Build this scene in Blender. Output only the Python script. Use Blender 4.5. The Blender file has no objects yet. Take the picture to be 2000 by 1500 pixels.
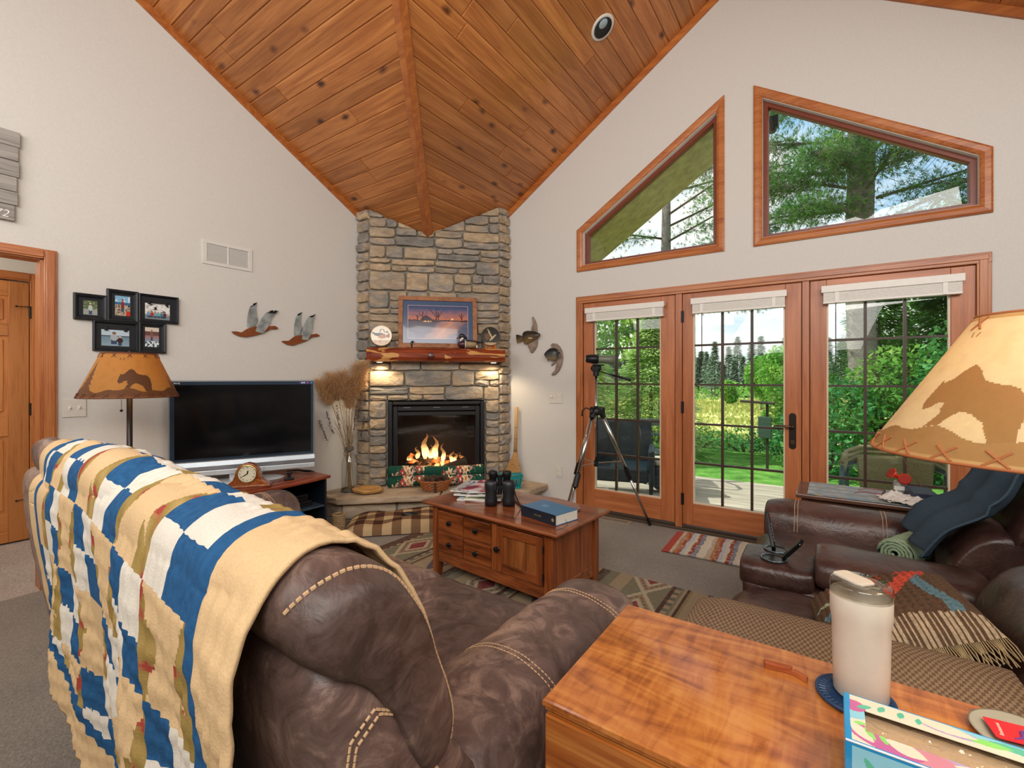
import bpy, bmesh, math, random
from math import sin, cos, pi, radians as RAD, sqrt, atan2
from mathutils import Vector, Matrix, noise
random.seed(7)
sc = bpy.context.scene
COL = sc.collection

# ---------------------------------------------------------------- camera
CX, CY, CH = 4.05, -4.15, 1.33
TH = RAD(124.75)
FPX = 897.0
cam_d = bpy.data.cameras.new('camera'); cam = bpy.data.objects.new('camera', cam_d); COL.objects.link(cam)
cam_d.sensor_width = 36.0; cam_d.lens = FPX / 2000 * 36.0
cam_d.shift_y = -(750 - 737.0) / 2000
cam_d.clip_start = 0.05; cam_d.clip_end = 600
cam.location = (CX, CY, CH); cam.rotation_euler = (RAD(90), 0, TH - RAD(90))
sc.camera = cam

# ---------------------------------------------------------------- view, world, sun, room light
sc.view_settings.view_transform = 'Standard'; sc.view_settings.look = 'None'
sc.view_settings.gamma = 1.0; sc.view_settings.use_curve_mapping = False
sc.view_settings.exposure = 0.0
SKY_STRENGTH = 1.35
SUN_ENERGY = 5.0
ROOM_W = 118.0
HEX = lambda h: tuple((c / 12.92 if c <= .04045 else ((c + .055) / 1.055) ** 2.4) for c in (int(h[i:i + 2], 16) / 255 for i in (0, 2, 4)))

def new_nodes(m):
    m.use_nodes = True; nt = m.node_tree; nt.nodes.clear(); return nt
w = bpy.data.worlds.new('world'); sc.world = w; nt = new_nodes(w)
def N(nt, t, **kw):
    n = nt.nodes.new(t)
    for k, v in kw.items():
        if k.startswith('i_'): n.inputs[k[2:].replace('_', ' ')].default_value = v
        else: setattr(n, k, v)
    return n
L = lambda nt, a, b: nt.links.new(a, b)
def ramp(nt, stops, interp='LINEAR'):
    r = nt.nodes.new('ShaderNodeValToRGB'); e = r.color_ramp.elements; r.color_ramp.interpolation = interp
    while len(e) < len(stops): e.new(.5)
    for q, (p, c) in zip(e, stops):
        q.position = p; c = HEX(c) if isinstance(c, str) else c; q.color = (*c[:3], 1)
    return r
tc = N(nt, 'ShaderNodeTexCoord'); sep = N(nt, 'ShaderNodeSeparateXYZ'); L(nt, tc.outputs['Generated'], sep.inputs[0])
rs = ramp(nt, [(0, 'dfe6ea'), (.12, 'bcd6ea'), (.45, '93bde4'), (1, '6fa2d6')]); L(nt, sep.outputs['Z'], rs.inputs[0])
mp = N(nt, 'ShaderNodeMapping'); mp.inputs['Scale'].default_value = (1.3, 1.3, 3.6); L(nt, tc.outputs['Generated'], mp.inputs[0])
nz = N(nt, 'ShaderNodeTexNoise', i_Scale=2.3, i_Detail=6.0, i_Roughness=.58); L(nt, mp.outputs[0], nz.inputs['Vector'])
rc = ramp(nt, [(.36, (0, 0, 0)), (.52, (1, 1, 1))]); L(nt, nz.outputs['Fac'], rc.inputs[0])
mx = N(nt, 'ShaderNodeMixRGB'); mx.inputs[2].default_value = (*HEX('f6f2f0'), 1)
L(nt, rc.outputs[0], mx.inputs[0]); L(nt, rs.outputs[0], mx.inputs[1])
bg = N(nt, 'ShaderNodeBackground', i_Strength=SKY_STRENGTH); L(nt, mx.outputs[0], bg.inputs[0])
wo = N(nt, 'ShaderNodeOutputWorld'); L(nt, bg.outputs[0], wo.inputs[0])

def light(name, typ, loc, rot, energy, color=(1, 1, 1), **kw):
    d = bpy.data.lights.new(name, typ); d.energy = energy; d.color = color
    for k, v in kw.items(): setattr(d, k, v)
    o = bpy.data.objects.new(name, d); COL.objects.link(o); o.location = loc; o.rotation_euler = rot; return o
def look_rot(frm, to): return (Vector(to) - Vector(frm)).to_track_quat('-Z', 'Y').to_euler()
light('sun', 'SUN', (0, 0, 20), look_rot((-7.5, 0, 7.4), (0, 1.6, 0)), SUN_ENERGY, (1, .95, .86), angle=RAD(.6))
# unseen area lights added around the viewer to brighten the room evenly
light('room_fill_centre', 'AREA', (4.6, -5.6, 3.3), look_rot((4.6, -5.6, 3.3), (2.2, -1.8, 1.5)), ROOM_W, (1, .95, .89), shape='RECTANGLE', size=2.6, size_y=1.6)
light('room_fill_up', 'AREA', (3.6, -4.9, 2.2), look_rot((3.6, -4.9, 2.2), (2.6, -2.6, 5.0)), ROOM_W * .35, (1, .95, .9), shape='RECTANGLE', size=2.2, size_y=1.4)
light('room_fill_left', 'AREA', (1.5, -5.4, 2.9), look_rot((1.5, -5.4, 2.9), (1.6, -2.0, 1.0)), ROOM_W * .35, (1, .95, .89), shape='RECTANGLE', size=2.0, size_y=1.2)
light('room_fill_right', 'AREA', (6.2, -3.4, 2.9), look_rot((6.2, -3.4, 2.9), (3.0, -1.2, 1.2)), ROOM_W * .4, (1, .95, .9), shape='RECTANGLE', size=1.8, size_y=1.2)

# ---------------------------------------------------------------- materials
MATS = {}
def pbr(nt, **kw):
    b = nt.nodes.new('ShaderNodeBsdfPrincipled'); o = nt.nodes.new('ShaderNodeOutputMaterial'); L(nt, b.outputs[0], o.inputs[0])
    for k, v in kw.items():
        b.inputs[k].default_value = (*v[:3], 1) if isinstance(v, tuple) and len(v) == 3 and 'Color' in k else v
    return b
def coords(nt, scale=(1, 1, 1), rnd=True):
    t = N(nt, 'ShaderNodeTexCoord'); m = N(nt, 'ShaderNodeMapping'); m.inputs['Scale'].default_value = scale
    L(nt, t.outputs['Object'], m.inputs[0])
    if rnd:
        oi = N(nt, 'ShaderNodeObjectInfo'); mu = N(nt, 'ShaderNodeVectorMath', operation='SCALE'); mu.inputs[0].default_value = (37, 51, 23)
        L(nt, oi.outputs['Random'], mu.inputs['Scale']); L(nt, mu.outputs[0], m.inputs['Location'])
    return m
def bump(nt, b, src, s=.2, d=.01):
    bp = N(nt, 'ShaderNodeBump', i_Strength=s, i_Distance=d); L(nt, src, bp.inputs['Height']); L(nt, bp.outputs[0], b.inputs['Normal']); return bp
def plain(name, col, rough=.5, metal=0, noise_amt=0, bmp=0, nscale=40, spec=.5, **kw):
    if name in MATS: return MATS[name]
    m = bpy.data.materials.new(name); nt = new_nodes(m); c = HEX(col) if isinstance(col, str) else col
    b = pbr(nt, **{'Base Color': c, 'Roughness': rough, 'Metallic': metal, 'Specular IOR Level': spec, **kw})
    mp = coords(nt); n = N(nt, 'ShaderNodeTexNoise', i_Scale=float(nscale), i_Detail=4.0); L(nt, mp.outputs[0], n.inputs['Vector'])
    a = max(noise_amt, .03)
    r = ramp(nt, [(.3, tuple(x * (1 - a) for x in c)), (.7, tuple(min(1, x * (1 + a)) for x in c))]); L(nt, n.outputs['Fac'], r.inputs[0]); L(nt, r.outputs[0], b.inputs['Base Color'])
    if bmp: bump(nt, b, n.outputs['Fac'], bmp, .005)
    MATS[name] = m; return m
def emis(name, col, s):
    m = bpy.data.materials.new(name); nt = new_nodes(m); e = N(nt, 'ShaderNodeEmission', i_Strength=s); e.inputs[0].default_value = (*HEX(col), 1)
    o = N(nt, 'ShaderNodeOutputMaterial'); L(nt, e.outputs[0], o.inputs[0]); MATS[name] = m; return m
def wood(name, axis, dark, mid, lite, rough=.38, fine=26, knots=0, contrast=1.0, var=.12, coat=0.0, gscale=1.0):
    if name in MATS: return MATS[name]
    m = bpy.data.materials.new(name); nt = new_nodes(m); b = pbr(nt, Roughness=rough, **{'Coat Weight': coat, 'Coat Roughness': .12})
    st = [9.0 * gscale] * 3; st[axis] = .7 * gscale
    mp = coords(nt, tuple(st)); n1 = N(nt, 'ShaderNodeTexNoise', i_Scale=1.6, i_Detail=5.0, i_Roughness=.6, i_Distortion=.9); L(nt, mp.outputs[0], n1.inputs['Vector'])
    st2 = [float(fine * 3)] * 3; st2[axis] = fine * .09
    mp2 = coords(nt, tuple(st2)); n2 = N(nt, 'ShaderNodeTexNoise', i_Scale=1.5, i_Detail=3.0, i_Roughness=.7); L(nt, mp2.outputs[0], n2.inputs['Vector'])
    ad = N(nt, 'ShaderNodeMath', operation='MULTIPLY_ADD'); ad.inputs[1].default_value = .45 * contrast; L(nt, n2.outputs['Fac'], ad.inputs[0])
    sb = N(nt, 'ShaderNodeMath', operation='MULTIPLY'); sb.inputs[1].default_value = .6; L(nt, n1.outputs['Fac'], sb.inputs[0]); L(nt, sb.outputs[0], ad.inputs[2])
    r = ramp(nt, [(.36, dark), (.5, mid), (.66, lite)]); L(nt, ad.outputs[0], r.inputs[0]); last = r.outputs[0]
    oi = N(nt, 'ShaderNodeObjectInfo'); hv = N(nt, 'ShaderNodeHueSaturation'); mr = N(nt, 'ShaderNodeMapRange'); mr.inputs['To Min'].default_value = 1 - var; mr.inputs['To Max'].default_value = 1 + var
    L(nt, oi.outputs['Random'], mr.inputs[0]); L(nt, mr.outputs[0], hv.inputs['Value']); L(nt, last, hv.inputs['Color']); last = hv.outputs[0]
    if knots:
        st3 = [float(knots)] * 3; st3[axis] = knots * .55
        mp3 = coords(nt, tuple(st3)); vo = N(nt, 'ShaderNodeTexVoronoi', i_Scale=1.0); L(nt, mp3.outputs[0], vo.inputs['Vector'])
        nd = N(nt, 'ShaderNodeTexNoise', i_Scale=5.0); L(nt, mp3.outputs[0], nd.inputs['Vector'])
        a2 = N(nt, 'ShaderNodeMath', operation='MULTIPLY_ADD'); a2.inputs[1].default_value = .12; L(nt, nd.outputs['Fac'], a2.inputs[0]); L(nt, vo.outputs['Distance'], a2.inputs[2])
        rk = ramp(nt, [(.12, (1, 1, 1)), (.15, (.7, .7, .7)), (.24, (0, 0, 0))]); L(nt, a2.outputs[0], rk.inputs[0])
        mk = N(nt, 'ShaderNodeMixRGB'); mk.inputs[2].default_value = (*HEX('4a2210'), 1); L(nt, rk.outputs[0], mk.inputs[0]); L(nt, last, mk.inputs[1]); last = mk.outputs[0]
    L(nt, last, b.inputs['Base Color']); bump(nt, b, ad.outputs[0], .12, .003); MATS[name] = m; return m
def attr_mat(name, rough=.8, bmp=.0, nscale=60, var=.06, coat=0.0, spec=.3, distort=0, trans=0, emit=0):
    """material whose colour is the mesh's printed/woven pattern (colour attribute Col)"""
    if name in MATS: return MATS[name]
    m = bpy.data.materials.new(name); nt = new_nodes(m); b = pbr(nt, Roughness=rough, **{'Coat Weight': coat, 'Specular IOR Level': spec})
    a = N(nt, 'ShaderNodeAttribute', attribute_name='Col')
    mp = coords(nt); n = N(nt, 'ShaderNodeTexNoise', i_Scale=float(nscale), i_Detail=3.0); L(nt, mp.outputs[0], n.inputs['Vector'])
    hv = N(nt, 'ShaderNodeHueSaturation'); mr = N(nt, 'ShaderNodeMapRange'); mr.inputs['From Min'].default_value = .25; mr.inputs['From Max'].default_value = .75
    mr.inputs['To Min'].default_value = 1 - var; mr.inputs['To Max'].default_value = 1 + var
    L(nt, n.outputs['Fac'], mr.inputs[0]); L(nt, mr.outputs[0], hv.inputs['Value']); L(nt, a.outputs['Color'], hv.inputs['Color']); L(nt, hv.outputs[0], b.inputs['Base Color'])
    if bmp: bump(nt, b, n.outputs['Fac'], bmp, .004)
    if trans:
        tr = N(nt, 'ShaderNodeBsdfTranslucent'); L(nt, hv.outputs[0], tr.inputs[0]); ms = N(nt, 'ShaderNodeMixShader', i_Fac=trans)
        L(nt, b.outputs[0], ms.inputs[1]); L(nt, tr.outputs[0], ms.inputs[2]); o = [x for x in nt.nodes if x.type == 'OUTPUT_MATERIAL'][0]; L(nt, ms.outputs[0], o.inputs[0])
    MATS[name] = m; return m
def leather(name, dark, mid, lite, rough=.42, vein=7.0):
    m = bpy.data.materials.new(name); nt = new_nodes(m); b = pbr(nt, Roughness=rough)
    mp = coords(nt); n1 = N(nt, 'ShaderNodeTexNoise', i_Scale=vein, i_Detail=7.0, i_Roughness=.7, i_Distortion=1.6); L(nt, mp.outputs[0], n1.inputs['Vector'])
    n2 = N(nt, 'ShaderNodeTexNoise', i_Scale=2.2, i_Detail=3.0); L(nt, mp.outputs[0], n2.inputs['Vector'])
    ma = N(nt, 'ShaderNodeMath', operation='MULTIPLY_ADD'); ma.inputs[1].default_value = .5; L(nt, n2.outputs['Fac'], ma.inputs[0])
    mb = N(nt, 'ShaderNodeMath', operation='MULTIPLY'); mb.inputs[1].default_value = .5; L(nt, n1.outputs['Fac'], mb.inputs[0]); L(nt, mb.outputs[0], ma.inputs[2])
    r = ramp(nt, [(.36, dark), (.5, mid), (.64, lite)]); L(nt, ma.outputs[0], r.inputs[0]); L(nt, r.outputs[0], b.inputs['Base Color'])
    rr = N(nt, 'ShaderNodeMapRange'); rr.inputs['To Min'].default_value = rough - .1; rr.inputs['To Max'].default_value = rough + .14; L(nt, n1.outputs['Fac'], rr.inputs[0]); L(nt, rr.outputs[0], b.inputs['Roughness'])
    mw = coords(nt, (1, 1, 1)); wv = N(nt, 'ShaderNodeTexNoise', i_Scale=16.0, i_Detail=5.0, i_Distortion=2.5); L(nt, mw.outputs[0], wv.inputs['Vector'])
    bump(nt, b, wv.outputs['Fac'], .35, .008); MATS[name] = m; return m
def stone_mat(name, stops, rough=.9, nsc=9.0, bs=.9):
    m = bpy.data.materials.new(name); nt = new_nodes(m); b = pbr(nt, Roughness=rough)
    oi = N(nt, 'ShaderNodeObjectInfo'); mp = coords(nt, (1, 1, 2.2)); n = N(nt, 'ShaderNodeTexNoise', i_Scale=nsc, i_Detail=8.0, i_Roughness=.65, i_Distortion=.5); L(nt, mp.outputs[0], n.inputs['Vector'])
    nb = N(nt, 'ShaderNodeTexNoise', i_Scale=3.2, i_Detail=3.0); L(nt, mp.outputs[0], nb.inputs['Vector'])
    ma = N(nt, 'ShaderNodeMath', operation='MULTIPLY_ADD'); ma.inputs[1].default_value = .75; L(nt, oi.outputs['Random'], ma.inputs[0])
    m3 = N(nt, 'ShaderNodeMath', operation='MULTIPLY_ADD'); m3.inputs[1].default_value = .9; m3.inputs[2].default_value = -.33; L(nt, nb.outputs['Fac'], m3.inputs[0]); L(nt, m3.outputs[0], ma.inputs[2])
    r = ramp(nt, stops); L(nt, ma.outputs[0], r.inputs[0])
    hv = N(nt, 'ShaderNodeHueSaturation'); mr = N(nt, 'ShaderNodeMapRange'); mr.inputs['From Min'].default_value = .3; mr.inputs['From Max'].default_value = .7; mr.inputs['To Min'].default_value = .68; mr.inputs['To Max'].default_value = 1.3
    L(nt, n.outputs['Fac'], mr.inputs[0]); L(nt, mr.outputs[0], hv.inputs['Value']); L(nt, r.outputs[0], hv.inputs['Color']); L(nt, hv.outputs[0], b.inputs['Base Color'])
    bump(nt, b, n.outputs['Fac'], bs, .02); MATS[name] = m; return m
def carpet_mat(name, c1, c2, sc_=420.0):
    m = bpy.data.materials.new(name); nt = new_nodes(m); b = pbr(nt, Roughness=.95, **{'Specular IOR Level': .12, 'Sheen Weight': .25})
    mp = coords(nt, rnd=False); n = N(nt, 'ShaderNodeTexNoise', i_Scale=sc_ / 4, i_Detail=3.0, i_Roughness=.8); L(nt, mp.outputs[0], n.inputs['Vector'])
    n2 = N(nt, 'ShaderNodeTexNoise', i_Scale=1.8, i_Detail=2.0); L(nt, mp.outputs[0], n2.inputs['Vector'])
    ma = N(nt, 'ShaderNodeMath', operation='MULTIPLY_ADD'); ma.inputs[1].default_value = .3; L(nt, n2.outputs['Fac'], ma.inputs[0]); mb = N(nt, 'ShaderNodeMath', operation='MULTIPLY'); mb.inputs[1].default_value = .7; L(nt, n.outputs['Fac'], mb.inputs[0]); L(nt, mb.outputs[0], ma.inputs[2])
    r = ramp(nt, [(.35, c1), (.65, c2)]); L(nt, ma.outputs[0], r.inputs[0]); L(nt, r.outputs[0], b.inputs['Base Color']); bump(nt, b, n.outputs['Fac'], .9, .012); MATS[name] = m; return m
def glass_mat(name, tint=(1, 1, 1), refl=1.0, rough=.0, tr=1.0):
    m = bpy.data.materials.new(name); nt = new_nodes(m); t = N(nt, 'ShaderNodeBsdfTransparent'); t.inputs[0].default_value = (*tint, 1)
    g = N(nt, 'ShaderNodeBsdfGlossy', i_Roughness=rough); fr = N(nt, 'ShaderNodeLayerWeight', i_Blend=.5); p5 = N(nt, 'ShaderNodeMath', operation='POWER'); p5.inputs[1].default_value = 4.0; L(nt, fr.outputs['Facing'], p5.inputs[0]); mu = N(nt, 'ShaderNodeMath', operation='MULTIPLY_ADD'); mu.inputs[1].default_value = .9 * min(1, refl); mu.inputs[2].default_value = .04 * refl; L(nt, p5.outputs[0], mu.inputs[0])
    ms = N(nt, 'ShaderNodeMixShader'); L(nt, mu.outputs[0], ms.inputs[0]); L(nt, t.outputs[0], ms.inputs[1]); L(nt, g.outputs[0], ms.inputs[2])
    o = N(nt, 'ShaderNodeOutputMaterial'); L(nt, ms.outputs[0], o.inputs[0]); MATS[name] = m; return m
def leaf_mat(name, c1, c2, c3, trans=.35):
    m = bpy.data.materials.new(name); nt = new_nodes(m); b = pbr(nt, Roughness=.6, **{'Specular IOR Level': .25})
    mp = coords(nt, rnd=True); n = N(nt, 'ShaderNodeTexNoise', i_Scale=1.1, i_Detail=5.0, i_Roughness=.75); L(nt, mp.outputs[0], n.inputs['Vector'])
    r = ramp(nt, [(.3, c1), (.5, c2), (.72, c3)]); L(nt, n.outputs['Fac'], r.inputs[0]); L(nt, r.outputs[0], b.inputs['Base Color'])
    tr = N(nt, 'ShaderNodeBsdfTranslucent'); L(nt, r.outputs[0], tr.inputs[0]); ms = N(nt, 'ShaderNodeMixShader', i_Fac=trans)
    L(nt, b.outputs[0], ms.inputs[1]); L(nt, tr.outputs[0], ms.inputs[2]); o = [x for x in nt.nodes if x.type == 'OUTPUT_MATERIAL'][0]; L(nt, ms.outputs[0], o.inputs[0]); MATS[name] = m; return m

# ---------------------------------------------------------------- mesh helpers
def T(x=0, y=0, z=0): return Matrix.Translation((x, y, z))
def RZ(a): return Matrix.Rotation(a, 4, 'Z')
def RX(a): return Matrix.Rotation(a, 4, 'X')
def RY(a): return Matrix.Rotation(a, 4, 'Y')
class MB:
    def __init__(s, M=None): s.v = []; s.f = []; s.M = M or Matrix(); s.c = None
    def add(s, vs, fs, M=None):
        k = len(s.v); A = s.M @ M if M is not None else s.M
        s.v += [A @ Vector(p) for p in vs]; s.f += [tuple(i + k for i in q) for q in fs]; return s
    def box(s, x0, x1, y0, y1, z0, z1, M=None):
        return s.add([(x0, y0, z0), (x1, y0, z0), (x1, y1, z0), (x0, y1, z0), (x0, y0, z1), (x1, y0, z1), (x1, y1, z1), (x0, y1, z1)],
                     [(3, 2, 1, 0), (4, 5, 6, 7), (0, 1, 5, 4), (1, 2, 6, 5), (2, 3, 7, 6), (3, 0, 4, 7)], M)
    def cbox(s, c, sx, sy, sz, M=None): return s.box(c[0] - sx / 2, c[0] + sx / 2, c[1] - sy / 2, c[1] + sy / 2, c[2] - sz / 2, c[2] + sz / 2, M)
    def prism(s, poly, z0, z1, M=None):
        n = len(poly); vs = [(x, y, z0) for x, y in poly] + [(x, y, z1) for x, y in poly]
        return s.add(vs, [tuple(range(n))[::-1], tuple(range(n, 2 * n))] + [(i, (i + 1) % n, (i + 1) % n + n, i + n) for i in range(n)], M)
    def ring(s, rings, cap=True, M=None, closed=True):
        n = len(rings[0]); vs = [p for r in rings for p in r]; fs = []
        for a in range(len(rings) - 1):
            for i in range(n if closed else n - 1):
                j = (i + 1) % n; fs.append((a * n + i, a * n + j, a * n + n + j, a * n + n + i))
        if cap: fs += [tuple(range(n))[::-1], tuple(range((len(rings) - 1) * n, len(rings) * n))]
        return s.add(vs, fs, M)
    def lathe(s, prof, n=24, M=None, cap=True):
        return s.ring([[(r * cos(2 * pi * i / n), r * sin(2 * pi * i / n), z) for i in range(n)] for r, z in prof], cap, M)
    def tube(s, pts, r, n=8, closed=False, M=None):
        pts = [Vector(p) for p in pts]; rr = r if isinstance(r, (list, tuple)) else [r] * len(pts); rings = []
        up = Vector((0, 0, 1)); d0 = (pts[1] - pts[0]).normalized()
        if abs(d0.dot(up)) > .9: up = Vector((1, 0, 0))
        for i, p in enumerate(pts):
            d = (pts[min(i + 1, len(pts) - 1)] - pts[max(i - 1, 0)]) if not closed else (pts[(i + 1) % len(pts)] - pts[i - 1])
            d.normalize(); a = up.cross(d); a.normalize(); b = d.cross(a); up = b
            rings.append([p + a * (rr[i] * cos(2 * pi * k / n)) + b * (rr[i] * sin(2 * pi * k / n)) for k in range(n)])
        if closed: rings.append(rings[0]); return s.ring(rings, False, M)
        return s.ring(rings, True, M)
    def cyl(s, p0, p1, r0, r1=None, n=12): return s.tube([p0, p1], [r0, r0 if r1 is None else r1], n)
    def ball(s, c, rx, ry=None, rz=None, n=14, m=9, e=1.0, M=None):
        ry = rx if ry is None else ry; rz = rx if rz is None else rz
        pw = lambda x: math.copysign(abs(x) ** e, x)
        R = [[(c[0] + rx * pw(cos(t)) * pw(cos(2 * pi * i / n)), c[1] + ry * pw(cos(t)) * pw(sin(2 * pi * i / n)), c[2] + rz * pw(sin(t))) for i in range(n)] for t in [-pi / 2 + .02 + (pi - .04) * k / m for k in range(m + 1)]]
        return s.ring(R, True, M)
    def grid(s, nx, ny, fn, colfn=None, M=None):
        k0 = len(s.f); s.add([fn(i / nx, j / ny) for j in range(ny + 1) for i in range(nx + 1)],
              [(j * (nx + 1) + i, j * (nx + 1) + i + 1, (j + 1) * (nx + 1) + i + 1, (j + 1) * (nx + 1) + i) for j in range(ny) for i in range(nx)], M)
        if colfn:
            if s.c is None: s.c = {}
            for j in range(ny):
                for i in range(nx): s.c[k0 + j * nx + i] = colfn((i + .5) / nx, (j + .5) / ny)
        return s
    def build(s, name, mat, parent=None, smooth=False, bevel=0, seg=2, sub=0, local=False, solid=0, kind=None, label=None):
        me = bpy.data.meshes.new(name); vs = s.v; org = Vector((0, 0, 0))
        if parent is not None and not local:
            inv = parent_mat(parent).inverted(); vs = [inv @ p for p in vs]
        if parent is None and not local and vs:
            xs = [p[0] for p in vs]; ys = [p[1] for p in vs]; zs = [p[2] for p in vs]
            org = Vector(((min(xs) + max(xs)) / 2, (min(ys) + max(ys)) / 2, min(zs))); vs = [p - org for p in vs]
        me.from_pydata([tuple(p) for p in vs], [], s.f); me.validate(); me.update()
        if s.c is not None:
            at = me.color_attributes.new('Col', 'FLOAT_COLOR', 'CORNER'); buf = []
            for i, p in enumerate(me.polygons):
                c = s.c.get(i, (.5, .5, .5)); buf += list((*c[:3], 1)) * p.loop_total
            at.data.foreach_set('color', buf)
        bm = bmesh.new(); bm.from_mesh(me)
        if s.c is None: bmesh.ops.recalc_face_normals(bm, faces=bm.faces)
        if bevel: bmesh.ops.bevel(bm, geom=[e for e in bm.edges if len(e.link_faces) == 2 and e.calc_face_angle(0) > .5], offset=bevel, segments=seg, affect='EDGES', profile=.5, clamp_overlap=True)
        bm.to_mesh(me); bm.free()
        if smooth: me.polygons.foreach_set('use_smooth', [True] * len(me.polygons))
        elif bevel and seg > 1: pass
        o = bpy.data.objects.new(name, me); COL.objects.link(o); o.location = org
        for m in (mat if isinstance(mat, (list, tuple)) else [mat]): me.materials.append(m)
        if parent is not None: o.parent = parent
        if sub: md = o.modifiers.new('sub', 'SUBSURF'); md.levels = sub; md.render_levels = sub
        if solid: md = o.modifiers.new('solid', 'SOLIDIFY'); md.thickness = solid; md.offset = 0
        if kind: o['kind'] = kind
        if label: o['label'] = label
        return o
def parent_mat(o):
    m = Matrix.LocRotScale(o.location, o.rotation_euler, o.scale)
    return parent_mat(o.parent) @ m if o.parent else m
def tag(o, label, cat=None, group=None, kind=None):
    if label: o['label'] = label
    if cat: o['category'] = cat
    if group: o['group'] = group
    if kind: o['kind'] = kind
    return o
def thing(name, label, cat, loc=(0, 0, 0), rz=0, group=None):
    o = bpy.data.objects.new(name, None); COL.objects.link(o); o.location = loc; o.rotation_euler = (0, 0, rz); o.empty_display_size = .1
    return tag(o, label, cat, group)
def struct(o): o['kind'] = 'structure'; return o
def copy_tree(o, parent=None, **props):
    c = o.copy(); COL.objects.link(c); c.parent = parent
    for k, v in props.items(): c[k] = v
    for ch in [x for x in KIDS(o)]: copy_tree(ch, c)
    return c
def KIDS(o): return [x for x in COL.objects if x.parent == o]
def dup(o, parent, loc=None, rot=None, scale=None):
    c = o.copy(); COL.objects.link(c); c.parent = parent
    if loc is not None: c.location = loc
    if rot is not None: c.rotation_euler = rot
    if scale is not None: c.scale = scale
    return c
def text(name, s, size, M, mat, parent, ext=.0008, align='CENTER', shear=0, sx=1):
    cu = bpy.data.curves.new(name, 'FONT'); cu.body = s; cu.size = size; cu.extrude = ext; cu.align_x = align; cu.align_y = 'CENTER'; cu.shear = shear
    cu.materials.append(mat); tmp = bpy.data.objects.new('tmp', cu); COL.objects.link(tmp); bpy.context.view_layer.update()
    me = bpy.data.meshes.new_from_object(tmp.evaluated_get(bpy.context.evaluated_depsgraph_get())); bpy.data.objects.remove(tmp); o = bpy.data.objects.new(name, me); COL.objects.link(o)
    if parent is not None: o.parent = parent; M = parent_mat(parent).inverted() @ M
    o.matrix_basis = M @ Matrix.Diagonal((sx, 1, 1, 1)); return o
def inpoly(x, y, P):
    r = False; n = len(P); j = n - 1
    for i in range(n):
        if (P[i][1] > y) != (P[j][1] > y) and x < (P[j][0] - P[i][0]) * (y - P[i][1]) / (P[j][1] - P[i][1]) + P[i][0]: r = not r
        j = i
    return r
def nz3(x, y, z=0): return noise.noise(Vector((x, y, z)))
lerp = lambda a, b, t: a + (b - a) * t
mixc = lambda a, b, t: tuple(lerp(p, q, t) for p, q in zip(a, b))

# palette
WALL = plain('wall_paint', 'd6d3cd', .9, bmp=.05, nscale=90, spec=.2)
OAKX = wood('oak_x', 0, '7d3f1e', 'a85e30', 'c07a45', .32, 30, contrast=1.3)
OAKY = wood('oak_y', 1, '7d3f1e', 'a85e30', 'c07a45', .32, 30, contrast=1.3)
OAKZ = wood('oak_z', 2, '7d3f1e', 'a85e30', 'c07a45', .32, 30, contrast=1.3)
FIRX = wood('fir_x', 0, 'a05c34', 'b87044', 'c78054', .35, 34, contrast=.6, var=.05)
FIRZ = wood('fir_z', 2, 'a05c34', 'b87044', 'c78054', .35, 34, contrast=.6, var=.05)
PINEY = wood('pine_y', 1, 'a0602f', 'c07c42', 'd6965a', .3, 20, knots=5.2, contrast=.6, var=.16)
PINEX = wood('pine_x', 0, 'a0602f', 'c07c42', 'd6965a', .3, 20, knots=5.2, contrast=.6, var=.16)
PINETRIM = wood('pine_trim', 0, 'a55c2a', 'be7436', 'cc8544', .36, 14, contrast=.5)
GLASS = glass_mat('window_glass', (.97, 1, .985), .9)
CLEAR = glass_mat('clear_glass', (.975, .985, .98), 1.0)
BLACK = plain('black_metal', '17181a', .42, .3)
BLACKP = plain('black_plastic', '0e1013', .3)
BRONZE = plain('dark_bronze', '2b221d', .4, .6)
CHROME = plain('chrome', 'c9c8c6', .22, 1.0)
WHITE = plain('white_plastic', 'e6e2da', .4)
MUNTIN = plain('muntin_bronze', '3b2617', .45)
# ================================================================ STRUCTURE
HC = 2.42; KR = .649; KL = .547; XR = 6.866; SR = 8.11
zA = lambda x: HC + KR * min(x, XR - x)
zB = lambda s: HC + KL * min(s, SR - s)
CARPET = carpet_mat('carpet', '6a5e53', 'a09383'); HALLC = carpet_mat('hall_carpet', '8b7868', 'c9b9ab', 260.0)
struct(MB().box(0, XR, -SR, 0.0, -.06, 0).build('floor', CARPET))
struct(MB().box(-1.5, -.12, -4.8, -2.8, -.06, -.002).box(-.12, 0, -4.42, -3.46, -.06, -.001).build('floor_hall', HALLC))

def xz_prism(mb, poly, y0, y1):   # polygon in x,z extruded in y
    n = len(poly); mb.add([(x, y0, z) for x, z in poly] + [(x, y1, z) for x, z in poly],
        [tuple(range(n)), tuple(range(n, 2 * n))[::-1]] + [(i, i + n, (i + 1) % n + n, (i + 1) % n) for i in range(n)]); return mb
def yz_prism(mb, poly, x0, x1):
    n = len(poly); mb.add([(x0, y, z) for y, z in poly] + [(x1, y, z) for y, z in poly],
        [tuple(range(n)), tuple(range(n, 2 * n))[::-1]] + [(i, i + n, (i + 1) % n + n, (i + 1) % n) for i in range(n)]); return mb
XP = XR / 2
wt = lambda x: 2.717 + KR * (x - 1.967)          # underside of the left gable window head
wtr = lambda x: wt(XR - x)
mb = MB(); up = .12
P = lambda *p: xz_prism(mb, p, 0.0, .15)
P((-.12, 0), (2.0, 0), (2.0, zA(2.0) + up), (-.12, zA(0) + up - .08))
P((2.0, 2.085), (4.866, 2.085), (4.866, 2.445), (2.0, 2.445))
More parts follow.
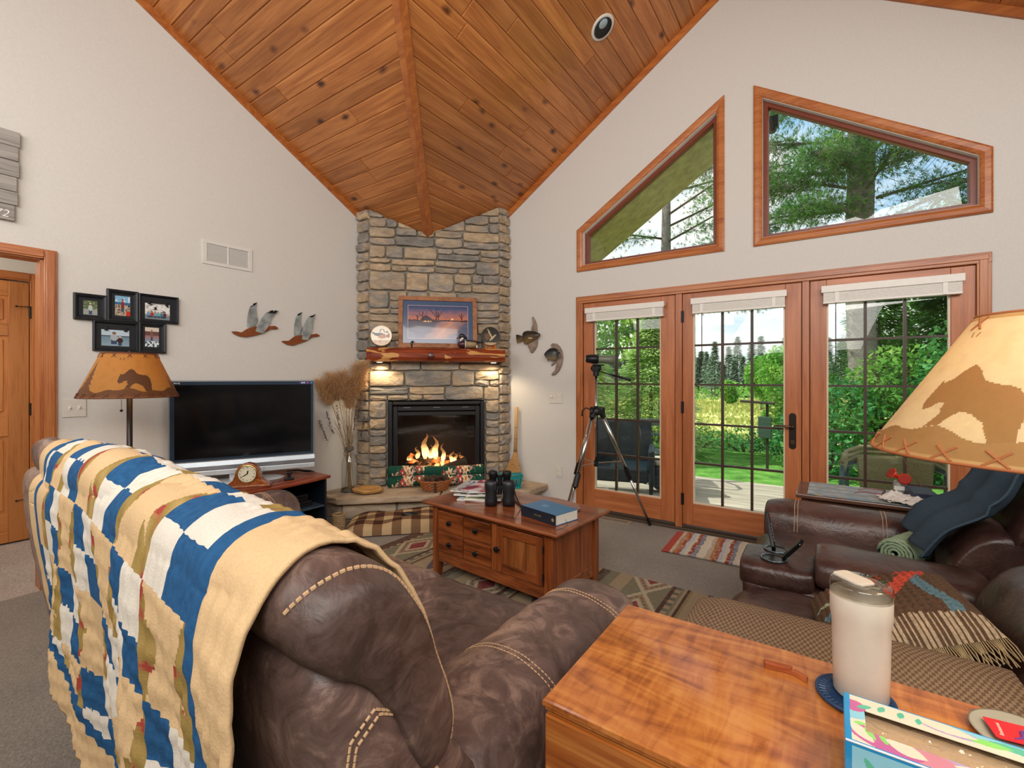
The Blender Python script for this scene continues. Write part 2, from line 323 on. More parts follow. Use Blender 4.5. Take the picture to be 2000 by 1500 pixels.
P((2.0, 2.445), (2.03, 2.445), (2.03, zA(2.03) + up), (2.0, zA(2.0) + up))
P((2.03, wt(2.03)), (3.262, wt(3.262)), (3.262, zA(3.262) + up), (2.03, zA(2.03) + up))
P((3.262, 2.445), (3.604, 2.445), (3.604, zA(3.604) + up), (XP, zA(XP) + up), (3.262, zA(3.262) + up))
P((3.604, wtr(3.604)), (4.836, wtr(4.836)), (4.836, zA(4.836) + up), (3.604, zA(3.604) + up))
P((4.836, 2.445), (4.866, 2.445), (4.866, zA(4.866) + up), (4.836, zA(4.836) + up))
P((4.866, 0), (XR + .12, 0), (XR + .12, zA(XR) + up - .08), (4.866, zA(4.866) + up))
struct(mb.build('wall_right', WALL))
mb = MB(); Y0, Y1, ZD = -4.42, -3.46, 2.075
Q = lambda *p: yz_prism(mb, p, -.12, 0)
Q((0, 0), (0, zB(0) + up), (Y1, zB(-Y1) + up), (Y1, 0)); Q((Y1, ZD), (Y1, zB(-Y1) + up), (-SR / 2, zB(SR / 2) + up), (Y0, zB(-Y0) + up), (Y0, ZD)); Q((Y0, 0), (Y0, zB(-Y0) + up), (-SR, zB(SR) + up), (-SR, 0))
struct(mb.build('wall_left', WALL))
mb = MB(); xz_prism(mb, ((-.1, 0), (XR + .1, 0), (XR + .1, HC + up), (XP, zA(XP) + up), (-.1, HC + up)), -SR - .12, -SR); struct(mb.build('wall_back', WALL))
mb = MB(); yz_prism(mb, ((0, 0), (0, HC + up), (-SR / 2, zB(SR / 2) + up), (-SR, HC + up), (-SR, 0)), XR, XR + .12); struct(mb.build('wall_side', WALL))
mb = MB(); mb.box(-1.5, -1.35, -4.8, -4.16, 0, 2.4).box(-1.5, -1.35, -4.16, -3.285, 2.13, 2.4).box(-1.5, -1.35, -3.285, -2.8, 0, 2.4).box(-1.5, -.12, -2.8, -2.7, 0, 2.4).box(-1.5, -.12, -4.9, -4.8, 0, 2.4).box(-1.5, -.12, -4.8, -2.8, 2.4, 2.5).box(-1.6, -1.5, -4.3, -3.2, 0, 2.2)
struct(mb.build('wall_hall', WALL))
light('hall_light', 'POINT', (-.7, -4.2, 2.1), (0, 0, 0), 16, (1, .9, .78), shadow_soft_size=.12)

# ceiling: a backing sheet with every board a part of its own
zC = lambda x, s: max(zA(x), zB(s))
mb = MB(); NX, NY = 84, 96
mb.grid(NX, NY, lambda u, v: (u * XR, -v * SR, zC(u * XR, v * SR) + .03))
ceiling = struct(mb.build('ceiling', plain('ceiling_board_back', '5d2c12', .8), solid=.02))
PW = .127
def plank(poly, zf, mat):
    c = (sum(p[0] for p in poly) / 4, sum(p[1] for p in poly) / 4)
    def off(d):
        out = []
        n = len(poly)
        for i in range(n):
            p = Vector(poly[i]); a = (Vector(poly[i - 1]) - p); b = (Vector(poly[(i + 1) % n]) - p)
            a.normalize(); b.normalize(); s = abs(a.x * b.y - a.y * b.x) or 1
            out.append(p + (a + b) * (d / s))
        return out
    r = []
    for d, h in ((.0075, 0), (.0016, .005), (.0016, .014)):
        r.append([(p.x, p.y, zf(p.x, -p.y) + h) for p in off(d)])
    m = MB(); m.ring(r); m.build('plank', mat, ceiling)
rnd = random.Random(5)
def cuts(a, b, lo=.7, hi=2.8):
    out = [a]; x = a + rnd.uniform(.2, hi * .8)
    while x < b - .35: out.append(x); x += rnd.uniform(lo, hi)
    return out + [b]
dx = PW / sqrt(1 + KR * KR); i = 0
while i * dx < 3.42:                      # boards over the window side, running along y
    x0, x1 = i * dx, min((i + 1) * dx, 3.433); i += 1
    e0, e1 = min(KR * x0 / KL, 3.5), min(KR * x1 / KL, 3.5)
    if x1 < .35: continue
    cs = [c for c in cuts(0, min(e0, e1)) if c < min(e0, e1) - .25] + [None]
    for a, b in zip(cs, cs[1:]):
        pl = [(x0, -a), (x1, -a), (x1, -(b if b is not None else e1)), (x0, -(b if b is not None else e0))]
        plank(pl, lambda x, s: HC + KR * x, PINEY)
ds = PW / sqrt(1 + KL * KL); i = 0
while i * ds < 3.3:                       # boards over the television side, running along x
    s0, s1 = i * ds, (i + 1) * ds; i += 1
    e0, e1 = KL * s0 / KR, KL * s1 / KR
    if s1 < .4: continue
    cs = [c for c in cuts(0, min(e0, e1)) if c < min(e0, e1) - .25] + [None]
    for a, b in zip(cs, cs[1:]):
        pl = [(a, -s0), (b if b is not None else e0, -s0), (b if b is not None else e1, -s1), (a, -s1)]
        plank(pl, lambda x, s: HC + KL * s, PINEX)
i = 0
while i < 22:                             # the far slope, just entering the picture at the upper right
    x0, x1 = 3.433 + i * dx, 3.433 + (i + 1) * dx; i += 1
    plank([(x0, 0), (x1, 0), (x1, -1.6), (x0, -1.6)], lambda x, s: HC + KR * (XR - x), PINEY)
# rails where walls meet the boards, and the moulding on the valley
def rail(p0, p1, sec, name, mat=PINETRIM, **k):
    p0, p1 = Vector(p0), Vector(p1)
    m = MB(); m.ring([[p0 + Vector(q) for q in sec], [p1 + Vector(q) for q in sec]]); return struct(m.build(name, mat, **k))
rail((.6, 0, zA(.6)), (3.433, 0, zA(3.433)), [(0, -.022, -.062), (0, 0, -.062), (0, 0, .01), (0, -.022, .01)], 'trim_1')
rail((3.433, 0, zA(3.433)), (XR, 0, zA(XR)), [(0, -.022, -.062), (0, 0, -.062), (0, 0, .01), (0, -.022, .01)], 'trim_2')
rail((0, -.6, zB(.6)), (0, -SR / 2, zB(SR / 2)), [(.022, 0, -.058), (0, 0, -.058), (0, 0, .01), (.022, 0, .01)], 'trim_3')
v = Vector((1, -KR / KL, 0)).normalized(); pr = Vector((-v.y, v.x, 0))
sx = 3.43
a, b = Vector((.25, -.25 * KR / KL, HC + KR * .25)), Vector((sx, -sx * KR / KL, HC + KR * sx))
for side, nm in ((1, 'trim_4'), (-1, 'trim_5')):
    q = [pr * (side * -.0005) + Vector((0, 0, -.034)), pr * (side * .048) + Vector((0, 0, -.004)), pr * (side * .048) + Vector((0, 0, .05)), pr * (side * -.0005) + Vector((0, 0, .03))]
    m = MB(); m.ring([[a + x for x in q], [b + x for x in q]]); struct(m.build(nm, PINETRIM, bevel=.004))

# ---- gable windows
def gable_window(k, flip):
    fx = (lambda x: XR - x) if flip else (lambda x: x)
    def trap(o, y):      # o = inset from outer casing outline
        x0, x1, zb = 1.967 + o, 3.325 - o, 2.38 + o; sl = sqrt(1 + KR * KR)
        zt = lambda x: 2.795 + KR * (x - 1.967) - o * sl
        return [(fx(x0), y, zb), (fx(x1), y, zb), (fx(x1), y, zt(x1)), (fx(x0), y, zt(x0))]
    root = bpy.data.objects.new(f'window_{k}', None); COL.objects.link(root); root['kind'] = 'structure'; root.location = (fx(2.65), 0, 2.38)
    def tr(levels):       # closed ring through several section levels
        m = MB(); R = [trap(o, y) for o, y in levels]; n = len(R)
        vs = [p for r in R for p in r]; fs = []
        for a_ in range(n):
            b_ = (a_ + 1) % n
            for i in range(4):
                j = (i + 1) % 4; fs.append((a_ * 4 + i, a_ * 4 + j, b_ * 4 + j, b_ * 4 + i))
        return m.add(vs, fs)
    tr([(0, .0), (0, -.016), (.012, -.022), (.04, -.02), (.055, -.012), (.062, -.006), (.062, .0)]).build('casing', OAKX, root)
    tr([(.062, .0), (.064, .13), (.05, .13), (.05, .0)]).build('jamb', wood('jamb_wood_lit', 0, '9a6a45', 'bb8c62', 'd2a881', .4, 30), root)  # light falling on the jamb is put into its paler wood colour
    tr([(.064, .045), (.094, .045), (.1, .06), (.1, .1), (.064, .1)]).build('sash', plain('sash_brown', '7a3a26', .35, noise_amt=.1), root)
    q = trap(.098, .078); m = MB(); m.add(q + [(x, y + .006, z) for x, y, z in q], [(0, 1, 2, 3), (7, 6, 5, 4), (0, 4, 5, 1), (1, 5, 6, 2), (2, 6, 7, 3), (3, 7, 4, 0)]); m.build('pane', GLASS, root)
gable_window(1, False); gable_window(2, True)

# ---- french door unit
m = MB()
for x0, x1 in ((1.96, 2.03), (4.823, 4.893)):
    m.box(x0, x1, -.016, 0, 0, 2.13).box(x0 + .012, x1 - .02, -.024, -.016, 0, 2.118)
struct(m.build('trim_6', OAKZ, bevel=.003))
m = MB().box(1.96, 4.893, -.018, 0, 2.062, 2.13).box(1.975, 4.878, -.026, -.018, 2.082, 2.118); struct(m.build('trim_7', OAKX, bevel=.003))
m = MB()
for x0, x1 in ((2.0, 2.03), (2.925, 2.981), (3.871, 3.917), (4.828, 4.866)): m.box(x0, x1, -.004, .14, .0, 2.075).box(x0 - (.014 if x0 > 2.01 else 0), x1 + (.014 if x1 < 4.85 else 0), .0475, .13, .0, 2.074)
struct(m.build('trim_8', FIRZ, bevel=.003))
struct(MB().box(2.0, 4.866, .0, .14, 2.06, 2.085).build('trim_9', FIRX))
struct(MB().box(2.0, 4.866, -.03, .16, -.02, .022).box(2.0, 4.866, .02, .1, .022, .04).build('trim_10', plain('sill_bronze', '5a4c40', .5, .4), bevel=.003))
def french_door(k, x0, x1, gx0, gx1, handle):
    root = bpy.data.objects.new(f'door_{k}', None); COL.objects.link(root); root['kind'] = 'structure'; root.location = ((x0 + x1) / 2, .03, .04)
    ya, yb, gz0, gz1 = .002, .046, .25, 1.945
    MB().box(x0, gx0 - .012, ya, yb, .05, 2.058).build('stile', FIRZ, root, bevel=.004)
    MB().box(gx1 + .012, x1, ya, yb, .05, 2.058).build('stile', FIRZ, root, bevel=.004)
    MB().box(gx0 - .012, gx1 + .012, ya, yb, gz1 + .012, 2.058).build('rail', FIRX, root, bevel=.003)
    MB().box(gx0 - .012, gx1 + .012, ya, yb, .05, gz0 - .012).build('rail', FIRX, root, bevel=.003)
    b = MB()
    for a_ in ((gx0 - .012, gx0, gz0 - .012, gz1 + .012), (gx1, gx1 + .012, gz0 - .012, gz1 + .012), (gx0, gx1, gz0 - .012, gz0), (gx0, gx1, gz1, gz1 + .012)):
        b.box(a_[0], a_[1], ya + .008, yb - .008, a_[2], a_[3])
    b.build('glazing_bead', plain('bead_pale', 'd9c3a8', .4), root)
    w3 = (gx1 - gx0) / 3; h5 = (gz1 - gz0) / 5; p0 = None
    for i in range(3):
        for j in range(5):
            if p0 is None: p0 = MB().box(-w3 / 2, w3 / 2, -.003, .003, -h5 / 2, h5 / 2).build('pane', GLASS, root, local=True); p = p0
            else: p = dup(p0, root)
            p.location = (gx0 + (i + .5) * w3 - root.location.x, .024 - .03, gz0 + (j + .5) * h5 - .04)
    for i in (1, 2): MB().box(gx0 + i * w3 - .009, gx0 + i * w3 + .009, .008, .04, gz0, gz1).build('muntin', MUNTIN, root)
    for j in (1, 2, 3, 4): MB().box(gx0, gx1, .009, .039, gz0 + j * h5 - .008, gz0 + j * h5 + .008).build('muntin', MUNTIN, root)
    if handle:
        hx = 3.809
        MB().prism([(hx - .024 + .0 * t, 0) for t in ()] or [(hx + .024 * cos(t * pi / 12) * 1, (1.03 if t < 12 else .80) + .024 * sin(t * pi / 12)) for t in range(24)], 0, .008, Matrix(((1, 0, 0, 0), (0, 0, -1, .002), (0, 1, 0, 0), (0, 0, 0, 1)))).build('handle_plate', BRONZE, root, bevel=.002)
        MB().cyl((hx, 0, .95), (hx, -.05, .95), .011).tube([(hx, -.045, .95), (hx - .03, -.05, .952), (hx - .07, -.05, .957), (hx - .12, -.046, .952)], [.011, .009, .008, .006], 10).build('lever', plain('bronze_worn', '6b5345', .3, .8), root, smooth=True)
        MB().cyl((hx, -.006, .83), (hx, -.016, .83), .017, n=18).box(hx - .003, hx + .003, -.03, -.014, .822, .838).build('deadbolt', plain('bronze_worn', '6b5345'), root)
    hxx = x1 if k == 1 else x0
    if k == 2:
        for z in (.27, 1.07, 1.86): MB().cyl((x0 - .003, -.008, z - .05), (x0 - .003, -.008, z + .05), .008, n=8).box(x0 - .012, x0 + .012, -.004, .0, z - .05, z + .05).build('hinge', BLACK, root)
french_door(1, 2.035, 2.92, 2.163, 2.785, False); french_door(2, 2.986, 3.866, 3.084, 3.747, True); french_door(3, 3.922, 4.824, 4.037, 4.691, False)
def blind(x0, x1, lab):
    r = thing('window_blind', lab, 'blind', ((x0 + x1) / 2, -.02, 1.87), 0, 'raised white blinds on the glass doors')
    MB().box(x0, x1, -.06, -.0, 1.963, 2.0).build('headrail', WHITE, r, bevel=.006)
    MB().box(x0 - .003, x1 + .003, -.066, -.058, 1.952, 2.003).build('valance', WHITE, r, bevel=.003)
    s0 = None
    for i in range(9):
        if s0 is None: s0 = MB().box(-(x1 - x0) / 2 + .01, (x1 - x0) / 2 - .01, -.025, .025, -.003, .003).build('slat', WHITE, r, local=True); s = s0
        else: s = dup(s0, r)
        s.location = (0, -.012, .022 + i * .0075)
    MB().box(x0 + .008, x1 - .008, -.056, -.006, 1.872, 1.889).build('bottom_rail', WHITE, r, bevel=.003)
    for q in (.12, .88): x = lerp(x0, x1, q); MB().box(x - .012, x + .012, -.0605, -.057, 1.874, 1.955).build('ladder_tape', WHITE, r)
    x = x0 + .085; MB().cyl((x, -.05, 1.96), (x, -.045, 1.42), .0035, n=6).build('wand', plain('dark_wand', '3a2a1c', .4), r)
blind(2.081, 2.84, 'raised white blind over the narrow leftmost glass door behind the tripod')
blind(3.071, 3.771, 'raised white blind over the middle glass door with the dark handle')
blind(3.996, 4.76, 'raised white blind over the rightmost glass door beside the lamp shade')

# ---- doorway in the left wall and the hall door behind it
m = MB().box(0, .018, -3.46, -3.4, 0, 2.13).box(.018, .026, -3.452, -3.412, 0, 2.12); struct(m.build('trim_11', OAKZ, bevel=.003))
struct(MB().box(0, .0178, -4.48, -3.461, 2.07, 2.13).box(.0178, .026, -4.48, -3.461, 2.08, 2.12).build('trim_12', OAKY, bevel=.003))
struct(MB().box(-.13, .0, -3.475, -3.455, 0, 2.085).build('trim_13', OAKZ)); struct(MB().box(-.13, .0, -4.42, -3.46, 2.065, 2.085).build('trim_14', OAKY))
struct(MB().box(-.02, .018, -4.48, -4.42, 0, 2.13).build('trim_15', OAKZ))
d = bpy.data.objects.new('door_4', None); COL.objects.link(d); d['kind'] = 'structure'; d.location = (-1.34, -3.72, 0)
yl, yr = -4.14, -3.315
MB().box(-1.385, -1.345, yl, yr, .012, 2.1).build('door_core', wood('door_oak', 2, '7c421f', 'a9652f', 'c07c42', .4, 24, contrast=1.5), d)
for y0, y1 in ((yl, yl + .115), (-3.77, -3.685), (yr - .115, yr)): MB().box(-1.346, -1.333, y0, y1, .012, 2.1).build('stile', wood('door_oak', 2, 0, 0, 0), d, bevel=.004)
DOX = wood('door_oak_y', 1, '7c421f', 'a9652f', 'c07c42', .4, 24, contrast=1.5)
for z0, z1 in ((.012, .24), (.86, 1.03), (1.66, 1.76), (1.98, 2.1)):
    for y0, y1 in ((yl + .115, -3.77), (-3.685, yr - .115)): MB().box(-1.346, -1.334, y0, y1, z0, z1).build('rail', DOX, d, bevel=.004)
for z0, z1 in ((.24, .86), (1.03, 1.66), (1.76, 1.98)):
    for y0, y1 in ((yl + .115, -3.77), (-3.685, yr - .115)):
        MB().box(-1.352, -1.337, y0 + .025, y1 - .025, z0 + .025, z1 - .025).build('raised_panel', wood('door_oak', 2, 0, 0, 0), d, bevel=.012)
for z in (.3, 1.07, 1.86):
    m = MB().cyl((-1.328, yr + .004, z - .05), (-1.328, yr + .004, z + .05), .007, n=8)
    if z != 1.07: m.cyl((-1.32, yr, z + .045), (-1.31, yr - .07, z + .04), .003, n=6).ball((-1.31, yr - .075, z + .04), .008, n=8, m=5)
    m.build('hinge', BLACK, d)
m = MB().box(-1.35, -1.33, yr + .004, yr + .07, 0, 2.18).box(-1.33, -1.322, yr + .016, yr + .058, 0, 2.168); struct(m.build('trim_16', OAKZ, bevel=.003))
struct(MB().box(-1.35, -1.3302, yl - .07, yr + .0035, 2.11, 2.18).box(-1.33, -1.322, yl - .06, yr + .0035, 2.122, 2.168).build('trim_17', OAKY, bevel=.003))

# ---- recessed light, wall plates, vents
def can_light():
    x, y = 2.574, -.77; z = HC + KR * x
    M = T(x, y, z - .004) @ RY(-math.atan(KR))
    r = thing('recessed_light', 'round white-rimmed recessed light in the pine ceiling', 'ceiling light', (x, y, z))
    MB().lathe([(.075, 0), (.098, -.006), (.1, .0), (.098, .006), (.075, .004)], 32, M).build('trim_ring', WHITE, r, smooth=True)
    MB().lathe([(.078, -.0075), (.074, -.004), (.06, -.0028), (.0, -.0026)], 32, M, cap=False).build('baffle', BLACK, r, smooth=True)
    MB().lathe([(.038, -.003), (.034, -.007), (.0, -.009)], 20, M @ T(.018, -.024, .0), cap=False).build('bulb', plain('bulb_glass', '9fb4bf', .15), r, smooth=True)
can_light()
def plate(lab, cat, wallside, a, z, wd, ht, kind, name):
    # a = coordinate along the wall
    if wallside == 'R': M = T(a, -.001, z)
    else: M = T(.001, a, z) @ RZ(pi / 2)
    r = thing(name, lab, cat, tuple(M.translation))
    PL = plain('plate_plastic', 'd8d3c8', .4); DK = plain('slot_dark', '4a463f', .6)
    MB(M).box(-wd / 2, wd / 2, -.006, 0, -ht / 2, ht / 2).build('cover_plate', PL, r, bevel=.0025)
    def outlet(x):
        b = MB(M)
        for dz in (-.022, .022): b.box(x - .015, x + .015, -.009, -.005, dz - .014, dz + .014)
        b.build('receptacle', WHITE, r, bevel=.003)
        b = MB(M)
        for dz in (-.022, .022): b.box(x - .008, x - .0055, -.0095, -.0085, dz - .002, dz + .008).box(x + .0055, x + .008, -.0095, -.0085, dz - .002, dz + .008).box(x - .002, x + .002, -.0095, -.0085, dz - .01, dz - .006)
        b.build('slots', DK, r)
    def toggle(x): MB(M).box(x - .006, x + .006, -.008, -.005, -.013, .013).box(x - .004, x + .004, -.017, -.006, -.002, .009).build('toggle', WHITE, r, bevel=.001)
    if kind == 'outlet': outlet(0)
    if kind == 'switch2': toggle(-.023); toggle(.023)
    if kind == 'combo':
        MB(M).cyl((-.05, -.006, .012), (-.05, -.02, .012), .014, n=16).build('dimmer_knob', WHITE, r, bevel=.002); toggle(-.012); outlet(.04)
plate('double light switch plate beside the doorway, left of the floor lamp', 'light switch', 'L', -3.317, 1.13, .116, .117, 'switch2', 'light_switch')
plate('wide dimmer and outlet plate under the fish mounts', 'light switch', 'R', 1.72, 1.119, .162, .112, 'combo', 'combination_switch')
plate('single wall outlet low beside the stone hearth', 'outlet', 'R', 1.76, .36, .07, .113, 'outlet', 'wall_outlet')
r = thing('wall_vent', 'white louvred return-air grille high on the wall', 'vent', (0, -2.39, 2.22)); WV = plain('vent_white', 'dcdad4', .5)
m = MB()
for y0, y1, z0, z1 in ((-2.578, -2.2, 2.226, 2.25), (-2.578, -2.2, 2.39, 2.415), (-2.578, -2.545, 2.25, 2.39), (-2.233, -2.2, 2.25, 2.39), (-2.395, -2.383, 2.25, 2.39)): m.box(.0, .01, y0, y1, z0, z1)
m.build('grille_frame', WV, r, bevel=.002); MB().box(.0005, .002, -2.55, -2.23, 2.24, 2.4).build('duct_back', plain('duct_dark', '585c62', .7), r)
l0 = None
for j in range(14):
    for (y0, y1) in ((-2.545, -2.395), (-2.383, -2.233)):
        if l0 is None: l0 = MB(RY(.7)).box(-.001, .001, -.075, .075, -.005, .005).build('louvre', WV, r, local=True); l = l0
        else: l = dup(l0, r)
        l.location = (.005, (y0 + y1) / 2 + 2.39, 2.256 + j * .0098 - 2.22)
r = thing('floor_vent', 'beige floor register by the leftmost glass door', 'vent', (2.39, -.1, 0)); FV = plain('register_tan', '9a8b78', .5)
m = MB()
for x0, x1, y0, y1 in ((2.22, 2.56, -.155, -.135), (2.22, 2.56, -.065, -.045), (2.22, 2.25, -.135, -.065), (2.53, 2.56, -.135, -.065)): m.box(x0, x1, y0, y1, 0, .006)
m.build('register_frame', FV, r); MB().box(2.25, 2.53, -.135, -.065, .0005, .002).build('register_back', plain('duct_dark', '585c62'), r)
l0 = None
for j in range(16):
    l = MB().box(-.004, .004, -.035, .035, .002, .005).build('louvre', FV, r, local=True) if l0 is None else dup(l0, r); l0 = l0 or l
    l.location = (2.258 + j * .0176 - 2.39, 0, 0)
# ================================================================ FIREPLACE CORNER
FD = T(.18, -1.13, 0) @ RZ(pi / 4); FW = 1.3435
def zface(t): x = .18 + t / sqrt(2); return max(zA(x), zB(1.13 - t / sqrt(2)))
ST = stone_mat('ledge_stone', [(0, '77756f'), (.2, '918b82'), (.36, 'a89680'), (.52, 'b5a184'), (.66, '9a938b'), (.8, 'c2a988'), (1, '8a7c70')])
MORT = plain('mortar', '8a8579', .95, noise_amt=.1, bmp=.6, nscale=60)
fp = thing('stone_fireplace', 'corner chimney of stacked grey and tan ledge stone with a raised stone hearth', 'fireplace', (.6, -.7, 0))
def stone(M, x0, x1, z0, z1, dep, clampf=None, mat=ST, name='stone'):
    r = random.Random(int((x0 * 977 + z0 * 3571) * 10)); w, h = x1 - x0, z1 - z0
    per = []
    nx, nz_ = 4, 2
    for i in range(nx): per.append((i / nx, 0))
    for i in range(nz_): per.append((1, i / nz_))
    for i in range(nx): per.append((1 - i / nx, 1))
    for i in range(nz_): per.append((0, 1 - i / nz_))
    rings = []; jit = [(r.uniform(-.004, .004), r.uniform(-.005, .005)) for _ in per]; dj = [r.uniform(.7, 1.15) for _ in per]
    for k, (ins, y) in enumerate(((0.0, .03), (0.0, -dep * .45), (.005, -dep * .9), (.02, -dep))):
        R = []
        for (u, v), (a, b), q in zip(per, jit, dj):
            cx = .5 + (u - .5) * (1 - 2 * ins / w); cz = .5 + (v - .5) * (1 - 2 * ins / h)
            if k and (u in (0, 1)) and (v in (0, 1)): cx = .5 + (cx - .5) * (1 - .012 / w); cz = .5 + (cz - .5) * (1 - .016 / h)
            px, pz = x0 + cx * w + a, z0 + cz * h + b
            if clampf: pz = min(pz, clampf(px) - .001)
            R.append((px, y * (q if k >= 2 else 1), pz))
        rings.append(R)
    mbk = MB(M); mbk.ring(rings, False)
    n = len(per); base = 3 * n; cc = Vector((0, 0, 0))
    for p in rings[-1]: cc += Vector(p)
    cc /= n; mbk.v.append(M @ (cc + Vector((0, -r.uniform(0, .008), 0)))); ci = len(mbk.v) - 1
    mbk.f += [(base + i, base + (i + 1) % n, ci) for i in range(n)]
    return mbk.build(name, mat, fp)
def masonry(M, xa, xb, za, zb, seed, wmin=.16, wmax=.48, clampf=None, dep=.026, bands=(.11, .21)):
    r = random.Random(seed); z = za; g = .0045
    while z < zb - .02:
        bh = r.uniform(*bands)
        if zb - (z + bh) < .07: bh = zb - z
        x = xa
        while x < xb - .01:
            bw = r.uniform(wmin, wmax)
            if xb - (x + bw) < wmin * .7: bw = xb - x
            cells = [(z, z + bh)] if (bh < .125 or r.random() < .38) else [(z, z + bh * .5 * r.uniform(.8, 1.2)), None]
            if len(cells) == 2: cells[1] = (cells[0][1], z + bh)
            for c0, c1 in cells:
                parts_ = [(x, x + bw)]
                if bw > .26 and c1 - c0 < .1 and r.random() < .5: m_ = x + bw * r.uniform(.35, .65); parts_ = [(x, m_), (m_, x + bw)]
                for a, b in parts_:
                    if clampf and c0 + .02 > min(clampf(a), clampf(b), clampf((a + b) / 2)) and c0 + .02 > max(clampf(a), clampf(b)): continue
                    stone(M, a + g, b - g, c0 + g, c1 - g, dep * r.uniform(.7, 1.3), clampf)
            x += bw
        z += bh
masonry(FD, 0, FW, 1.63, 3.2, 11, clampf=zface)
masonry(FD, 0, FW, 1.09, 1.63, 12, .2, .5, bands=(.12, .17))
masonry(FD, .0, .176, .22, 1.09, 13, .17, .2, bands=(.06, .125)); masonry(FD, 1.19, FW, .22, 1.09, 14, .15, .2, bands=(.07, .13))
masonry(T(0, -1.13, 0), .0, .18, .22, 3.05, 15, .17, .2, bands=(.08, .124), clampf=lambda x: zB(1.13), dep=.03)
masonry(T(1.13, -.18, 0) @ RZ(pi / 2), 0, .18, .22, 3.16, 16, .17, .2, bands=(.08, .124), clampf=lambda x: zA(1.13), dep=.03)
pl = [(0, 0, 2.42), (0, -1.118, zB(1.118)), (.172, -1.118, zB(1.118)), (.59, -.70, 2.803), (1.118, -.172, zA(1.118)), (1.118, 0, zA(1.118))]
m = MB(); m.ring([[(x, y, 1.09) for x, y, z in pl], [(x, y, z + .01) for x, y, z in pl]])
m.box(0, .172, -1.118, -.9, .0, 1.09).box(.9, 1.118, -.172, 0, 0, 1.09).box(.0, .184, .016, .2, 0, 1.09, FD).box(1.182, FW, .016, .2, 0, 1.09, FD)
m.build('mortar_core', MORT, fp)
# hearth
HST = stone_mat('hearth_stone', [(0, 'a08c76'), (.5, 'b9a48a'), (1, 'a39583')], .8, 5.0, .35)
def slab(poly, z0, z1, rough=.008):
    pts = []
    for i in range(len(poly)):
        a, b = Vector(poly[i]), Vector(poly[(i + 1) % len(poly)]); n = max(1, int((b - a).length / .09))
        for k in range(n): pts.append(a.lerp(b, k / n))
    c = sum(pts, Vector((0, 0))) / len(pts); r = random.Random(3)
    R = []
    for ins, z in ((.006, z0), (.0, z0 + .012), (.0, z1 - .008), (.006, z1)):
        R.append([((p + (c - p).normalized() * (ins + r.uniform(0, rough)))[0], (p + (c - p).normalized() * (ins + r.uniform(0, rough)))[1], z) for p in pts])
    MB().ring(R).build('hearth_slab', HST, fp)
slab([(0.002, -1.62), (.335, -1.62), (.2, -1.14), (0.002, -1.14)], .165, .22)
slab([(.345, -1.625), (1.02, -.985), (.75, -.60), (.2, -1.15)], .165, .22)
slab([(1.026, -.98), (1.637, -.36), (1.14, -.20), (.755, -.595)], .165, .22)
slab([(1.637, -.35), (1.637, -.002), (1.14, -.002), (1.14, -.19)], .165, .22)
MB().prism([(0, -1.52), (.29, -1.52), (1.53, -.30), (1.53, 0), (0, 0)], 0, .166).build('hearth_base', MORT, fp)
HB = T(.29, -1.52, 0) @ RZ(atan2(1.22, 1.24)); LB = sqrt(1.22 ** 2 + 1.24 ** 2)
for a, b in ((0, .5), (.5, 1.02), (1.02, 1.38), (1.38, LB)): stone(HB, a + .004, b - .004, .004, .162, .03, mat=HST)
stone(T(0, -1.52, 0), .004, .286, .004, .162, .03, mat=HST); stone(T(1.53, -.3, 0) @ RZ(pi / 2), .004, .296, .004, .162, .03, mat=HST)

# gas insert
gi = thing('fireplace_insert', 'black glass-fronted fireplace insert with burning logs', 'fireplace insert', tuple(FD @ Vector((.68, 0, .22))))
BK = plain('insert_black', '1b1c1e', .38, .2); BKD = plain('firebox_dark', '100e0d', .8)
def fb(a, b, c, d, e, f_, name, mat, **k): return MB(FD).box(a, b, c, d, e, f_).build(name, mat, gi, **k)
m = MB(FD).box(.19, .235, -.045, .02, .225, 1.08).box(1.135, 1.178, -.045, .02, .225, 1.08).box(.235, 1.135, -.045, .02, 1.045, 1.08); m.build('surround', BK, gi, bevel=.008)
m = MB(FD).box(.24, .285, -.03, .0, .225, 1.03).box(1.085, 1.13, -.03, .0, .225, 1.03).box(.285, 1.085, -.03, 0, .225, .3).box(.285, 1.085, -.03, 0, .935, .972).box(.285, 1.085, -.03, 0, .985, 1.03); m.build('door_frame', BK, gi, bevel=.004)
for x in (.38, .68, .98): MB(FD).box(x - .035, x + .035, -.034, -.03, 1.015, 1.021).build('latch', plain('latch_grey', '8d8f90', .3, .8), gi)
m = MB(FD).box(.25, 1.12, .36, .37, .225, 1.06).box(.25, .26, 0, .36, .225, 1.06).box(1.11, 1.12, 0, .36, .225, 1.06).box(.25, 1.12, 0, .36, .215, .225).box(.25, 1.12, 0, .36, 1.05, 1.06); m.build('firebox', BKD, gi)
fb(.285, 1.085, -.012, -.008, .3, .935, 'pane', glass_mat('fire_glass', (.95, .95, .95), 1.0))
LOG = bpy.data.materials.new('charred_log'); nt = new_nodes(LOG); b = pbr(nt, Roughness=.9)
mp = coords(nt, (1, 1, 1)); n = N(nt, 'ShaderNodeTexNoise', i_Scale=14.0, i_Detail=5.0); L(nt, mp.outputs[0], n.inputs['Vector']); r = ramp(nt, [(.4, '120c09'), (.6, '4a3a2c')]); L(nt, n.outputs['Fac'], r.inputs[0]); L(nt, r.outputs[0], b.inputs['Base Color'])
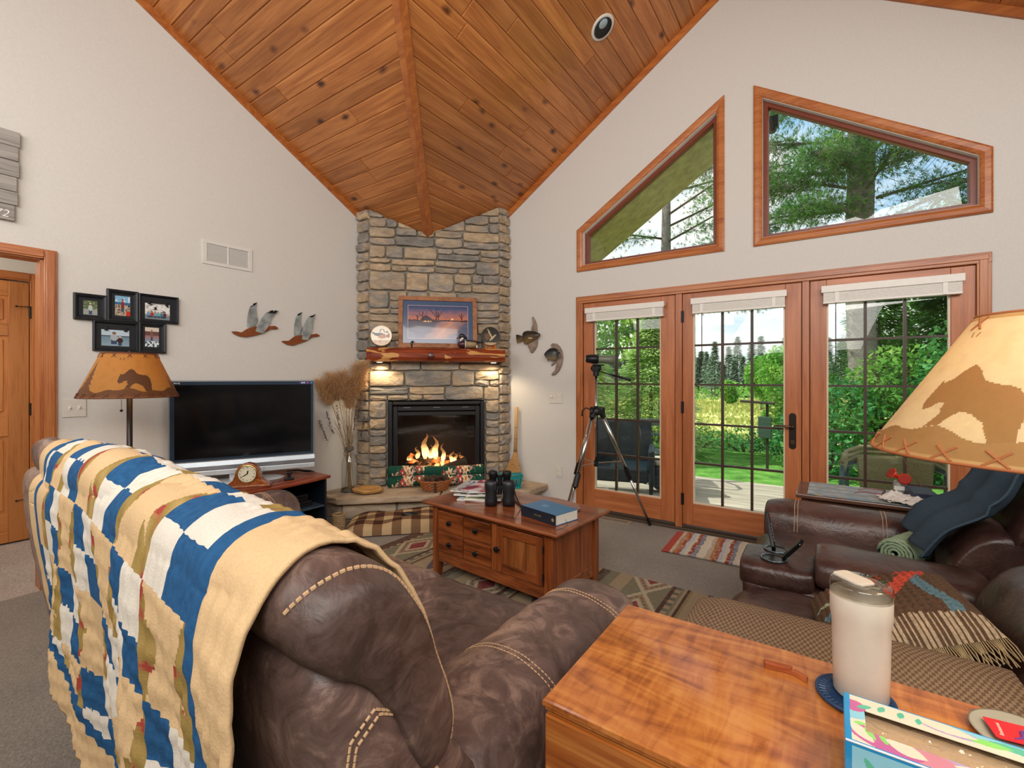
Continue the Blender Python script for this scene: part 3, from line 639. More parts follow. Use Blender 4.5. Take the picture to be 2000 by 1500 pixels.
re = ramp(nt, [(.52, (0, 0, 0)), (.6, (1, .16, .02)), (.7, (1, .4, .1))]); n2 = N(nt, 'ShaderNodeTexNoise', i_Scale=9.0, i_Detail=4.0); L(nt, mp.outputs[0], n2.inputs['Vector']); L(nt, n2.outputs['Fac'], re.inputs[0]); L(nt, re.outputs[0], b.inputs['Emission Color']); b.inputs['Emission Strength'].default_value = 1.6; bump(nt, b, n.outputs['Fac'], .8, .01)
def logm(p0, p1, r_, mat=LOG, seed=0):
    pts = [Vector(p0).lerp(Vector(p1), i / 6) + Vector((nz3(seed, i) * .012, nz3(i, seed) * .012, nz3(seed + 4, i) * .012)) for i in range(7)]
    MB(FD).tube(pts, [r_ * (1 + .18 * nz3(i * 2.1, seed)) for i in range(7)], 11).build('log', mat, gi)
logm((.42, .10, .33), (.97, .07, .37), .052, seed=1); logm((.62, .05, .31), (1.0, .02, .44), .05, plain('log_bark', '33291f', .95, noise_amt=.4, bmp=1, nscale=18), seed=2)
logm((.36, .18, .44), (.86, .2, .40), .035, seed=3); logm((.5, .12, .42), (.95, .22, .47), .03, seed=4); logm((.34, .05, .30), (.5, .02, .42), .045, plain('log_bark', ''), seed=5); logm((.4, .16, .50), (.62, .12, .40), .024, seed=6)
MB(FD).box(.3, 1.07, .02, .34, .225, .27).build('ember_bed', LOG, gi)
FL = bpy.data.materials.new('flame'); nt = new_nodes(FL); tcn = N(nt, 'ShaderNodeTexCoord'); sp = N(nt, 'ShaderNodeSeparateXYZ'); L(nt, tcn.outputs['Generated'], sp.inputs[0])
r = ramp(nt, [(0, (1, .45, .12)), (.2, (1, .72, .32)), (.55, (1, .5, .14)), (1, (.8, .16, .03))]); L(nt, sp.outputs['Z'], r.inputs[0]); e = N(nt, 'ShaderNodeEmission', i_Strength=3.4); L(nt, r.outputs[0], e.inputs[0])
nn = N(nt, 'ShaderNodeTexNoise', i_Scale=9.0, i_Detail=3.0, i_Distortion=1.0); L(nt, tcn.outputs['Object'], nn.inputs['Vector']); ad = N(nt, 'ShaderNodeMath', operation='MULTIPLY_ADD'); ad.inputs[1].default_value = .75; L(nt, nn.outputs['Fac'], ad.inputs[0]); L(nt, sp.outputs['Z'], ad.inputs[2]); rt = ramp(nt, [(.45, (.1, .1, .1)), (1.0, (.92, .92, .92))]); L(nt, ad.outputs[0], rt.inputs[0])
tb = N(nt, 'ShaderNodeBsdfTransparent'); ms = N(nt, 'ShaderNodeMixShader'); L(nt, rt.outputs[0], ms.inputs[0]); L(nt, e.outputs[0], ms.inputs[1]); L(nt, tb.outputs[0], ms.inputs[2]); o = N(nt, 'ShaderNodeOutputMaterial'); L(nt, ms.outputs[0], o.inputs[0])
for i, (x, y, z, h_, w_) in enumerate([(.56, .13, .46, .27, .04), (.67, .14, .45, .25, .035), (.75, .1, .42, .2, .024), (.84, .1, .41, .13, .022), (.88, .08, .42, .1, .018), (.48, .14, .45, .14, .025), (.5, .06, .33, .12, .022), (.6, .06, .34, .1, .026), (.68, .05, .36, .1, .026), (.74, .04, .37, .12, .02), (.4, .16, .44, .06, .03), (.95, .12, .38, .12, .04), (.43, .1, .34, .06, .03), (.62, .16, .44, .16, .03), (.8, .05, .36, .07, .03)]):
    pts = [(x + .03 * (k / 8) ** 1.3 * sin(k * 1.1 + i * 2) , y, z + h_ * k / 8) for k in range(9)]
    MB(FD).tube(pts, [w_ * q for q in (.35, .8, 1, .95, .8, .6, .42, .22, .03)], 10).build('flame', FL, gi, smooth=True)
light('fire_glow', 'POINT', FD @ Vector((.68, .1, .5)), (0, 0, 0), 5, (1, .45, .14), shadow_soft_size=.1)

# mantel
MT = bpy.data.materials.new('cedar_slab'); nt = new_nodes(MT); b = pbr(nt, Roughness=.22, **{'Coat Weight': .6, 'Coat Roughness': .1})
mp = coords(nt, (1.0, 1.0, 1.0), rnd=False); mp.inputs['Rotation'].default_value = (0, 0, -pi / 4); mp2 = N(nt, 'ShaderNodeMapping'); mp2.inputs['Scale'].default_value = (2.6, 6, 13); mp2.inputs['Location'].default_value = (3.2, 0, 1.0); L(nt, mp.outputs[0], mp2.inputs[0])
n = N(nt, 'ShaderNodeTexNoise', i_Scale=1.0, i_Detail=2.5, i_Distortion=.6); L(nt, mp2.outputs[0], n.inputs['Vector'])
mp3 = N(nt, 'ShaderNodeMapping'); mp3.inputs['Scale'].default_value = (3, 60, 60); L(nt, mp.outputs[0], mp3.inputs[0]); n3 = N(nt, 'ShaderNodeTexNoise', i_Scale=1.0, i_Detail=3.0, i_Distortion=.8); L(nt, mp3.outputs[0], n3.inputs['Vector'])
rd = ramp(nt, [(.3, '5c2012'), (.7, 'a04722')]); L(nt, n3.outputs['Fac'], rd.inputs[0]); rl = ramp(nt, [(.3, 'c98a45'), (.7, 'dfaa66')]); L(nt, n3.outputs['Fac'], rl.inputs[0])
rm = ramp(nt, [(.535, (0, 0, 0)), (.55, (1, 1, 1))]); L(nt, n.outputs['Fac'], rm.inputs[0]); mx = N(nt, 'ShaderNodeMixRGB'); L(nt, rm.outputs[0], mx.inputs[0]); L(nt, rd.outputs[0], mx.inputs[1]); L(nt, rl.outputs[0], mx.inputs[2]); L(nt, mx.outputs[0], b.inputs['Base Color'])
mt = thing('mantel_shelf', 'glossy red cedar log mantel with pale sapwood patches', 'mantel', tuple(FD @ Vector((.69, -.08, 1.487))))
prof = [(0.0, 1.632), (-.12, 1.632), (-.155, 1.622), (-.178, 1.60), (-.188, 1.57), (-.186, 1.53), (-.172, 1.5), (-.15, 1.487), (0.0, 1.487)]
R = []
for i in range(29):
    t = i / 28; x = -.005 + t * 1.385; w_ = nz3(t * 5, 2) * .008
    R.append([(x, (y - w_ * (abs(y) / .18)) * (.97 if i in (0, 28) else 1), z + (w_ * .3 if z < 1.5 else 0)) for y, z in prof])
MB(FD).ring(R).build('log_slab', MT, mt)
MB(FD).lathe([(.026, 0), (.022, .004), (.012, -.002), (0, -.003)], 18, T(.617, -.186, 1.552) @ RX(pi / 2), cap=False).build('knot', plain('dark_knot', '1a1413', .3), mt, smooth=True)
MB(FD).ball((.62, -.17, 1.545), .055, .02, .045, n=16, m=8).build('knot_ring', plain('knot_ring', '5a1f14', .25), mt, smooth=True)
for x in (.115, 1.265):
    MB(FD).cyl((x, -.115, 1.489), (x, -.115, 1.481), .034, n=20).build('puck_light', plain('puck_rim', 'cfc7ba', .4), mt)
    MB(FD).cyl((x, -.115, 1.482), (x, -.115, 1.479), .027, n=20).build('puck_lens', emis('puck_lens', 'ffe9c0', 5.0) if 'puck_lens' not in MATS else MATS['puck_lens'], mt)
    light('puck_spot', 'SPOT', FD @ Vector((x, -.115, 1.472)), (0, 0, 0), 10, (1, .78, .5), spot_size=RAD(150), spot_blend=.6, shadow_soft_size=.02)

# ---- on the mantel
ZM = 1.632
def paintdisc(M, R, colf, name, mat, root, nr=20, na=60, dish=.0):
    return MB().grid(na, nr, lambda u, v: (R * v * cos(2 * pi * u), dish * v * v, R * v * sin(2 * pi * u)), lambda u, v: colf(v * cos(2 * pi * u), v * sin(2 * pi * u)), M).build(name, mat, root, solid=.002)
GLOSS = attr_mat('glossy_print', .15, coat=.5, var=.03); MATTE = attr_mat('matte_print', .7, var=.05); CLOTHP = attr_mat('woven_print', .9, .3, 500, .12); CERAM = attr_mat('ceramic_print', .2, coat=.4, var=.03)
H_ = HEX
def el(x, y, cx, cy, rx, ry, a=0):
    dx, dy = x - cx, y - cy; c, s = cos(a), sin(a); return ((dx * c + dy * s) / rx) ** 2 + ((-dx * s + dy * c) / ry) ** 2 < 1
def duckplate(x, y):
    if x * x + y * y > .93: return H_('d9b36b')
    if el(x, y, .52, .28, .17, .16): return H_('1d1f26') if y > .3 else H_('e8dfd4')
    if el(x, y, .66, .02, .14, .26): return H_('8e4a35')
    if el(x, y, .12, -.1, .42, .2, .1): return H_('b8763a')
    if el(x, y, -.15, .08, .6, .17, -.1): return H_('2c3244')
    if el(x, y, -.6, .18, .34, .09, -.35): return H_('35263a')
    if abs(sqrt((x - .08) ** 2 + (y - .42) ** 2) - .2) < .035 and y > .3: return H_('30303a')
    if y < -.45: return mixc(H_('c9a983'), H_('a34b3a'), max(0, nz3(x * 4, y * 4)))
    return H_('ece2cc')
def easel(M, R, root, mat):
    b = MB(M)
    for s in (-1, 1): b.tube([(s * R * .5, -.02, 0), (s * R * .5, -.005, .012), (s * R * .5, .012, R * .9)], .0028, 6).tube([(s * R * .5, .012, R * .6), (s * R * .4, .05, .0)], .0025, 6)
    b.tube([(-R * .5, .012, R * .6), (R * .5, .012, R * .6)], .0025, 6); b.build('plate_stand', mat, root)
t = thing('decorative_plate', 'round cream plate painted with two wood ducks on a black stand', 'plate', tuple(FD @ Vector((.13, -.09, ZM))))
M = FD @ T(.13, -.1, ZM); easel(M, .1, t, BLACK); paintdisc(M @ T(0, .004, .118) @ RX(-.12), .103, duckplate, 'plate', CERAM, t)
def goose(x, y):
    if el(x, y, -.05, .25, .08, .62, .45) or el(x, y, .25, -.15, .5, .1, .75): return H_('c9b58c')
    if el(x, y, -.35, -.05, .3, .38, .2): return H_('6b4a2a')
    if y < -.7: return H_('b59a70')
    return mixc(H_('16130c'), H_('3a3018'), max(0, -x * .4 + .2 + .3 * nz3(x * 2, y * 2)))
t = thing('decorative_plate', 'dark round plate with a flying goose on a small amber stand', 'plate', tuple(FD @ Vector((1.235, -.09, ZM))))
M = FD @ T(1.235, -.1, ZM); paintdisc(M @ T(0, .004, .13) @ RX(-.12), .098, goose, 'plate', CERAM, t)
m = MB(M)
for s in (-1, 1): m.tube([(s * .05, -.02, 0), (s * .05, -.012, .018), (s * .045, .014, .06)], .005, 8)
m.tube([(-.05, -.01, .012), (.05, -.01, .012)], .005, 8).tube([(-.03, .05, .0), (-.045, .012, .06)], .004, 6).tube([(.03, .05, .0), (.045, .012, .06)], .004, 6)
m.build('plate_stand', plain('stand_orange_glow', 'e07a28', .15), t, smooth=True)  # glowing orange reflection is painted in as the stand's colour
t = thing('glass_mug', 'clear handled glass mug beside the duck plate', 'mug', tuple(FD @ Vector((.285, -.08, ZM))))
M = FD @ T(.285, -.085, ZM); MB().lathe([(.028, 0), (.033, .004), (.033, .125), (.03, .125), (.029, .02), (.0, .016)], 24, M, cap=False).build('glass_body', CLEAR, t, smooth=True)
MB(M).tube([(-.032, 0, .1), (-.06, 0, .1), (-.068, 0, .085), (-.066, 0, .045), (-.055, 0, .028), (-.032, 0, .028)], .0055, 8).build('handle', CLEAR, t, smooth=True)
t = thing('bird_figurine', 'tiny black bird figurine in front of the framed print', 'figurine', tuple(FD @ Vector((.43, -.11, ZM))))
M = FD @ T(.43, -.11, ZM); MB(M).tube([(0, 0, 0), (0, 0, .02), (-.004, 0, .045), (.006, 0, .06)], [.01, .012, .014, .008], 10).ball((.008, 0, .06), .011, n=10, m=6).build('body', plain('figurine_black', '121214', .2), t, smooth=True)
MB(M).tube([(.016, 0, .062), (.036, 0, .056)], [.004, .0008], 6).build('beak', plain('beak_ochre', 'c29450', .3), t)
t = thing('framed_print', 'wood-framed sunset lake print with blue mat leaning on the chimney', 'picture', tuple(FD @ Vector((.695, -.04, ZM))))
M = FD @ T(.695, -.098, ZM) @ RX(-.12)
fw, fh = .80, .535
WF = wood('barnwood', 0, '6f4326', '96603a', 'ab764b', .6, 20, knots=9)
m = MB(M)
for a in ((-fw / 2, fw / 2, 0, .045), (-fw / 2, fw / 2, fh - .045, fh)): m.box(a[0], a[1], -.022, 0, a[2], a[3])
for s in (-1, 1): m.box(min(s * fw / 2, s * (fw / 2 - .045)), max(s * fw / 2, s * (fw / 2 - .045)), -.021, 0, .045, fh - .045)
m.build('frame', WF, t, bevel=.003)
def sunset(u, v):
    x, y = u, v; n = nz3(x * 7, y * 9); hz = .52 + .02 * n
    d = sqrt((x - .74) ** 2 + ((y - .6) * .6) ** 2)
    if d < .018: return H_('ffe6b0')
    if y > hz:
        c = mixc(H_('e0814a'), H_('54648a'), min(1, (y - hz) * 2.3 + abs(n) * .3)); c = mixc(c, H_('2f3f63'), max(0, (y - .82) * 3))
        if y < hz + .05 + .05 * nz3(x * 30, 3): c = H_('54373a')
        if .2 < x < .4 and y < .72 - abs(x - .3) * 1.2: c = H_('4a3d46')
        for tx, th in ((.24, .3), (.47, .42), (.5, .3), (.16, .2), (.9, .25)):
            if abs(x - tx - .02 * nz3(y * 8, tx * 9)) < .006 + .004 * (1 - (y - hz) / .4) and y < hz + th: c = H_('3b2b33')
            if y > hz + .12 and abs(abs(x - tx) - (y - hz - .12) * .45) < .006 and y < hz + th * .95: c = H_('4a3640')
    else:
        k = abs(x - .74 + (hz - y) * .5 + .08 * n); c = mixc(H_('e39a6e'), H_('5a5c74'), min(1, k * 3.2 + .15)); c = mixc(c, H_('8f8fae'), max(0, n) * .5 + max(0, .22 - y) * 1.4)
        if x < .45 and y > .3: c = mixc(c, H_('57505e'), .6)
    if .24 < x < .38 and .5 < y < .545 and int(x * 60) % 3: c = H_('ffc773')
    return c
M2 = M @ T(-fw / 2 + .045, -.006, .045); pw, ph = fw - .09, fh - .09
def matc(u, v):
    x, y = u * pw, v * ph; e = min(x, pw - x, y, ph - y)
    if e < .048: return H_('4b5f7e')
    if e < .054: return H_('c9a9a8')
    return sunset((x - .054) / (pw - .108), (y - .054) / (ph - .108))
MB().grid(150, 94, lambda u, v: (u * pw, 0, v * ph), matc, M2).build('print', GLOSS, t, solid=.002)
# wood duck decoy
t = thing('duck_decoy', 'painted wood duck decoy with a crested head and white throat', 'decoy', tuple(FD @ Vector((1.0, -.12, ZM))))
M = FD @ T(1.0, -.125, ZM)
def bodyring(pts, name, mat):
    MB(M).ring([[(x, ry * cos(a), z + rz * sin(a)) for a in [2 * pi * k / 14 for k in range(14)]] for x, z, ry, rz in pts]).build(name, mat, t, smooth=True)
bodyring([(-.108, .035, .01, .012), (-.1, .036, .03, .026), (-.075, .038, .037, .037), (-.045, .04, .04, .04), (-.035, .04, .04, .04)], 'breast', plain('breast_maroon', '43202a', .35, noise_amt=.5, nscale=150))
bodyring([(-.036, .04, .041, .041), (-.028, .04, .0415, .0415)], 'breast_stripe', WHITE)
bodyring([(-.028, .04, .041, .04), (.02, .038, .043, .038), (.06, .037, .038, .034), (.085, .038, .028, .026)], 'flank', plain('flank_tan', 'a08a64', .4, noise_amt=.15, nscale=120))
bodyring([(-.02, .066, .03, .016), (.03, .068, .032, .014), (.08, .062, .026, .014), (.13, .058, .012, .008), (.165, .062, .004, .003)], 'back_and_tail', plain('duck_back', '1e211f', .35))
MB(M).box(.08, .095, -.03, .03, .0, .03).build('tail_patch', WHITE, t, bevel=.006)
bodyring([(-.098, .118, .004, .006), (-.088, .122, .018, .02), (-.068, .124, .021, .026), (-.045, .122, .016, .022), (-.022, .11, .009, .014), (-.008, .096, .003, .005)], 'crested_head', plain('duck_head', '20262a', .3))
bodyring([(-.085, .072, .02, .014), (-.072, .09, .02, .022), (-.055, .1, .015, .018), (-.045, .105, .008, .01)], 'white_throat', WHITE)
MB(M).tube([(-.09, 0, .115), (-.118, 0, .103)], [.009, .005], 8).build('bill', plain('bill_red', '9c5a4c', .3), t)

# ---- on the hearth
ZH = .22
def flor(u, v):
    c = mixc(H_('174a3a'), H_('0f3a2e'), max(0, nz3(u * 20, v * 6)))
    for k in range(46):
        fx, fy = (k * .6180339) % 1, (k * .7548776 + .13) % 1; d = sqrt(((u - fx) * 5.5) ** 2 + ((v - fy) * 1.0) ** 2); s = .07 + .05 * (k % 3)
        a = atan2((v - fy), (u - fx) * 5.5)
        if d < s * (1 + .35 * sin(a * 6)): return H_(['d8a9a0', 'b8454a', 'e0c9a8'][k % 3]) if d > s * .4 else H_(['a23a52', 'e8d8b8', 'c97d4a'][k % 3])
        if abs((u - fx) * 5.5 - .15 - .1 * sin((v - fy) * 9)) < .014 and abs(v - fy) < .13: return H_('7d8f5a')
    return c
t = thing('draft_stopper', 'pair of green floral fabric draft rolls across the base of the insert', 'draft stopper', tuple(FD @ Vector((.68, -.1, ZH))))
for zc, yc, r_ in ((ZH + .062, -.115, .058), (ZH + .155, -.105, .052)):
    def fn(u, v, zc=zc, yc=yc, r_=r_):
        a = 2 * pi * v; e = min(1, sqrt(max(0, 1 - max(0, (abs(u - .5) - .46) / .04) ** 2)) + .05) * (1 + .05 * nz3(u * 14, v * 3, zc)); return (.185 + u * .985, yc + r_ * e * cos(a) * .95, zc + r_ * e * sin(a) + .01 * sin(u * 5 + zc * 20))
    MB(FD).grid(170, 26, fn, flor).build('fabric_roll', CLOTHP, t, smooth=True)
t = thing('wooden_bowl', 'shallow live-edge wooden bowl on the left of the hearth', 'bowl', (.38, -1.30, ZH))
R = []
for rr, z in ((.085, 0), (.125, .012), (.14, .034), (.132, .042), (.075, .04), (.066, .03), (.0001, .026)):
    R.append([(.38 + rr * (1 + .09 * sin(2 * a + 1) + .04 * sin(5 * a)) * cos(a) * 1.0, -1.30 + rr * (1 + .09 * sin(2 * a + 1) + .04 * sin(5 * a)) * sin(a), ZH + z + .001) for a in [2 * pi * k / 36 for k in range(36)]])
MB().ring(R, False).build('bowl_body', wood('bowl_wood', 0, '8f6030', 'b98a4c', 'cfa266', .35, 12), t, smooth=True)
MB().ring([[tuple(Vector((.38, -1.3, 0)) + (Vector(p) - Vector((.38, -1.3, 0))) * q) for p in R[k]] for k, q in ((0, 1.01), (1, 1.012), (2, 1.008))], False).build('bark_edge', plain('bark_dark', '4a3018', .9, noise_amt=.3, bmp=.8), t)
# pinecone basket
PB = FD @ T(.66, -.30, ZH)
t = thing('wicker_basket', 'oval brown wicker basket heaped with pine cones', 'basket', tuple(PB.translation))
WK = plain('wicker_brown', '9a5a2c', .5, noise_amt=.3, bmp=.4, nscale=50)
for k in range(7):
    z = .012 + k * .0145; q = .72 + .28 * (k / 6) ** .8
    MB(PB).tube([(.15 * q * cos(a), .1 * q * sin(a), z + .004 * sin(a * 15 + k * pi)) for a in [2 * pi * i / 60 for i in range(60)]], .0082, 7, closed=True).build('wicker_weave', WK, t, smooth=True)
MB(PB).lathe([(.0, .004), (.1, .004), (.1, .01)], 24, Matrix.Diagonal((1, .67, 1, 1)), cap=False).build('basket_base', WK, t)
m = MB(PB)
for i in range(24): a = 2 * pi * i / 24; m.tube([(.105 * cos(a), .07 * sin(a), .005), (.158 * cos(a), .106 * sin(a), .1)], .0045, 6)
m.build('stakes', WK, t)
for s in (-1, 1): MB(PB).tube([(s * .148, -.03, .09), (s * .178, -.028, .118), (s * .19, 0, .128), (s * .178, .028, .118), (s * .148, .03, .09)], .007, 8).build('handle', WK, t, smooth=True)
MB(PB).box(-.012, .012, -.108, -.092, .0, .1).build('strap', plain('strap_dark', '3d2112', .6), t, bevel=.003)
CONE = plain('pine_cone', '6b5140', .9, noise_amt=.35, nscale=30)
m = MB()
for k in range(9):
    for i in range(8):
        a = 2 * pi * i / 8 + k * .4; rr = .024 * sin(pi * (k + 1.2) / 11); z = k * .0062; m.add([(rr * .4 * cos(a), rr * .4 * sin(a), z), (rr * 1.25 * cos(a - .3), rr * 1.25 * sin(a - .3), z + .004), (rr * 1.45 * cos(a), rr * 1.45 * sin(a), z + .008), (rr * 1.25 * cos(a + .3), rr * 1.25 * sin(a + .3), z + .004)], [(0, 1, 2, 3)])
m.tube([(0, 0, 0), (0, 0, .055)], [.014, .006], 8)
cone0 = None; rr_ = random.Random(4)
for k in range(15):
    a = k * 2.4; q = sqrt(k / 15) * .9; loc = PB @ Vector((.12 * q * cos(a), .075 * q * sin(a), .082 + .022 * (1 - q) + rr_.uniform(0, .008)))
    if cone0 is None: cone0 = m.build('pine_cone', CONE, None, local=True); tag(cone0, 'brown open pine cone heaped in the wicker basket', 'pine cone', 'pine cones in the basket'); c = cone0
    else: c = dup(cone0, None)
    c.location = loc; c.rotation_euler = (rr_.uniform(-1.6, 1.6), rr_.uniform(-1.2, 1.2), rr_.uniform(0, 6))
# teal basket and broom
TB = T(1.375, -.36, ZH + .002) @ RZ(RAD(38)); TEAL = plain('teal_plastic', '0f8f92', .4)
t = thing('storage_basket', 'teal slotted plastic basket standing on the right end of the hearth', 'basket', tuple(TB.translation))
bw, bd, bh = .135, .085, .125
def quad_at(q): return [(-bw * q, -bd * q), (bw * q, -bd * q), (bw * q, bd * q), (-bw * q, bd * q)]
MB(TB).prism(quad_at(.84), 0, .004).build('basket_floor', TEAL, t)
def wallbars(p0, p1, n):
    m = MB(TB); qz = lambda z: .84 + .16 * z / bh
    for i in range(n + 1):
        f_ = i / n; wd = .06 / n * 1.0
        for g in (f_,):
            A = [Vector((lerp(p0[0], p1[0], g) * qz(z), lerp(p0[1], p1[1], g) * qz(z), z)) for z in (.0, bh * .86)]; d = (Vector((p1[0] - p0[0], p1[1] - p0[1], 0))).normalized() * (.0045)
            nrm = Vector((d.y, -d.x, 0)).normalized() * .0015
            m.add([A[0] - d - nrm, A[0] + d - nrm, A[1] + d - nrm, A[1] - d - nrm, A[0] - d + nrm, A[0] + d + nrm, A[1] + d + nrm, A[1] - d + nrm], [(0, 1, 2, 3), (7, 6, 5, 4), (0, 4, 5, 1), (1, 5, 6, 2), (2, 6, 7, 3), (3, 7, 4, 0)])
    return m
c4 = [(-bw, -bd), (bw, -bd), (bw, bd), (-bw, bd)]
for i in range(4): wallbars(c4[i], c4[(i + 1) % 4], 13 if i % 2 == 0 else 8).build('slotted_side', TEAL, t)
for z0, z1, o in ((0, .016, 0), (bh * .8, bh, .002), (bh - .006, bh, .01)):
    q0, q1 = .84 + .16 * z0 / bh, .84 + .16 * z1 / bh; m = MB(TB)
    R = [[(sx * (bw * q + w_), sy * (bd * q + w_), z) for sx, sy in ((-1, -1), (1, -1), (1, 1), (-1, 1))] for q, w_, z in ((q0, -.002, z0), (q0, .001 + o, z0), (q1, .001 + o, z1), (q1, -.002, z1), (q0, -.002, z0))]
    m.ring(R, False).build('basket_band', TEAL, t)
for s in (-1, 1): MB(TB).box(s * bw - .012, s * bw + .012, -.03, .03, bh - .004, bh + .01).build('grip', TEAL, t, bevel=.003)
for i, (x, y, c_, h_) in enumerate(((-.085, -.03, 'e8e2d6', .07), (-.055, -.035, 'd9d2c4', .06), (-.03, .0, 'efe9de', .075), (.0, -.03, '7d2230', .08), (.03, -.02, '201c22', .06), (.055, -.035, '8f2536', .075), (.085, -.01, '2a2226', .07), (.04, .03, 'd9cf9a', .06))):
    o = MB(TB).lathe([(.0, .005), (.012, .006), (.013, h_ * .8), (.006, h_ * .9), (.006, h_), (0, h_)], 12, T(x, y, 0)).build('small_bottle', plain('bottle_' + c_, c_, .35), None, smooth=True); tag(o, None, 'bottle', 'small bottles inside the teal basket'); o['label'] = 'small ' + {'e8e2d6': 'white', 'd9d2c4': 'white', 'efe9de': 'white', '7d2230': 'dark red', '201c22': 'black', '8f2536': 'dark red', '2a2226': 'black', 'd9cf9a': 'pale yellow'}[c_] + ' container inside the teal basket'
BR = T(1.262, -.1, ZH)
t = thing('hearth_broom', 'natural straw hand broom leaning behind the teal basket', 'broom', (1.262, -.1, ZH))
STRAW = plain('straw', 'b58a54', .8, noise_amt=.25, bmp=.6, nscale=70); m = MB(BR)
R = [[(w_ * cos(a), .012 + d_ * sin(a) + lean, z) for a in [2 * pi * k / 20 for k in range(20)]] for z, w_, d_, lean in ((.0, .11, .022, -.03), (.08, .1, .024, -.02), (.17, .07, .024, 0), (.25, .035, .022, .01), (.3, .022, .02, .02), (.32, .019, .018, .02))]
m.ring(R).build('bristles', STRAW, t)
m = MB(BR)
for k in range(60):
    x = -.105 + .21 * k / 59; m.tube([(x, -.045 + .012 * (k % 2), .003 + .006 * (k % 3)), (x * .9, -.03, .09), (x * .35, .0, .24)], .0017, 4)
m.build('loose_straws', STRAW, t)
MB(BR).tube([(0, .03, .31), (0, .045, .55), (0, .06, .79)], [.019, .017, .0165], 12).build('wrapped_handle', plain('straw_handle', 'c69a62', .6, noise_amt=.12, nscale=90), t, smooth=True)
for z, r_, y in ((.315, .021, .03), (.33, .021, .031), (.45, .0185, .038), (.57, .0182, .046)): MB(BR).tube([(r_ * cos(a), y + r_ * sin(a), z) for a in [2 * pi * i / 16 for i in range(16)]], .002, 5, closed=True).build('binding', plain('binding_dark', '4a3020', .7), t)
m = MB(BR); m.tube([((.068 + .002) * cos(a), .012 + .026 * sin(a), .175) for a in [2 * pi * i / 24 for i in range(24)]], .0022, 5, closed=True).build('stitching', plain('binding_dark', ''), t)
# vase of dried grasses
VX, VY = .19, -1.37
t = thing('glass_bottle_vase', 'tall clear glass bottle vase of dried grasses beside the chimney', 'vase', (VX, VY, ZH)); M = T(VX, VY, ZH)
MB().lathe([(.0, .004), (.072, .0), (.076, .012), (.076, .25), (.07, .3), (.045, .36), (.036, .39), (.038, .42), (.033, .42), (.031, .39), (.04, .36), (.066, .3), (.072, .25), (.072, .014), (0, .012)], 28, M, cap=False).build('glass_body', CLEAR, t, smooth=True)
MB().lathe([(.078, 0), (.08, .004), (.08, .024), (.077, .026)], 28, M, cap=False).build('zinc_base', plain('zinc', '6f6d68', .5, .7), t)
MB(M).lathe([(.037, .395), (.041, .4), (.041, .425), (.037, .43)], 20, None, cap=False).build('zinc_collar', plain('zinc', ''), t)
m = MB(M)
for s in (-1, 1): m.tube([(s * .041, 0, .41), (s * .055, -.02, .38), (s * .03, -.045, .355), (0, -.05, .35)], .0025, 6)
m.build('bail_wire', plain('brass_wire', '9a7a48', .4, .8), t)
gr = random.Random(8)
PAMP = leaf_mat('pampas', 'd4b48a', 'e6c9a0', 'f2dfbe', .45); STALK = plain('dry_stalk', '8d7452', .8, noise_amt=.25); SEED = plain('seed_head', '4a2e22', .9, noise_amt=.3)
def g_stalk(tipx, tipy, tipz, r_=.0018, mat=STALK, name='stalk', x0=0, y0=0):
    p = [Vector((x0, y0, .02)), Vector((x0 * .3 + tipx * .12, y0 * .3 + tipy * .12, .4)), Vector((tipx * .55, tipy * .55, lerp(.4, tipz, .6))), Vector((tipx, tipy, tipz))]
    pts = [];
    for k in range(9):
        u = k / 8; pts.append(p[0] * (1 - u) ** 3 + p[1] * 3 * u * (1 - u) ** 2 + p[2] * 3 * u * u * (1 - u) + p[3] * u ** 3)
    return pts
m = MB(M)
for k in range(26): m.tube(g_stalk(gr.uniform(-.12, .1), gr.uniform(-.12, .08), gr.uniform(.6, .85), x0=gr.uniform(-.04, .04), y0=gr.uniform(-.04, .04)), .002, 4)
m.build('stalks', STALK, t, kind='stuff')
for hx, hy, hz, ht, wd in ((-.05, -.1, .88, .24, .09), (.08, -.0, .92, .3, .08), (-.07, -.17, .84, .22, .08), (.02, -.06, .88, .26, .09), (.1, .05, .98, .27, .06), (.03, -.02, .8, .26, .08)):
    m = MB(M); P0 = Vector((hx, hy, hz))
    for k in range(1700):
        u = gr.random(); a = gr.uniform(0, 2 * pi); rr = wd * sin(pi * min(1, u * .8 + .18)) * gr.uniform(.2, 1); z = u * ht
        q = P0 + Vector((rr * .35 * cos(a) + hx * u * .5, rr * .35 * sin(a) + hy * u * .5, z)); d = Vector((cos(a), sin(a), gr.uniform(.2, 1.2))).normalized() * gr.uniform(.04, .10) * (wd / .08)
        s = Vector((-sin(a), cos(a), 0)) * .0011; e_ = q + d; f_ = e_ + d * .6 + Vector((0, 0, -.03)); m.add([q - s, q + s, e_ + s, e_ - s, f_], [(0, 1, 2, 3), (3, 2, 4)])
    o = m.build('plume', PAMP, t); MB(M).tube(g_stalk(hx, hy, hz + ht * .3), .003, 5).build('plume_stem', STALK, t)
for hx, hy, hz, ht in ((-.1, -.12, .56, .22), (-.07, -.06, .6, .24), (-.1, -.18, .5, .2), (.1, -.02, .6, .24), (.13, .0, .7, .26), (.09, .06, .52, .2)):
    m = MB(M)
    for k in range(110):
        u = gr.random(); a = gr.uniform(0, 6.28); q = Vector((hx * (1 + u * .35), hy * (1 + u * .35), hz + u * ht)) + Vector((cos(a), sin(a), 0)) * gr.uniform(0, .016); s_ = .006
        m.add([q, q + Vector((s_, 0, s_ * .5)), q + Vector((0, s_, s_)), q + Vector((0, 0, s_ * 1.6))], [(0, 1, 2), (0, 2, 3), (0, 3, 1), (1, 3, 2)])
    m.build('seed_head', SEED, t)
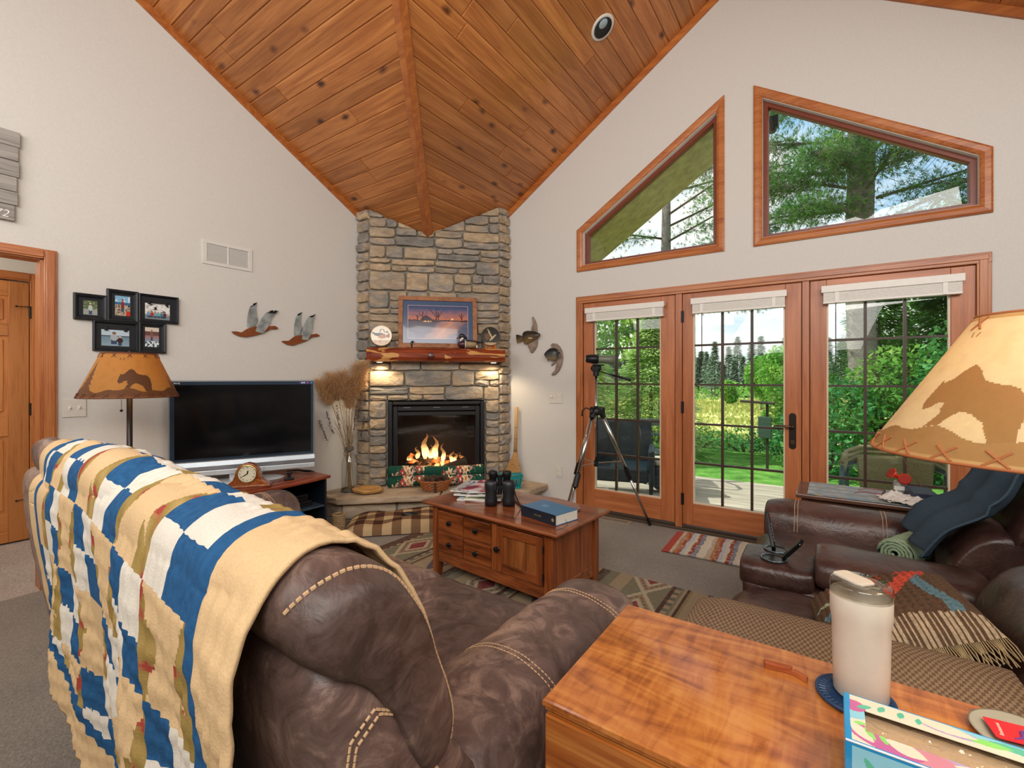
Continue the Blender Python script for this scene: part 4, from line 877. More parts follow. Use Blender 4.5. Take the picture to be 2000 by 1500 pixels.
m = MB(M)
for k in range(9):
    a = gr.uniform(0, 6.28); m.tube([(0, 0, .42), (.08 * cos(a), .08 * sin(a), .56), (max(-.13, .17 * cos(a)), .17 * sin(a), .58 + gr.uniform(-.05, .06)), (max(-.16, .24 * cos(a)), .24 * sin(a), .42 + gr.uniform(-.12, .1))], .0012, 4)
m.build('curly_grass', STALK, t, kind='stuff')
t = thing('small_wicker_bin', 'small tan wicker bin tucked between television stand and hearth', 'basket', (.52, -1.735, 0))
M = T(.55, -1.74, 0)
for k in range(9): MB(M).tube([(.048 * cos(a), .048 * sin(a), .01 + k * .0165 + .003 * sin(a * 11 + k * pi)) for a in [2 * pi * i / 44 for i in range(44)]], .0088, 6, closed=True).build('wicker_weave', plain('wicker_tan', 'a08560', .8, noise_amt=.25), t, smooth=True)
MB(M).cyl((0, 0, .002), (0, 0, .13), .04, n=20).build('liner', BLACKP, t)
# ================================================================ WALL DECOR
ML = lambda y, z: T(0.001, y, z) @ RZ(pi / 2)
def wallprism(side, outl, th, name, mat, parent, off=.004, **k):     # outline on a wall, given as (along, z)
    m = MB()
    if side == 'L': yz_prism(m, outl, off, off + th)
    else: xz_prism(m, outl, -off - th, -off)
    return m.build(name, mat, parent, **k)
# weathered plank sign
t = thing('plank_sign', 'weathered grey plank wall sign with white painted numerals, above the doorway', 'sign', (.01, -3.85, 2.267))
GW = wood('grey_barnwood', 1, '56534f', '86827c', 'a5a19a', .85, 18, contrast=1.4, var=.12)
zs = [2.805, 2.712, 2.626, 2.53, 2.442, 2.36, 2.265]
for i, ye in enumerate((-3.563, -3.571, -3.567, -3.577, -3.573, -3.586)):
    MB().box(.012, .03, -4.15 + (.01, .03, 0, .02, .01, .02)[i], ye, zs[i + 1] + .003, zs[i]).build('plank', GW, t, bevel=.003)
MB().box(.001, .012, -3.7, -3.66, 2.28, 2.79).box(.001, .012, -4.05, -4.01, 2.28, 2.79).build('batten', GW, t)
text('numerals', '72', .062, T(.0312, -3.642, 2.302) @ RZ(pi / 2) @ RX(pi / 2), plain('paint_white', 'e6e3dd', .6), t, shear=.25)
# collage frame
t = thing('collage_frame', 'black collage frame holding five fishing and boating photos, above the floor lamp', 'picture frame', (.01, -3.0, 1.51))
FRM = plain('frame_black', '20242a', .5, noise_amt=.3, nscale=30)
def fig(cx, cy, s, shirt, hat, skin='a8785c', pants='3a4a66'):
    def f(x, y):
        if el(x, y, cx, cy + .62 * s, .11 * s, .12 * s): return H_(hat) if y > cy + .64 * s else H_(skin)
        if el(x, y, cx, cy + .25 * s, .2 * s, .28 * s): return H_(shirt)
        if abs(x - cx) < .14 * s and cy - .35 * s < y < cy + .1 * s: return H_(pants)
        return None
    return f
def scene_photo(kind):
    F = {0: [fig(.5, .3, .75, 'b9c4c0', 'e8e8e4')], 1: [fig(.5, .42, .6, '8e2f2c', '3a3a40')], 2: [fig(.14 + .13 * k, .22, .4, c, h) for k, (c, h) in enumerate((('6fa0c0', 'd8d0c8'), ('b83230', '40302a'), ('8aa', '333') if 0 else ('88a0a4', '333333'), ('58b0b4', 'c8c0b8'), ('4a7f90', '302a28'), ('6b2430', '3a3030')))],
         3: [fig(.45, .35, .7, 'aab4bc', '4a3226'), fig(.66, .22, .55, '3a2428', 'd0d0cc')], 4: [fig(.48, .5, .5, '7a5f55', '3a2a26')]}[kind]
    def c(u, v):
        for f in F:
            q = f(u, v)
            if q: return q
        n = nz3(u * 6, v * 9, kind)
        if kind == 0: return mixc(H_('4f6848'), H_('b0a878'), max(0, n)) if v > .42 else H_('9aa09c')
        if kind == 1: return (mixc(H_('7fb4d8'), H_('e6ecef'), max(0, n) * 1.6) if v > .68 else H_('2f6a94') if v > .55 else (H_('c8332c') if u > .72 and v < .25 else mixc(H_('c8b8a0'), H_('6a5a50'), abs(n) * 2)))
        if kind == 2: return mixc(H_('e8e8e6'), H_('6c7274'), max(0, n) * 2) if v > .3 else H_('7f8a8c')
        if kind == 3: return H_('bcd0dc') if v > .66 else H_('3f4a58') if v > .58 else mixc(H_('8fa8b8'), H_('4f7488'), v)
        return H_('d8cdbd') if v > .8 else H_('6a4a44') if v > .6 else mixc(H_('a8685c'), H_('7f9fb4'), min(1, (.6 - v) * 3)) if v > .3 else (H_('dfe4e4') if n > 0 else H_('2f5f72'))
    return c
def collage(y0, y1, z0, z1, py0, py1, pz0, pz1, kind, clips=False):
    th = .028; w_ = .018 if clips else .026; m = MB()
    lev = [((0, .001), (0, th), (.006, th + .004), (w_ * .6, th - .002), (w_, .012))]
    R = [[(x, y0 + o, z0 + o) if k == 0 else (x, y1 - o, z0 + o) if k == 1 else (x, y1 - o, z1 - o) if k == 2 else (x, y0 + o, z1 - o) for k in range(4)] for o, x in lev[0]]
    m.ring(R, False).build('frame', FRM, t); MB().box(.006, .012, y0 + .01, y1 - .01, z0 + .01, z1 - .01).build('backing', plain('backing_black', '15181d', .7), t)
    MB().grid(44, 34, lambda u, v: (.0135, lerp(py0, py1, u), lerp(pz0, pz1, v)), scene_photo(kind)).build('photo', GLOSS, t, solid=.001)
    if clips:
        for q in (.16, .86): y = lerp(py0, py1, q); MB().box(.013, .024, y - .009, y + .009, pz1 - .008, pz1 + .02).build('clip', BLACK, t, bevel=.002)
collage(-3.324, -3.157, 1.71, 1.882, -3.276, -3.205, 1.745, 1.838, 0)
collage(-3.157, -2.986, 1.713, 1.933, -3.113, -3.03, 1.757, 1.893, 1)
collage(-2.984, -2.743, 1.728, 1.928, -2.945, -2.795, 1.752, 1.865, 2, True)
collage(-3.229, -2.987, 1.509, 1.712, -3.185, -3.035, 1.545, 1.655, 3, True)
collage(-2.985, -2.821, 1.506, 1.726, -2.945, -2.862, 1.55, 1.69, 4)
# flying geese
RUST = plain('rusted_steel', '8a4a22', .55, .3, noise_amt=.2, nscale=30)
GAL = bpy.data.materials.new('galvanised'); nt = new_nodes(GAL); b = pbr(nt, Metallic=.75, Roughness=.35); mp = coords(nt); n = N(nt, 'ShaderNodeTexNoise', i_Scale=14.0, i_Detail=5.0); L(nt, mp.outputs[0], n.inputs['Vector'])
r = ramp(nt, [(.35, '8d9699'), (.65, 'c2c9c9')]); L(nt, n.outputs['Fac'], r.inputs[0]); L(nt, r.outputs[0], b.inputs['Base Color'])
def goose_art(B, W1, W2, lab):
    t = thing('metal_goose', lab, 'wall art', (.01, B[0][0], B[0][1] - .03), 0, 'metal geese flying across the left wall')
    wallprism('L', B, .003, 'goose_body', RUST, t, .016)
    for W_, o in ((W1, .008), (W2, .026)):
        wallprism('L', W_, .002, 'wing', GAL, t, o)
        top = max(p[1] for p in W_); tips = [p for p in W_ if p[1] > top - .055]; cy = sum(p[0] for p in tips) / len(tips); cz = sum(p[1] for p in tips) / len(tips)
        pts = sorted(tips, key=lambda p: atan2(p[1] - cz + .012, p[0] - cy)); wallprism('L', pts, .0035, 'wing_tip', plain('burnt_black', '1c1b1c', .5, .4), t, o - .0007)
goose_art([(-2.369, 1.706), (-2.336, 1.71), (-2.29, 1.705), (-2.235, 1.745), (-2.179, 1.765), (-2.122, 1.752), (-2.063, 1.777), (-2.01, 1.785), (-1.978, 1.768), (-2.003, 1.755), (-2.048, 1.751), (-2.107, 1.714), (-2.172, 1.69), (-2.249, 1.668), (-2.303, 1.67), (-2.35, 1.686)],
  [(-2.242, 1.756), (-2.24, 1.836), (-2.224, 1.91), (-2.214, 1.937), (-2.209, 1.925), (-2.196, 1.952), (-2.192, 1.938), (-2.182, 1.963), (-2.178, 1.945), (-2.159, 1.973), (-2.168, 1.917), (-2.162, 1.873), (-2.153, 1.816), (-2.176, 1.761)],
  [(-2.185, 1.722), (-2.165, 1.771), (-2.129, 1.84), (-2.092, 1.889), (-2.063, 1.909), (-2.06, 1.9), (-2.033, 1.921), (-2.03, 1.91), (-2.003, 1.925), (-2.002, 1.915), (-1.977, 1.923), (-2.015, 1.89), (-2.048, 1.849), (-2.063, 1.788), (-2.119, 1.705)], 'larger rusty metal goose with galvanised wings, on the left of the pair')
goose_art([(-1.955, 1.652), (-1.925, 1.659), (-1.886, 1.66), (-1.829, 1.707), (-1.763, 1.723), (-1.713, 1.716), (-1.661, 1.736), (-1.608, 1.747), (-1.573, 1.731), (-1.605, 1.719), (-1.652, 1.712), (-1.713, 1.671), (-1.78, 1.645), (-1.846, 1.62), (-1.902, 1.625)],
  [(-1.829, 1.715), (-1.829, 1.794), (-1.813, 1.882), (-1.797, 1.91), (-1.793, 1.896), (-1.777, 1.924), (-1.772, 1.908), (-1.75, 1.938), (-1.763, 1.879), (-1.76, 1.824), (-1.747, 1.793), (-1.767, 1.722)],
  [(-1.763, 1.681), (-1.76, 1.744), (-1.737, 1.826), (-1.713, 1.876), (-1.687, 1.905), (-1.683, 1.893), (-1.658, 1.915), (-1.652, 1.9), (-1.624, 1.934), (-1.651, 1.867), (-1.658, 1.801), (-1.678, 1.727), (-1.704, 1.678)], 'smaller rusty metal goose with upright wings, nearest the chimney')
# fish mounts
def puffy(outl, th, name, mat, parent, off=.03):
    cx = sum(p[0] for p in outl) / len(outl); cz = sum(p[1] for p in outl) / len(outl)
    R = []
    for q, y in ((.55, -off), (.9, -off - th * .1), (1, -off - th * .4), (.92, -off - th * .65), (.65, -off - th * .92), (.25, -off - th)): R.append([(cx + (x - cx) * q, y, cz + (z - cz) * q) for x, z in outl])
    return MB().ring(R).build(name, mat, parent, smooth=True)
def fishmat(name, a, b_, c_):
    m = bpy.data.materials.new(name); nt = new_nodes(m); b = pbr(nt, Roughness=.35); tcn = N(nt, 'ShaderNodeTexCoord'); sp = N(nt, 'ShaderNodeSeparateXYZ'); L(nt, tcn.outputs['Generated'], sp.inputs[0]); n = N(nt, 'ShaderNodeTexNoise', i_Scale=14.0, i_Detail=4.0); L(nt, tcn.outputs['Generated'], n.inputs['Vector'])
    ad = N(nt, 'ShaderNodeMath', operation='MULTIPLY_ADD'); ad.inputs[1].default_value = .5; L(nt, n.outputs['Fac'], ad.inputs[0]); L(nt, sp.outputs['Z'], ad.inputs[2]); r = ramp(nt, [(.35, a), (.7, b_), (1, c_)]); L(nt, ad.outputs[0], r.inputs[0]); L(nt, r.outputs[0], b.inputs['Base Color']); bump(nt, b, n.outputs['Fac'], .3, .004); MATS[name] = m; return m
DRIFT = plain('driftwood', '8f7c6d', .9, noise_amt=.3, bmp=.7, nscale=25)
t = thing('fish_mount', 'brown mounted panfish on upright driftwood, nearest the chimney', 'fish mount', (1.43, -.03, 1.6), 0)
FM = fishmat('fish_brown', '8a6c44', '5b4c34', '2c261f')
puffy([(1.444, 1.971), (1.459, 1.972), (1.48, 1.938), (1.497, 1.896), (1.506, 1.855), (1.508, 1.80), (1.432, 1.80), (1.438, 1.859), (1.453, 1.884), (1.45, 1.924)], .03, 'driftwood_top', DRIFT, t, .004)
puffy([(1.395, 1.70), (1.444, 1.73), (1.518, 1.75), (1.509, 1.668), (1.492, 1.633), (1.45, 1.589), (1.426, 1.594), (1.411, 1.636), (1.392, 1.652)], .035, 'driftwood_foot', DRIFT, t, .004)
puffy([(1.337, 1.75), (1.337, 1.798), (1.359, 1.82), (1.408, 1.827), (1.492, 1.815), (1.533, 1.798), (1.562, 1.784), (1.551, 1.757), (1.521, 1.735), (1.486, 1.719), (1.444, 1.701), (1.383, 1.683), (1.353, 1.694)], .05, 'fish_body', FM, t, .025)
puffy([(1.257, 1.792), (1.291, 1.788), (1.345, 1.77), (1.345, 1.732), (1.297, 1.71), (1.269, 1.698), (1.26, 1.745)], .01, 'tail_fin', FM, t, .045); MB().ball((1.53, -.072, 1.787), .006, n=8, m=6).build('eye', BLACKP, t); puffy([(1.43, 1.735), (1.46, 1.73), (1.49, 1.735), (1.475, 1.75), (1.43, 1.752)], .006, 'pectoral_fin', plain('fin_pale', 'b59c7c', .5), t, .075)
t = thing('fish_mount', 'dark mounted panfish on a curved driftwood crescent, nearer the glass doors', 'fish mount', (1.74, -.03, 1.35), 0)
FM2 = fishmat('fish_dark', '8d7a5c', '3f4440', '15191b')
puff2 = [(1.676, 1.666), (1.7, 1.681), (1.74, 1.676), (1.779, 1.642), (1.803, 1.597), (1.814, 1.534), (1.801, 1.461), (1.773, 1.403), (1.734, 1.364), (1.695, 1.349), (1.683, 1.364), (1.728, 1.408), (1.742, 1.462), (1.745, 1.501), (1.767, 1.559), (1.728, 1.625), (1.689, 1.631)]
m = MB(); xz_prism(m, puff2, -.034, -.004).build('driftwood_crescent', DRIFT, t, bevel=.006)
puffy([(1.711, 1.504), (1.745, 1.496), (1.711, 1.467), (1.683, 1.445), (1.675, 1.458)], .02, 'driftwood_twig', DRIFT, t, .01)
puffy([(1.614, 1.569), (1.649, 1.607), (1.689, 1.63), (1.74, 1.63), (1.773, 1.613), (1.779, 1.57), (1.77, 1.53), (1.759, 1.508), (1.728, 1.504), (1.689, 1.507), (1.655, 1.515), (1.626, 1.543)], .055, 'fish_body', FM2, t, .036)
puffy([(1.765, 1.575), (1.795, 1.59), (1.806, 1.558), (1.802, 1.519), (1.768, 1.545)], .012, 'tail_fin', FM2, t, .05); puffy([(1.66, 1.512), (1.672, 1.514), (1.668, 1.492)], .01, 'pelvic_fin', FM2, t, .06); MB().ball((1.648, -.085, 1.578), .006, n=8, m=6).build('eye', BLACKP, t)

# ================================================================ SOFAS
LEA = leather('brown_leather', '40312b', '66514a', 'a98d7c', .42, 10.0)
LEA2 = leather('dark_leather', '2c1c18', '432c26', '5e443b', .33, 5.0)
STI = plain('tan_stitching', 'c9a57e', .7)
def smooth_loop(P, n=3):
    P = [Vector(p) for p in P]
    for _ in range(n):
        Q = []
        for i in range(len(P)): a, b = P[i], P[(i + 1) % len(P)]; Q += [a.lerp(b, .25), a.lerp(b, .75)]
        P = Q
    return P
def loaf(M, prof, x0, x1, name, mat, root, axis='x', nseg=22, er=.06, es=.55, wr=.006, seed=0, pleats=0, label=None, smoothn=2, flat=False):
    P = smooth_loop(prof, smoothn); c = sum(P, Vector((0, 0))) / len(P); R = []; Lh = x1 - x0
    for i in range(nseg + 1):
        u = i / nseg; u = .5 - .5 * cos(pi * u) if not flat else u; x = x0 + Lh * u; d = min(x - x0, x1 - x)
        s = 1 if d >= er else es + (1 - es) * sqrt(max(0, 1 - (1 - d / er) ** 2))
        row = []
        for k, p in enumerate(P):
            dv = p - c; ln = dv.length; w = wr * (nz3(x * 5 + seed, p[0] * 6, p[1] * 6) + .6 * nz3(x * 14 + seed, p[0] * 13, p[1] * 13))
            if pleats: w += -.005 * max(0, 1 - abs(((x - x0) / Lh * pleats) % 1 - .5) * -1 - 1) 
            q = c + dv * s * (1 + w / max(ln, .03)); row.append((x, q[0], q[1]) if axis == 'x' else (q[0], x, q[1]))
        R.append(row)
    m = MB(M); m.ring(R); return m.build(name, mat, root, smooth=True, label=label)
from mathutils.bvhtree import BVHTree
def seam(M, pts, root, r_=.0016, name='stitching', on=None):
    m = MB(M); P = [Vector(p) for p in pts]; seg = []
    if on is not None:
        W = parent_mat(root); bv = BVHTree.FromPolygons([W @ v.co for v in on.data.vertices], [tuple(p.vertices) for p in on.data.polygons]); Q = []
        for a, b in zip(P, P[1:]):
            for k in range(8):
                h = bv.find_nearest(M @ a.lerp(b, k / 8)); Q.append(h[0] + h[1] * (.0012 if (h[0] - (M @ a)).length < 9 else 0))
        m = MB(); P = Q
    tot = [0]
    for a, b in zip(P, P[1:]): tot.append(tot[-1] + (b - a).length)
    n = int(tot[-1] / .0105)
    def at(s):
        for i in range(len(P) - 1):
            if tot[i + 1] >= s: return P[i].lerp(P[i + 1], (s - tot[i]) / max(1e-6, tot[i + 1] - tot[i]))
        return P[-1]
    for k in range(n): a, b = at(k * .0105), at(k * .0105 + .0075); m.tube([a, b], r_, 5)
    return m.build(name, STI, root)
def make_sofa(root, M, L_, arm, seats, console, mat, crest=1.06, armtop=.64, seed=0):
    # local: x along the seat, y = 0 at the foot of the back, seat towards +y
    shell = [(.10, .04), (-.03, .04), (-.09, .3), (-.14, .6), (-.165, .84), (-.16, .93), (-.1, .95), (.0, .9), (.1, .7), (.3, .42), (.3, .04)]
    root['_x'] = 0; so = loaf(M, shell, .015, L_ - .015, 'back_shell', mat, root, er=.05, es=.9, wr=.005, seed=seed)
    n = len(seats); edges = [0] + [(seats[i][1] + seats[i + 1][0]) / 2 for i in range(n - 1)] + [L_]
    for i in range(n):
        a, b = edges[i], edges[i + 1]
        if console: a, b = (0.0, console[0] + .02) if i == 0 else (console[1] - .02, L_)
        ci = crest + (.03 if (i == 1 and n == 3) else 0); bq = (.70, .82, .92)[i] if n == 3 else 1; hd = [(-.2 * bq, ci - .11), (-.2 * bq, ci - .03), (-.15 * bq, ci + .008), (-.06, ci + .008), (.01, ci - .06), (.065, ci - .17), (.115, .75), (.115, .66), (.05, .63), (.0, .72), (-.04, .82), (-.10, .90)]
        ho = loaf(M, hd, a + .004, b - .004, 'headrest', mat, root, er=.1, es=.74, wr=.012, seed=seed + i * 3, nseg=30)
        s0, s1 = seats[i]
        loaf(M, [(.03, .74), (.15, .77), (.25, .68), (.3, .54), (.24, .42), (.05, .42)], s0 + .004, s1 - .004, 'lumbar_cushion', mat, root, er=.07, es=.75, wr=.012, seed=seed + 20 + i, nseg=24)
        loaf(M, [(.2, .26), (.2, .46), (.4, .485), (.7, .5), (.9, .49), (.985, .44), (.99, .34), (.95, .26)], s0 + .003, s1 - .003, 'seat_cushion', mat, root, er=.06, es=.86, wr=.011, seed=seed + 40 + i, nseg=26)
        loaf(M, [(.82, .27), (.96, .30), (.975, .2), (.965, .08), (.82, .07)], s0 + .004, s1 - .004, 'footrest_panel', mat, root, er=.04, es=.9, wr=.005, seed=seed + 60 + i)
    for k, (a, b) in enumerate(((0, arm), (L_ - arm, L_))):
        w_ = b - a; pf = [(a, .04), (a - .005, .4), (a - .02, armtop - .14), (a + .01, armtop - .03), (a + w_ * .35, armtop + .005), (a + w_ * .65, armtop + .005), (b - .01, armtop - .03), (b + .02, armtop - .14), (b + .005, .4), (b, .04)]
        armo = loaf(M, pf, .12, .96, 'arm', mat, root, axis='y', er=.09, es=.86, wr=.009, seed=seed + 80 + k, nseg=26)
        for yy in (.42, .435, .8, .815): 
            P_ = smooth_loop(pf, 2); c = sum(P_, Vector((0, 0))) / len(P_); pts = [(c + (p - c) * 1.012) for p in P_ if p[1] > .3]
            pts = sorted(pts, key=lambda p: atan2(p[1] - .3, p[0] - c[0])); seam(M, [(c[0] + (p[0] - c[0]) * 1.1, yy, p[1] + .02) for p in pts], root, on=armo)
    if console:
        a, b = console
        m = MB(M); m.box(a + .004, b - .004, .3, .955, .06, .5); m.build('console_body', mat, root, bevel=.03, seg=3, smooth=True)
        loaf(M, [(a + .004, .5), (a, .58), (a + .03, .625), ((a + b) / 2, .64), (b - .03, .625), (b, .58), (b - .004, .5)], .2, .70, 'console_lid', mat, root, axis='y', er=.05, es=.8, wr=.006, seed=seed + 5)
        loaf(M, [(a + .006, .45), (a + .002, .54), (a + .03, .57), ((a + b) / 2, .572), (b - .03, .57), (b - .002, .54), (b - .006, .45)], .70, .965, 'console_front', mat, root, axis='y', er=.05, es=.85, wr=.003, seed=seed + 6)
        for x in ((a * .7 + b * .3), (a * .3 + b * .7)):
            MB(M).lathe([(.044, .0), (.05, .004), (.05, .008), (.042, .008), (.04, -.0)], 26, T(x, .845, .57), cap=False).build('cup_rim', plain('cup_steel', '6b7c84', .25, .9), root, smooth=True)
            MB(M).lathe([(.041, .006), (.038, .0045), (0, .004)], 26, T(x, .845, .57), cap=False).build('cup_well', BLACKP, root)
    del root['_x']
    return so, ho
sofa = thing('reclining_sofa', 'worn brown leather reclining sofa with a patchwork quilt over its back', 'sofa', (2.27, -3.15, 0))
SM = T(1.12, -3.56, 0) @ RZ(RAD(-2))
so, ho = make_sofa(sofa, SM, 2.40, .30, [(.30, .90), (.90, 1.50), (1.50, 2.10)], None, LEA, 1.06, .64, 1)
# stitched panel on the near end of the back
arc = [(-.02, .1), (-.04, .4), (-.085, .62), (-.12, .76), (-.11, .82), (-.07, .845), (-.03, .82), (.05, .68), (.16, .5)]
for o in (0, .012): seam(SM, [(2.42, y + o * .8, z - o) for y, z in arc], sofa, .0022, on=so)
seam(SM @ T(2.34, 0, 0), [(.0, -.19, 1.02), (.02, -.1, 1.05), (.03, -.03, 1.03), (.035, .03, .95), (.04, .07, .84), (.035, .09, .72), (.03, .07, .64)], sofa, .0028, 'headrest_stitching', on=ho)
love = thing('reclining_loveseat', 'dark brown leather reclining loveseat with a centre cup-holder console', 'loveseat', (4.2, -1.9, 0))
LM = T(4.70, -2.84, 0) @ RZ(pi / 2)
make_sofa(love, LM, 1.90, .27, [(.27, .80), (1.10, 1.63)], (.80, 1.10), LEA2, 1.03, .62, 7)

# quilt over the sofa back
QP = [(.155, .66), (.13, .78), (.095, .89), (.045, .985), (-.03, 1.055), (-.1, 1.078), (-.17, 1.068), (-.24, 1.02), (-.272, .96), (-.282, .88), (-.262, .7), (-.25, .5), (-.235, .3), (-.225, .1), (-.22, -.1)]
QP = [Vector(p) for p in QP]
def cr(P, s):
    n = len(P) - 1; i = min(int(s * n), n - 1); f_ = s * n - i; p0, p1, p2, p3 = P[max(i - 1, 0)], P[i], P[i + 1], P[min(i + 2, n)]
    return .5 * ((2 * p1) + (-p0 + p2) * f_ + (2 * p0 - 5 * p1 + 4 * p2 - p3) * f_ ** 2 + (-p0 + 3 * p1 - 3 * p2 + p3) * f_ ** 3)
tab = [cr(QP, k / 400) for k in range(401)]; cum = [0]
for a, b in zip(tab, tab[1:]): cum.append(cum[-1] + (b - a).length)
def qprof(d):
    lo, hi = 0, 400
    while hi - lo > 1:
        md = (lo + hi) // 2
        if cum[md] < d: lo = md
        else: hi = md
    f_ = (d - cum[lo]) / max(1e-6, cum[hi] - cum[lo]); return tab[lo].lerp(tab[hi], min(1, f_))
def hemz(x): return max(.02, .34 - .2 * (x - .25) + .03 * sin(x * 9) + .02 * sin(x * 23 + 1))
NXQ, NVQ = 330, 270
dtop = cum[-1]
def qd(x):       # drape length where the profile reaches the hem height
    lo, hi = dtop * .5, dtop
    for _ in range(18):
        md = (lo + hi) / 2
        if qprof(md)[1] > hemz(x): lo = md
        else: hi = md
    return lo
XN, XF = 2.31, .38
qdc = [qd(lerp(XF, XN, i / NXQ)) for i in range(NXQ + 1)]
DM_ = min(qdc) - .02
def qlen(D, v): return v * DM_ + (D - DM_) * max(0, (v - .55) / .45) ** 1.6
def quilt_pt(u, v):
    i = min(NXQ, int(round(u * NXQ))); D = qdc[i]; d = qlen(D, v); p = qprof(d); k = max(0, (d - .72)) ; back = min(1, max(0, (d - .55) / .35))
    x = lerp(XF, XN, u); x += -.04 * max(0, d - .45) * (u ** 3) + .02 * sin(v * 7) * (1 - u) * 1
    fold = k * (.085 * sin(x * 8.5 + 1.2 * sin(x * 3)) + .03 * sin(x * 21 + v * 3)); n1 = nz3(x * 7, d * 7) * .008 + nz3(x * 22, d * 22) * .004
    ql = -.006 * abs(sin((x - XF) * pi / .038)) - .003 * abs(sin(d * pi / .06)) + .003
    endd = -.10 * max(0, (.6 - x) / .3) ** 2 * (.6 if p[1] > .9 else .3)
    droop = endd if p[1] > .85 else 0
    off = ql + n1; ny = -1 if d > .5 else 1
    topw = max(0, 1 - back)
    return (x, (p[0] * lerp(.52, .78, u) if p[0] < 0 else p[0]) + ny * off * back * 1.0 - fold * .5 - (.008 if back else 0), p[1] + off * topw + droop + .004 + .028 * max(0, 1 - abs(x - 1.2) / .8))
CB, CW, CT, CO, CR_ = H_('2f6494'), H_('e3dccf'), H_('ddbd90'), H_('b0945a'), H_('a5473c')
QB = .145; QS = .05; QC = .118
def quilt_col(u, v):
    D = .5 * (qdc[min(NXQ, int(u * NXQ))] + qdc[min(NXQ, int(u * NXQ) + 1)]); x = (1 - u) * (XN - XF); d = qlen(D, v); a, b = x, D - d; c_, e_ = u * (XN - XF), d
    m_ = min(a, b, c_ + .03, e_ + .05)
    if m_ < QB: return CT
    if m_ < QB + QS: return mixc(CB, H_('244f7c'), .5 + .5 * nz3(x * 60, d * 60))
    X, Y = x - QB - QS, d - .06; bi, bj = int(X // (2 * QC)), int(Y // (2 * QC)); fx, fy = X / (2 * QC) - bi, Y / (2 * QC) - bj
    if (bi + bj) % 2 == 0:
        k = (fx > .5) ^ (fy > .5); q = (fx * 2 % 1, fy * 2 % 1)
        return mixc(CB, H_('244f7c'), .5 + .6 * nz3(x * 70, d * 70)) if k else CW
    t_ = min(abs(fx - .5) * 2, 1); s_ = abs(fy - .5) * 2
    if t_ > 1 - (1 - s_) * .55 - .0 or (fx < .32 and fy > .9 - fx): 
        n = nz3(x * 22, d * 22); return mixc(CO, H_('8f7a3c'), .5 + n) if n < .28 else mixc(CO, CR_, min(1, (n - .2) * 4))
    return CW if (bi % 2 == 0 and bj % 3 == 1) else CT
QM = attr_mat('quilt_cotton', .92, .25, 220, .07, spec=.15)
qm = MB().grid(NXQ, NVQ, quilt_pt, quilt_col, SM); bvs = []
for ob in COL.objects:
    if ob.parent == sofa and ob.name.split('.')[0] in ('headrest', 'back_shell', 'arm'): W = parent_mat(ob); bvs.append(BVHTree.FromPolygons([W @ v_.co for v_ in ob.data.vertices], [tuple(p_.vertices) for p_ in ob.data.polygons]))
for i in range(len(qm.v)):          # the cloth lies on the cushions, never inside them
    p = qm.v[i]
    for bv in bvs:
        h = bv.find_nearest(p, .15)
        if h[0] is not None:
            dd = (p - h[0]).dot(h[1])
            if dd < .012: p = p + h[1] * (.012 - dd)
    qm.v[i] = p
o = qm.build('patchwork_quilt', QM, None, smooth=True, solid=.008)
tag(o, 'blue, white and tan patchwork quilt draped over the back of the sofa', 'quilt')

# things on the loveseat
TW = attr_mat('towel_terry', .97, .8, 260, .18, spec=.1)
def towel():
    # falls from the crest of the far headrest down the front
    P_ = [Vector(p) for p in ((-.28, .80), (-.285, .90), (-.26, 1.0), (-.17, 1.055), (-.06, 1.05), (.035, .975), (.09, .86), (.15, .80), (.26, .73), (.33, .62))]
    def f(u, v):
        p = cr(P_, v); x = lerp(1.12, 1.70, u) + .05 * (v - .5) * (u - .3) - .06 * v; w_ = sin(u * 15 + v * 2.5) * (.012 + .012 * v) + nz3(u * 5, v * 5) * .01
        return (x, p[0] + max(0, w_ + .022) * (1 if v > .5 else -.6), p[1] + max(0, w_ + .02) * (1 if .25 < v < .75 else .3))
    return MB(LM).grid(70, 70, f, lambda u, v: H_('3b4a56')).build('draped_towel', TW, None, smooth=True, solid=.008)
tag(towel(), 'dark blue-grey plush towel draped over the far loveseat back', 'towel')
t = thing('rolled_towel', 'rolled sage green towel lying on the far loveseat seat', 'towel', (4.33, -1.5, .5))
GT = plain('sage_terry', '93a88a', .97, noise_amt=.15, bmp=.9, nscale=220, spec=.1)
M = T(4.33, -1.47, .565) @ RZ(RAD(64)) 
def roll(u, v):
    a = 2 * pi * v; r_ = .066 * (1 + .05 * sin(u * 17) + .05 * nz3(u * 5, v * 4)); return ((u - .5) * .23, r_ * cos(a), r_ * sin(a) * .92)
MB(M).grid(30, 28, roll).build('towel_roll', GT, t, smooth=True)
for s in (-1, 1):
    sp_ = [((s * (.113 + .002 * (k % 2))), (.064 - .055 * k / 46) * cos(k * .55), (.059 - .05 * k / 46) * sin(k * .55)) for k in range(47)]; MB(M).tube(sp_, .0065, 6).build('rolled_end', GT, t, smooth=True)
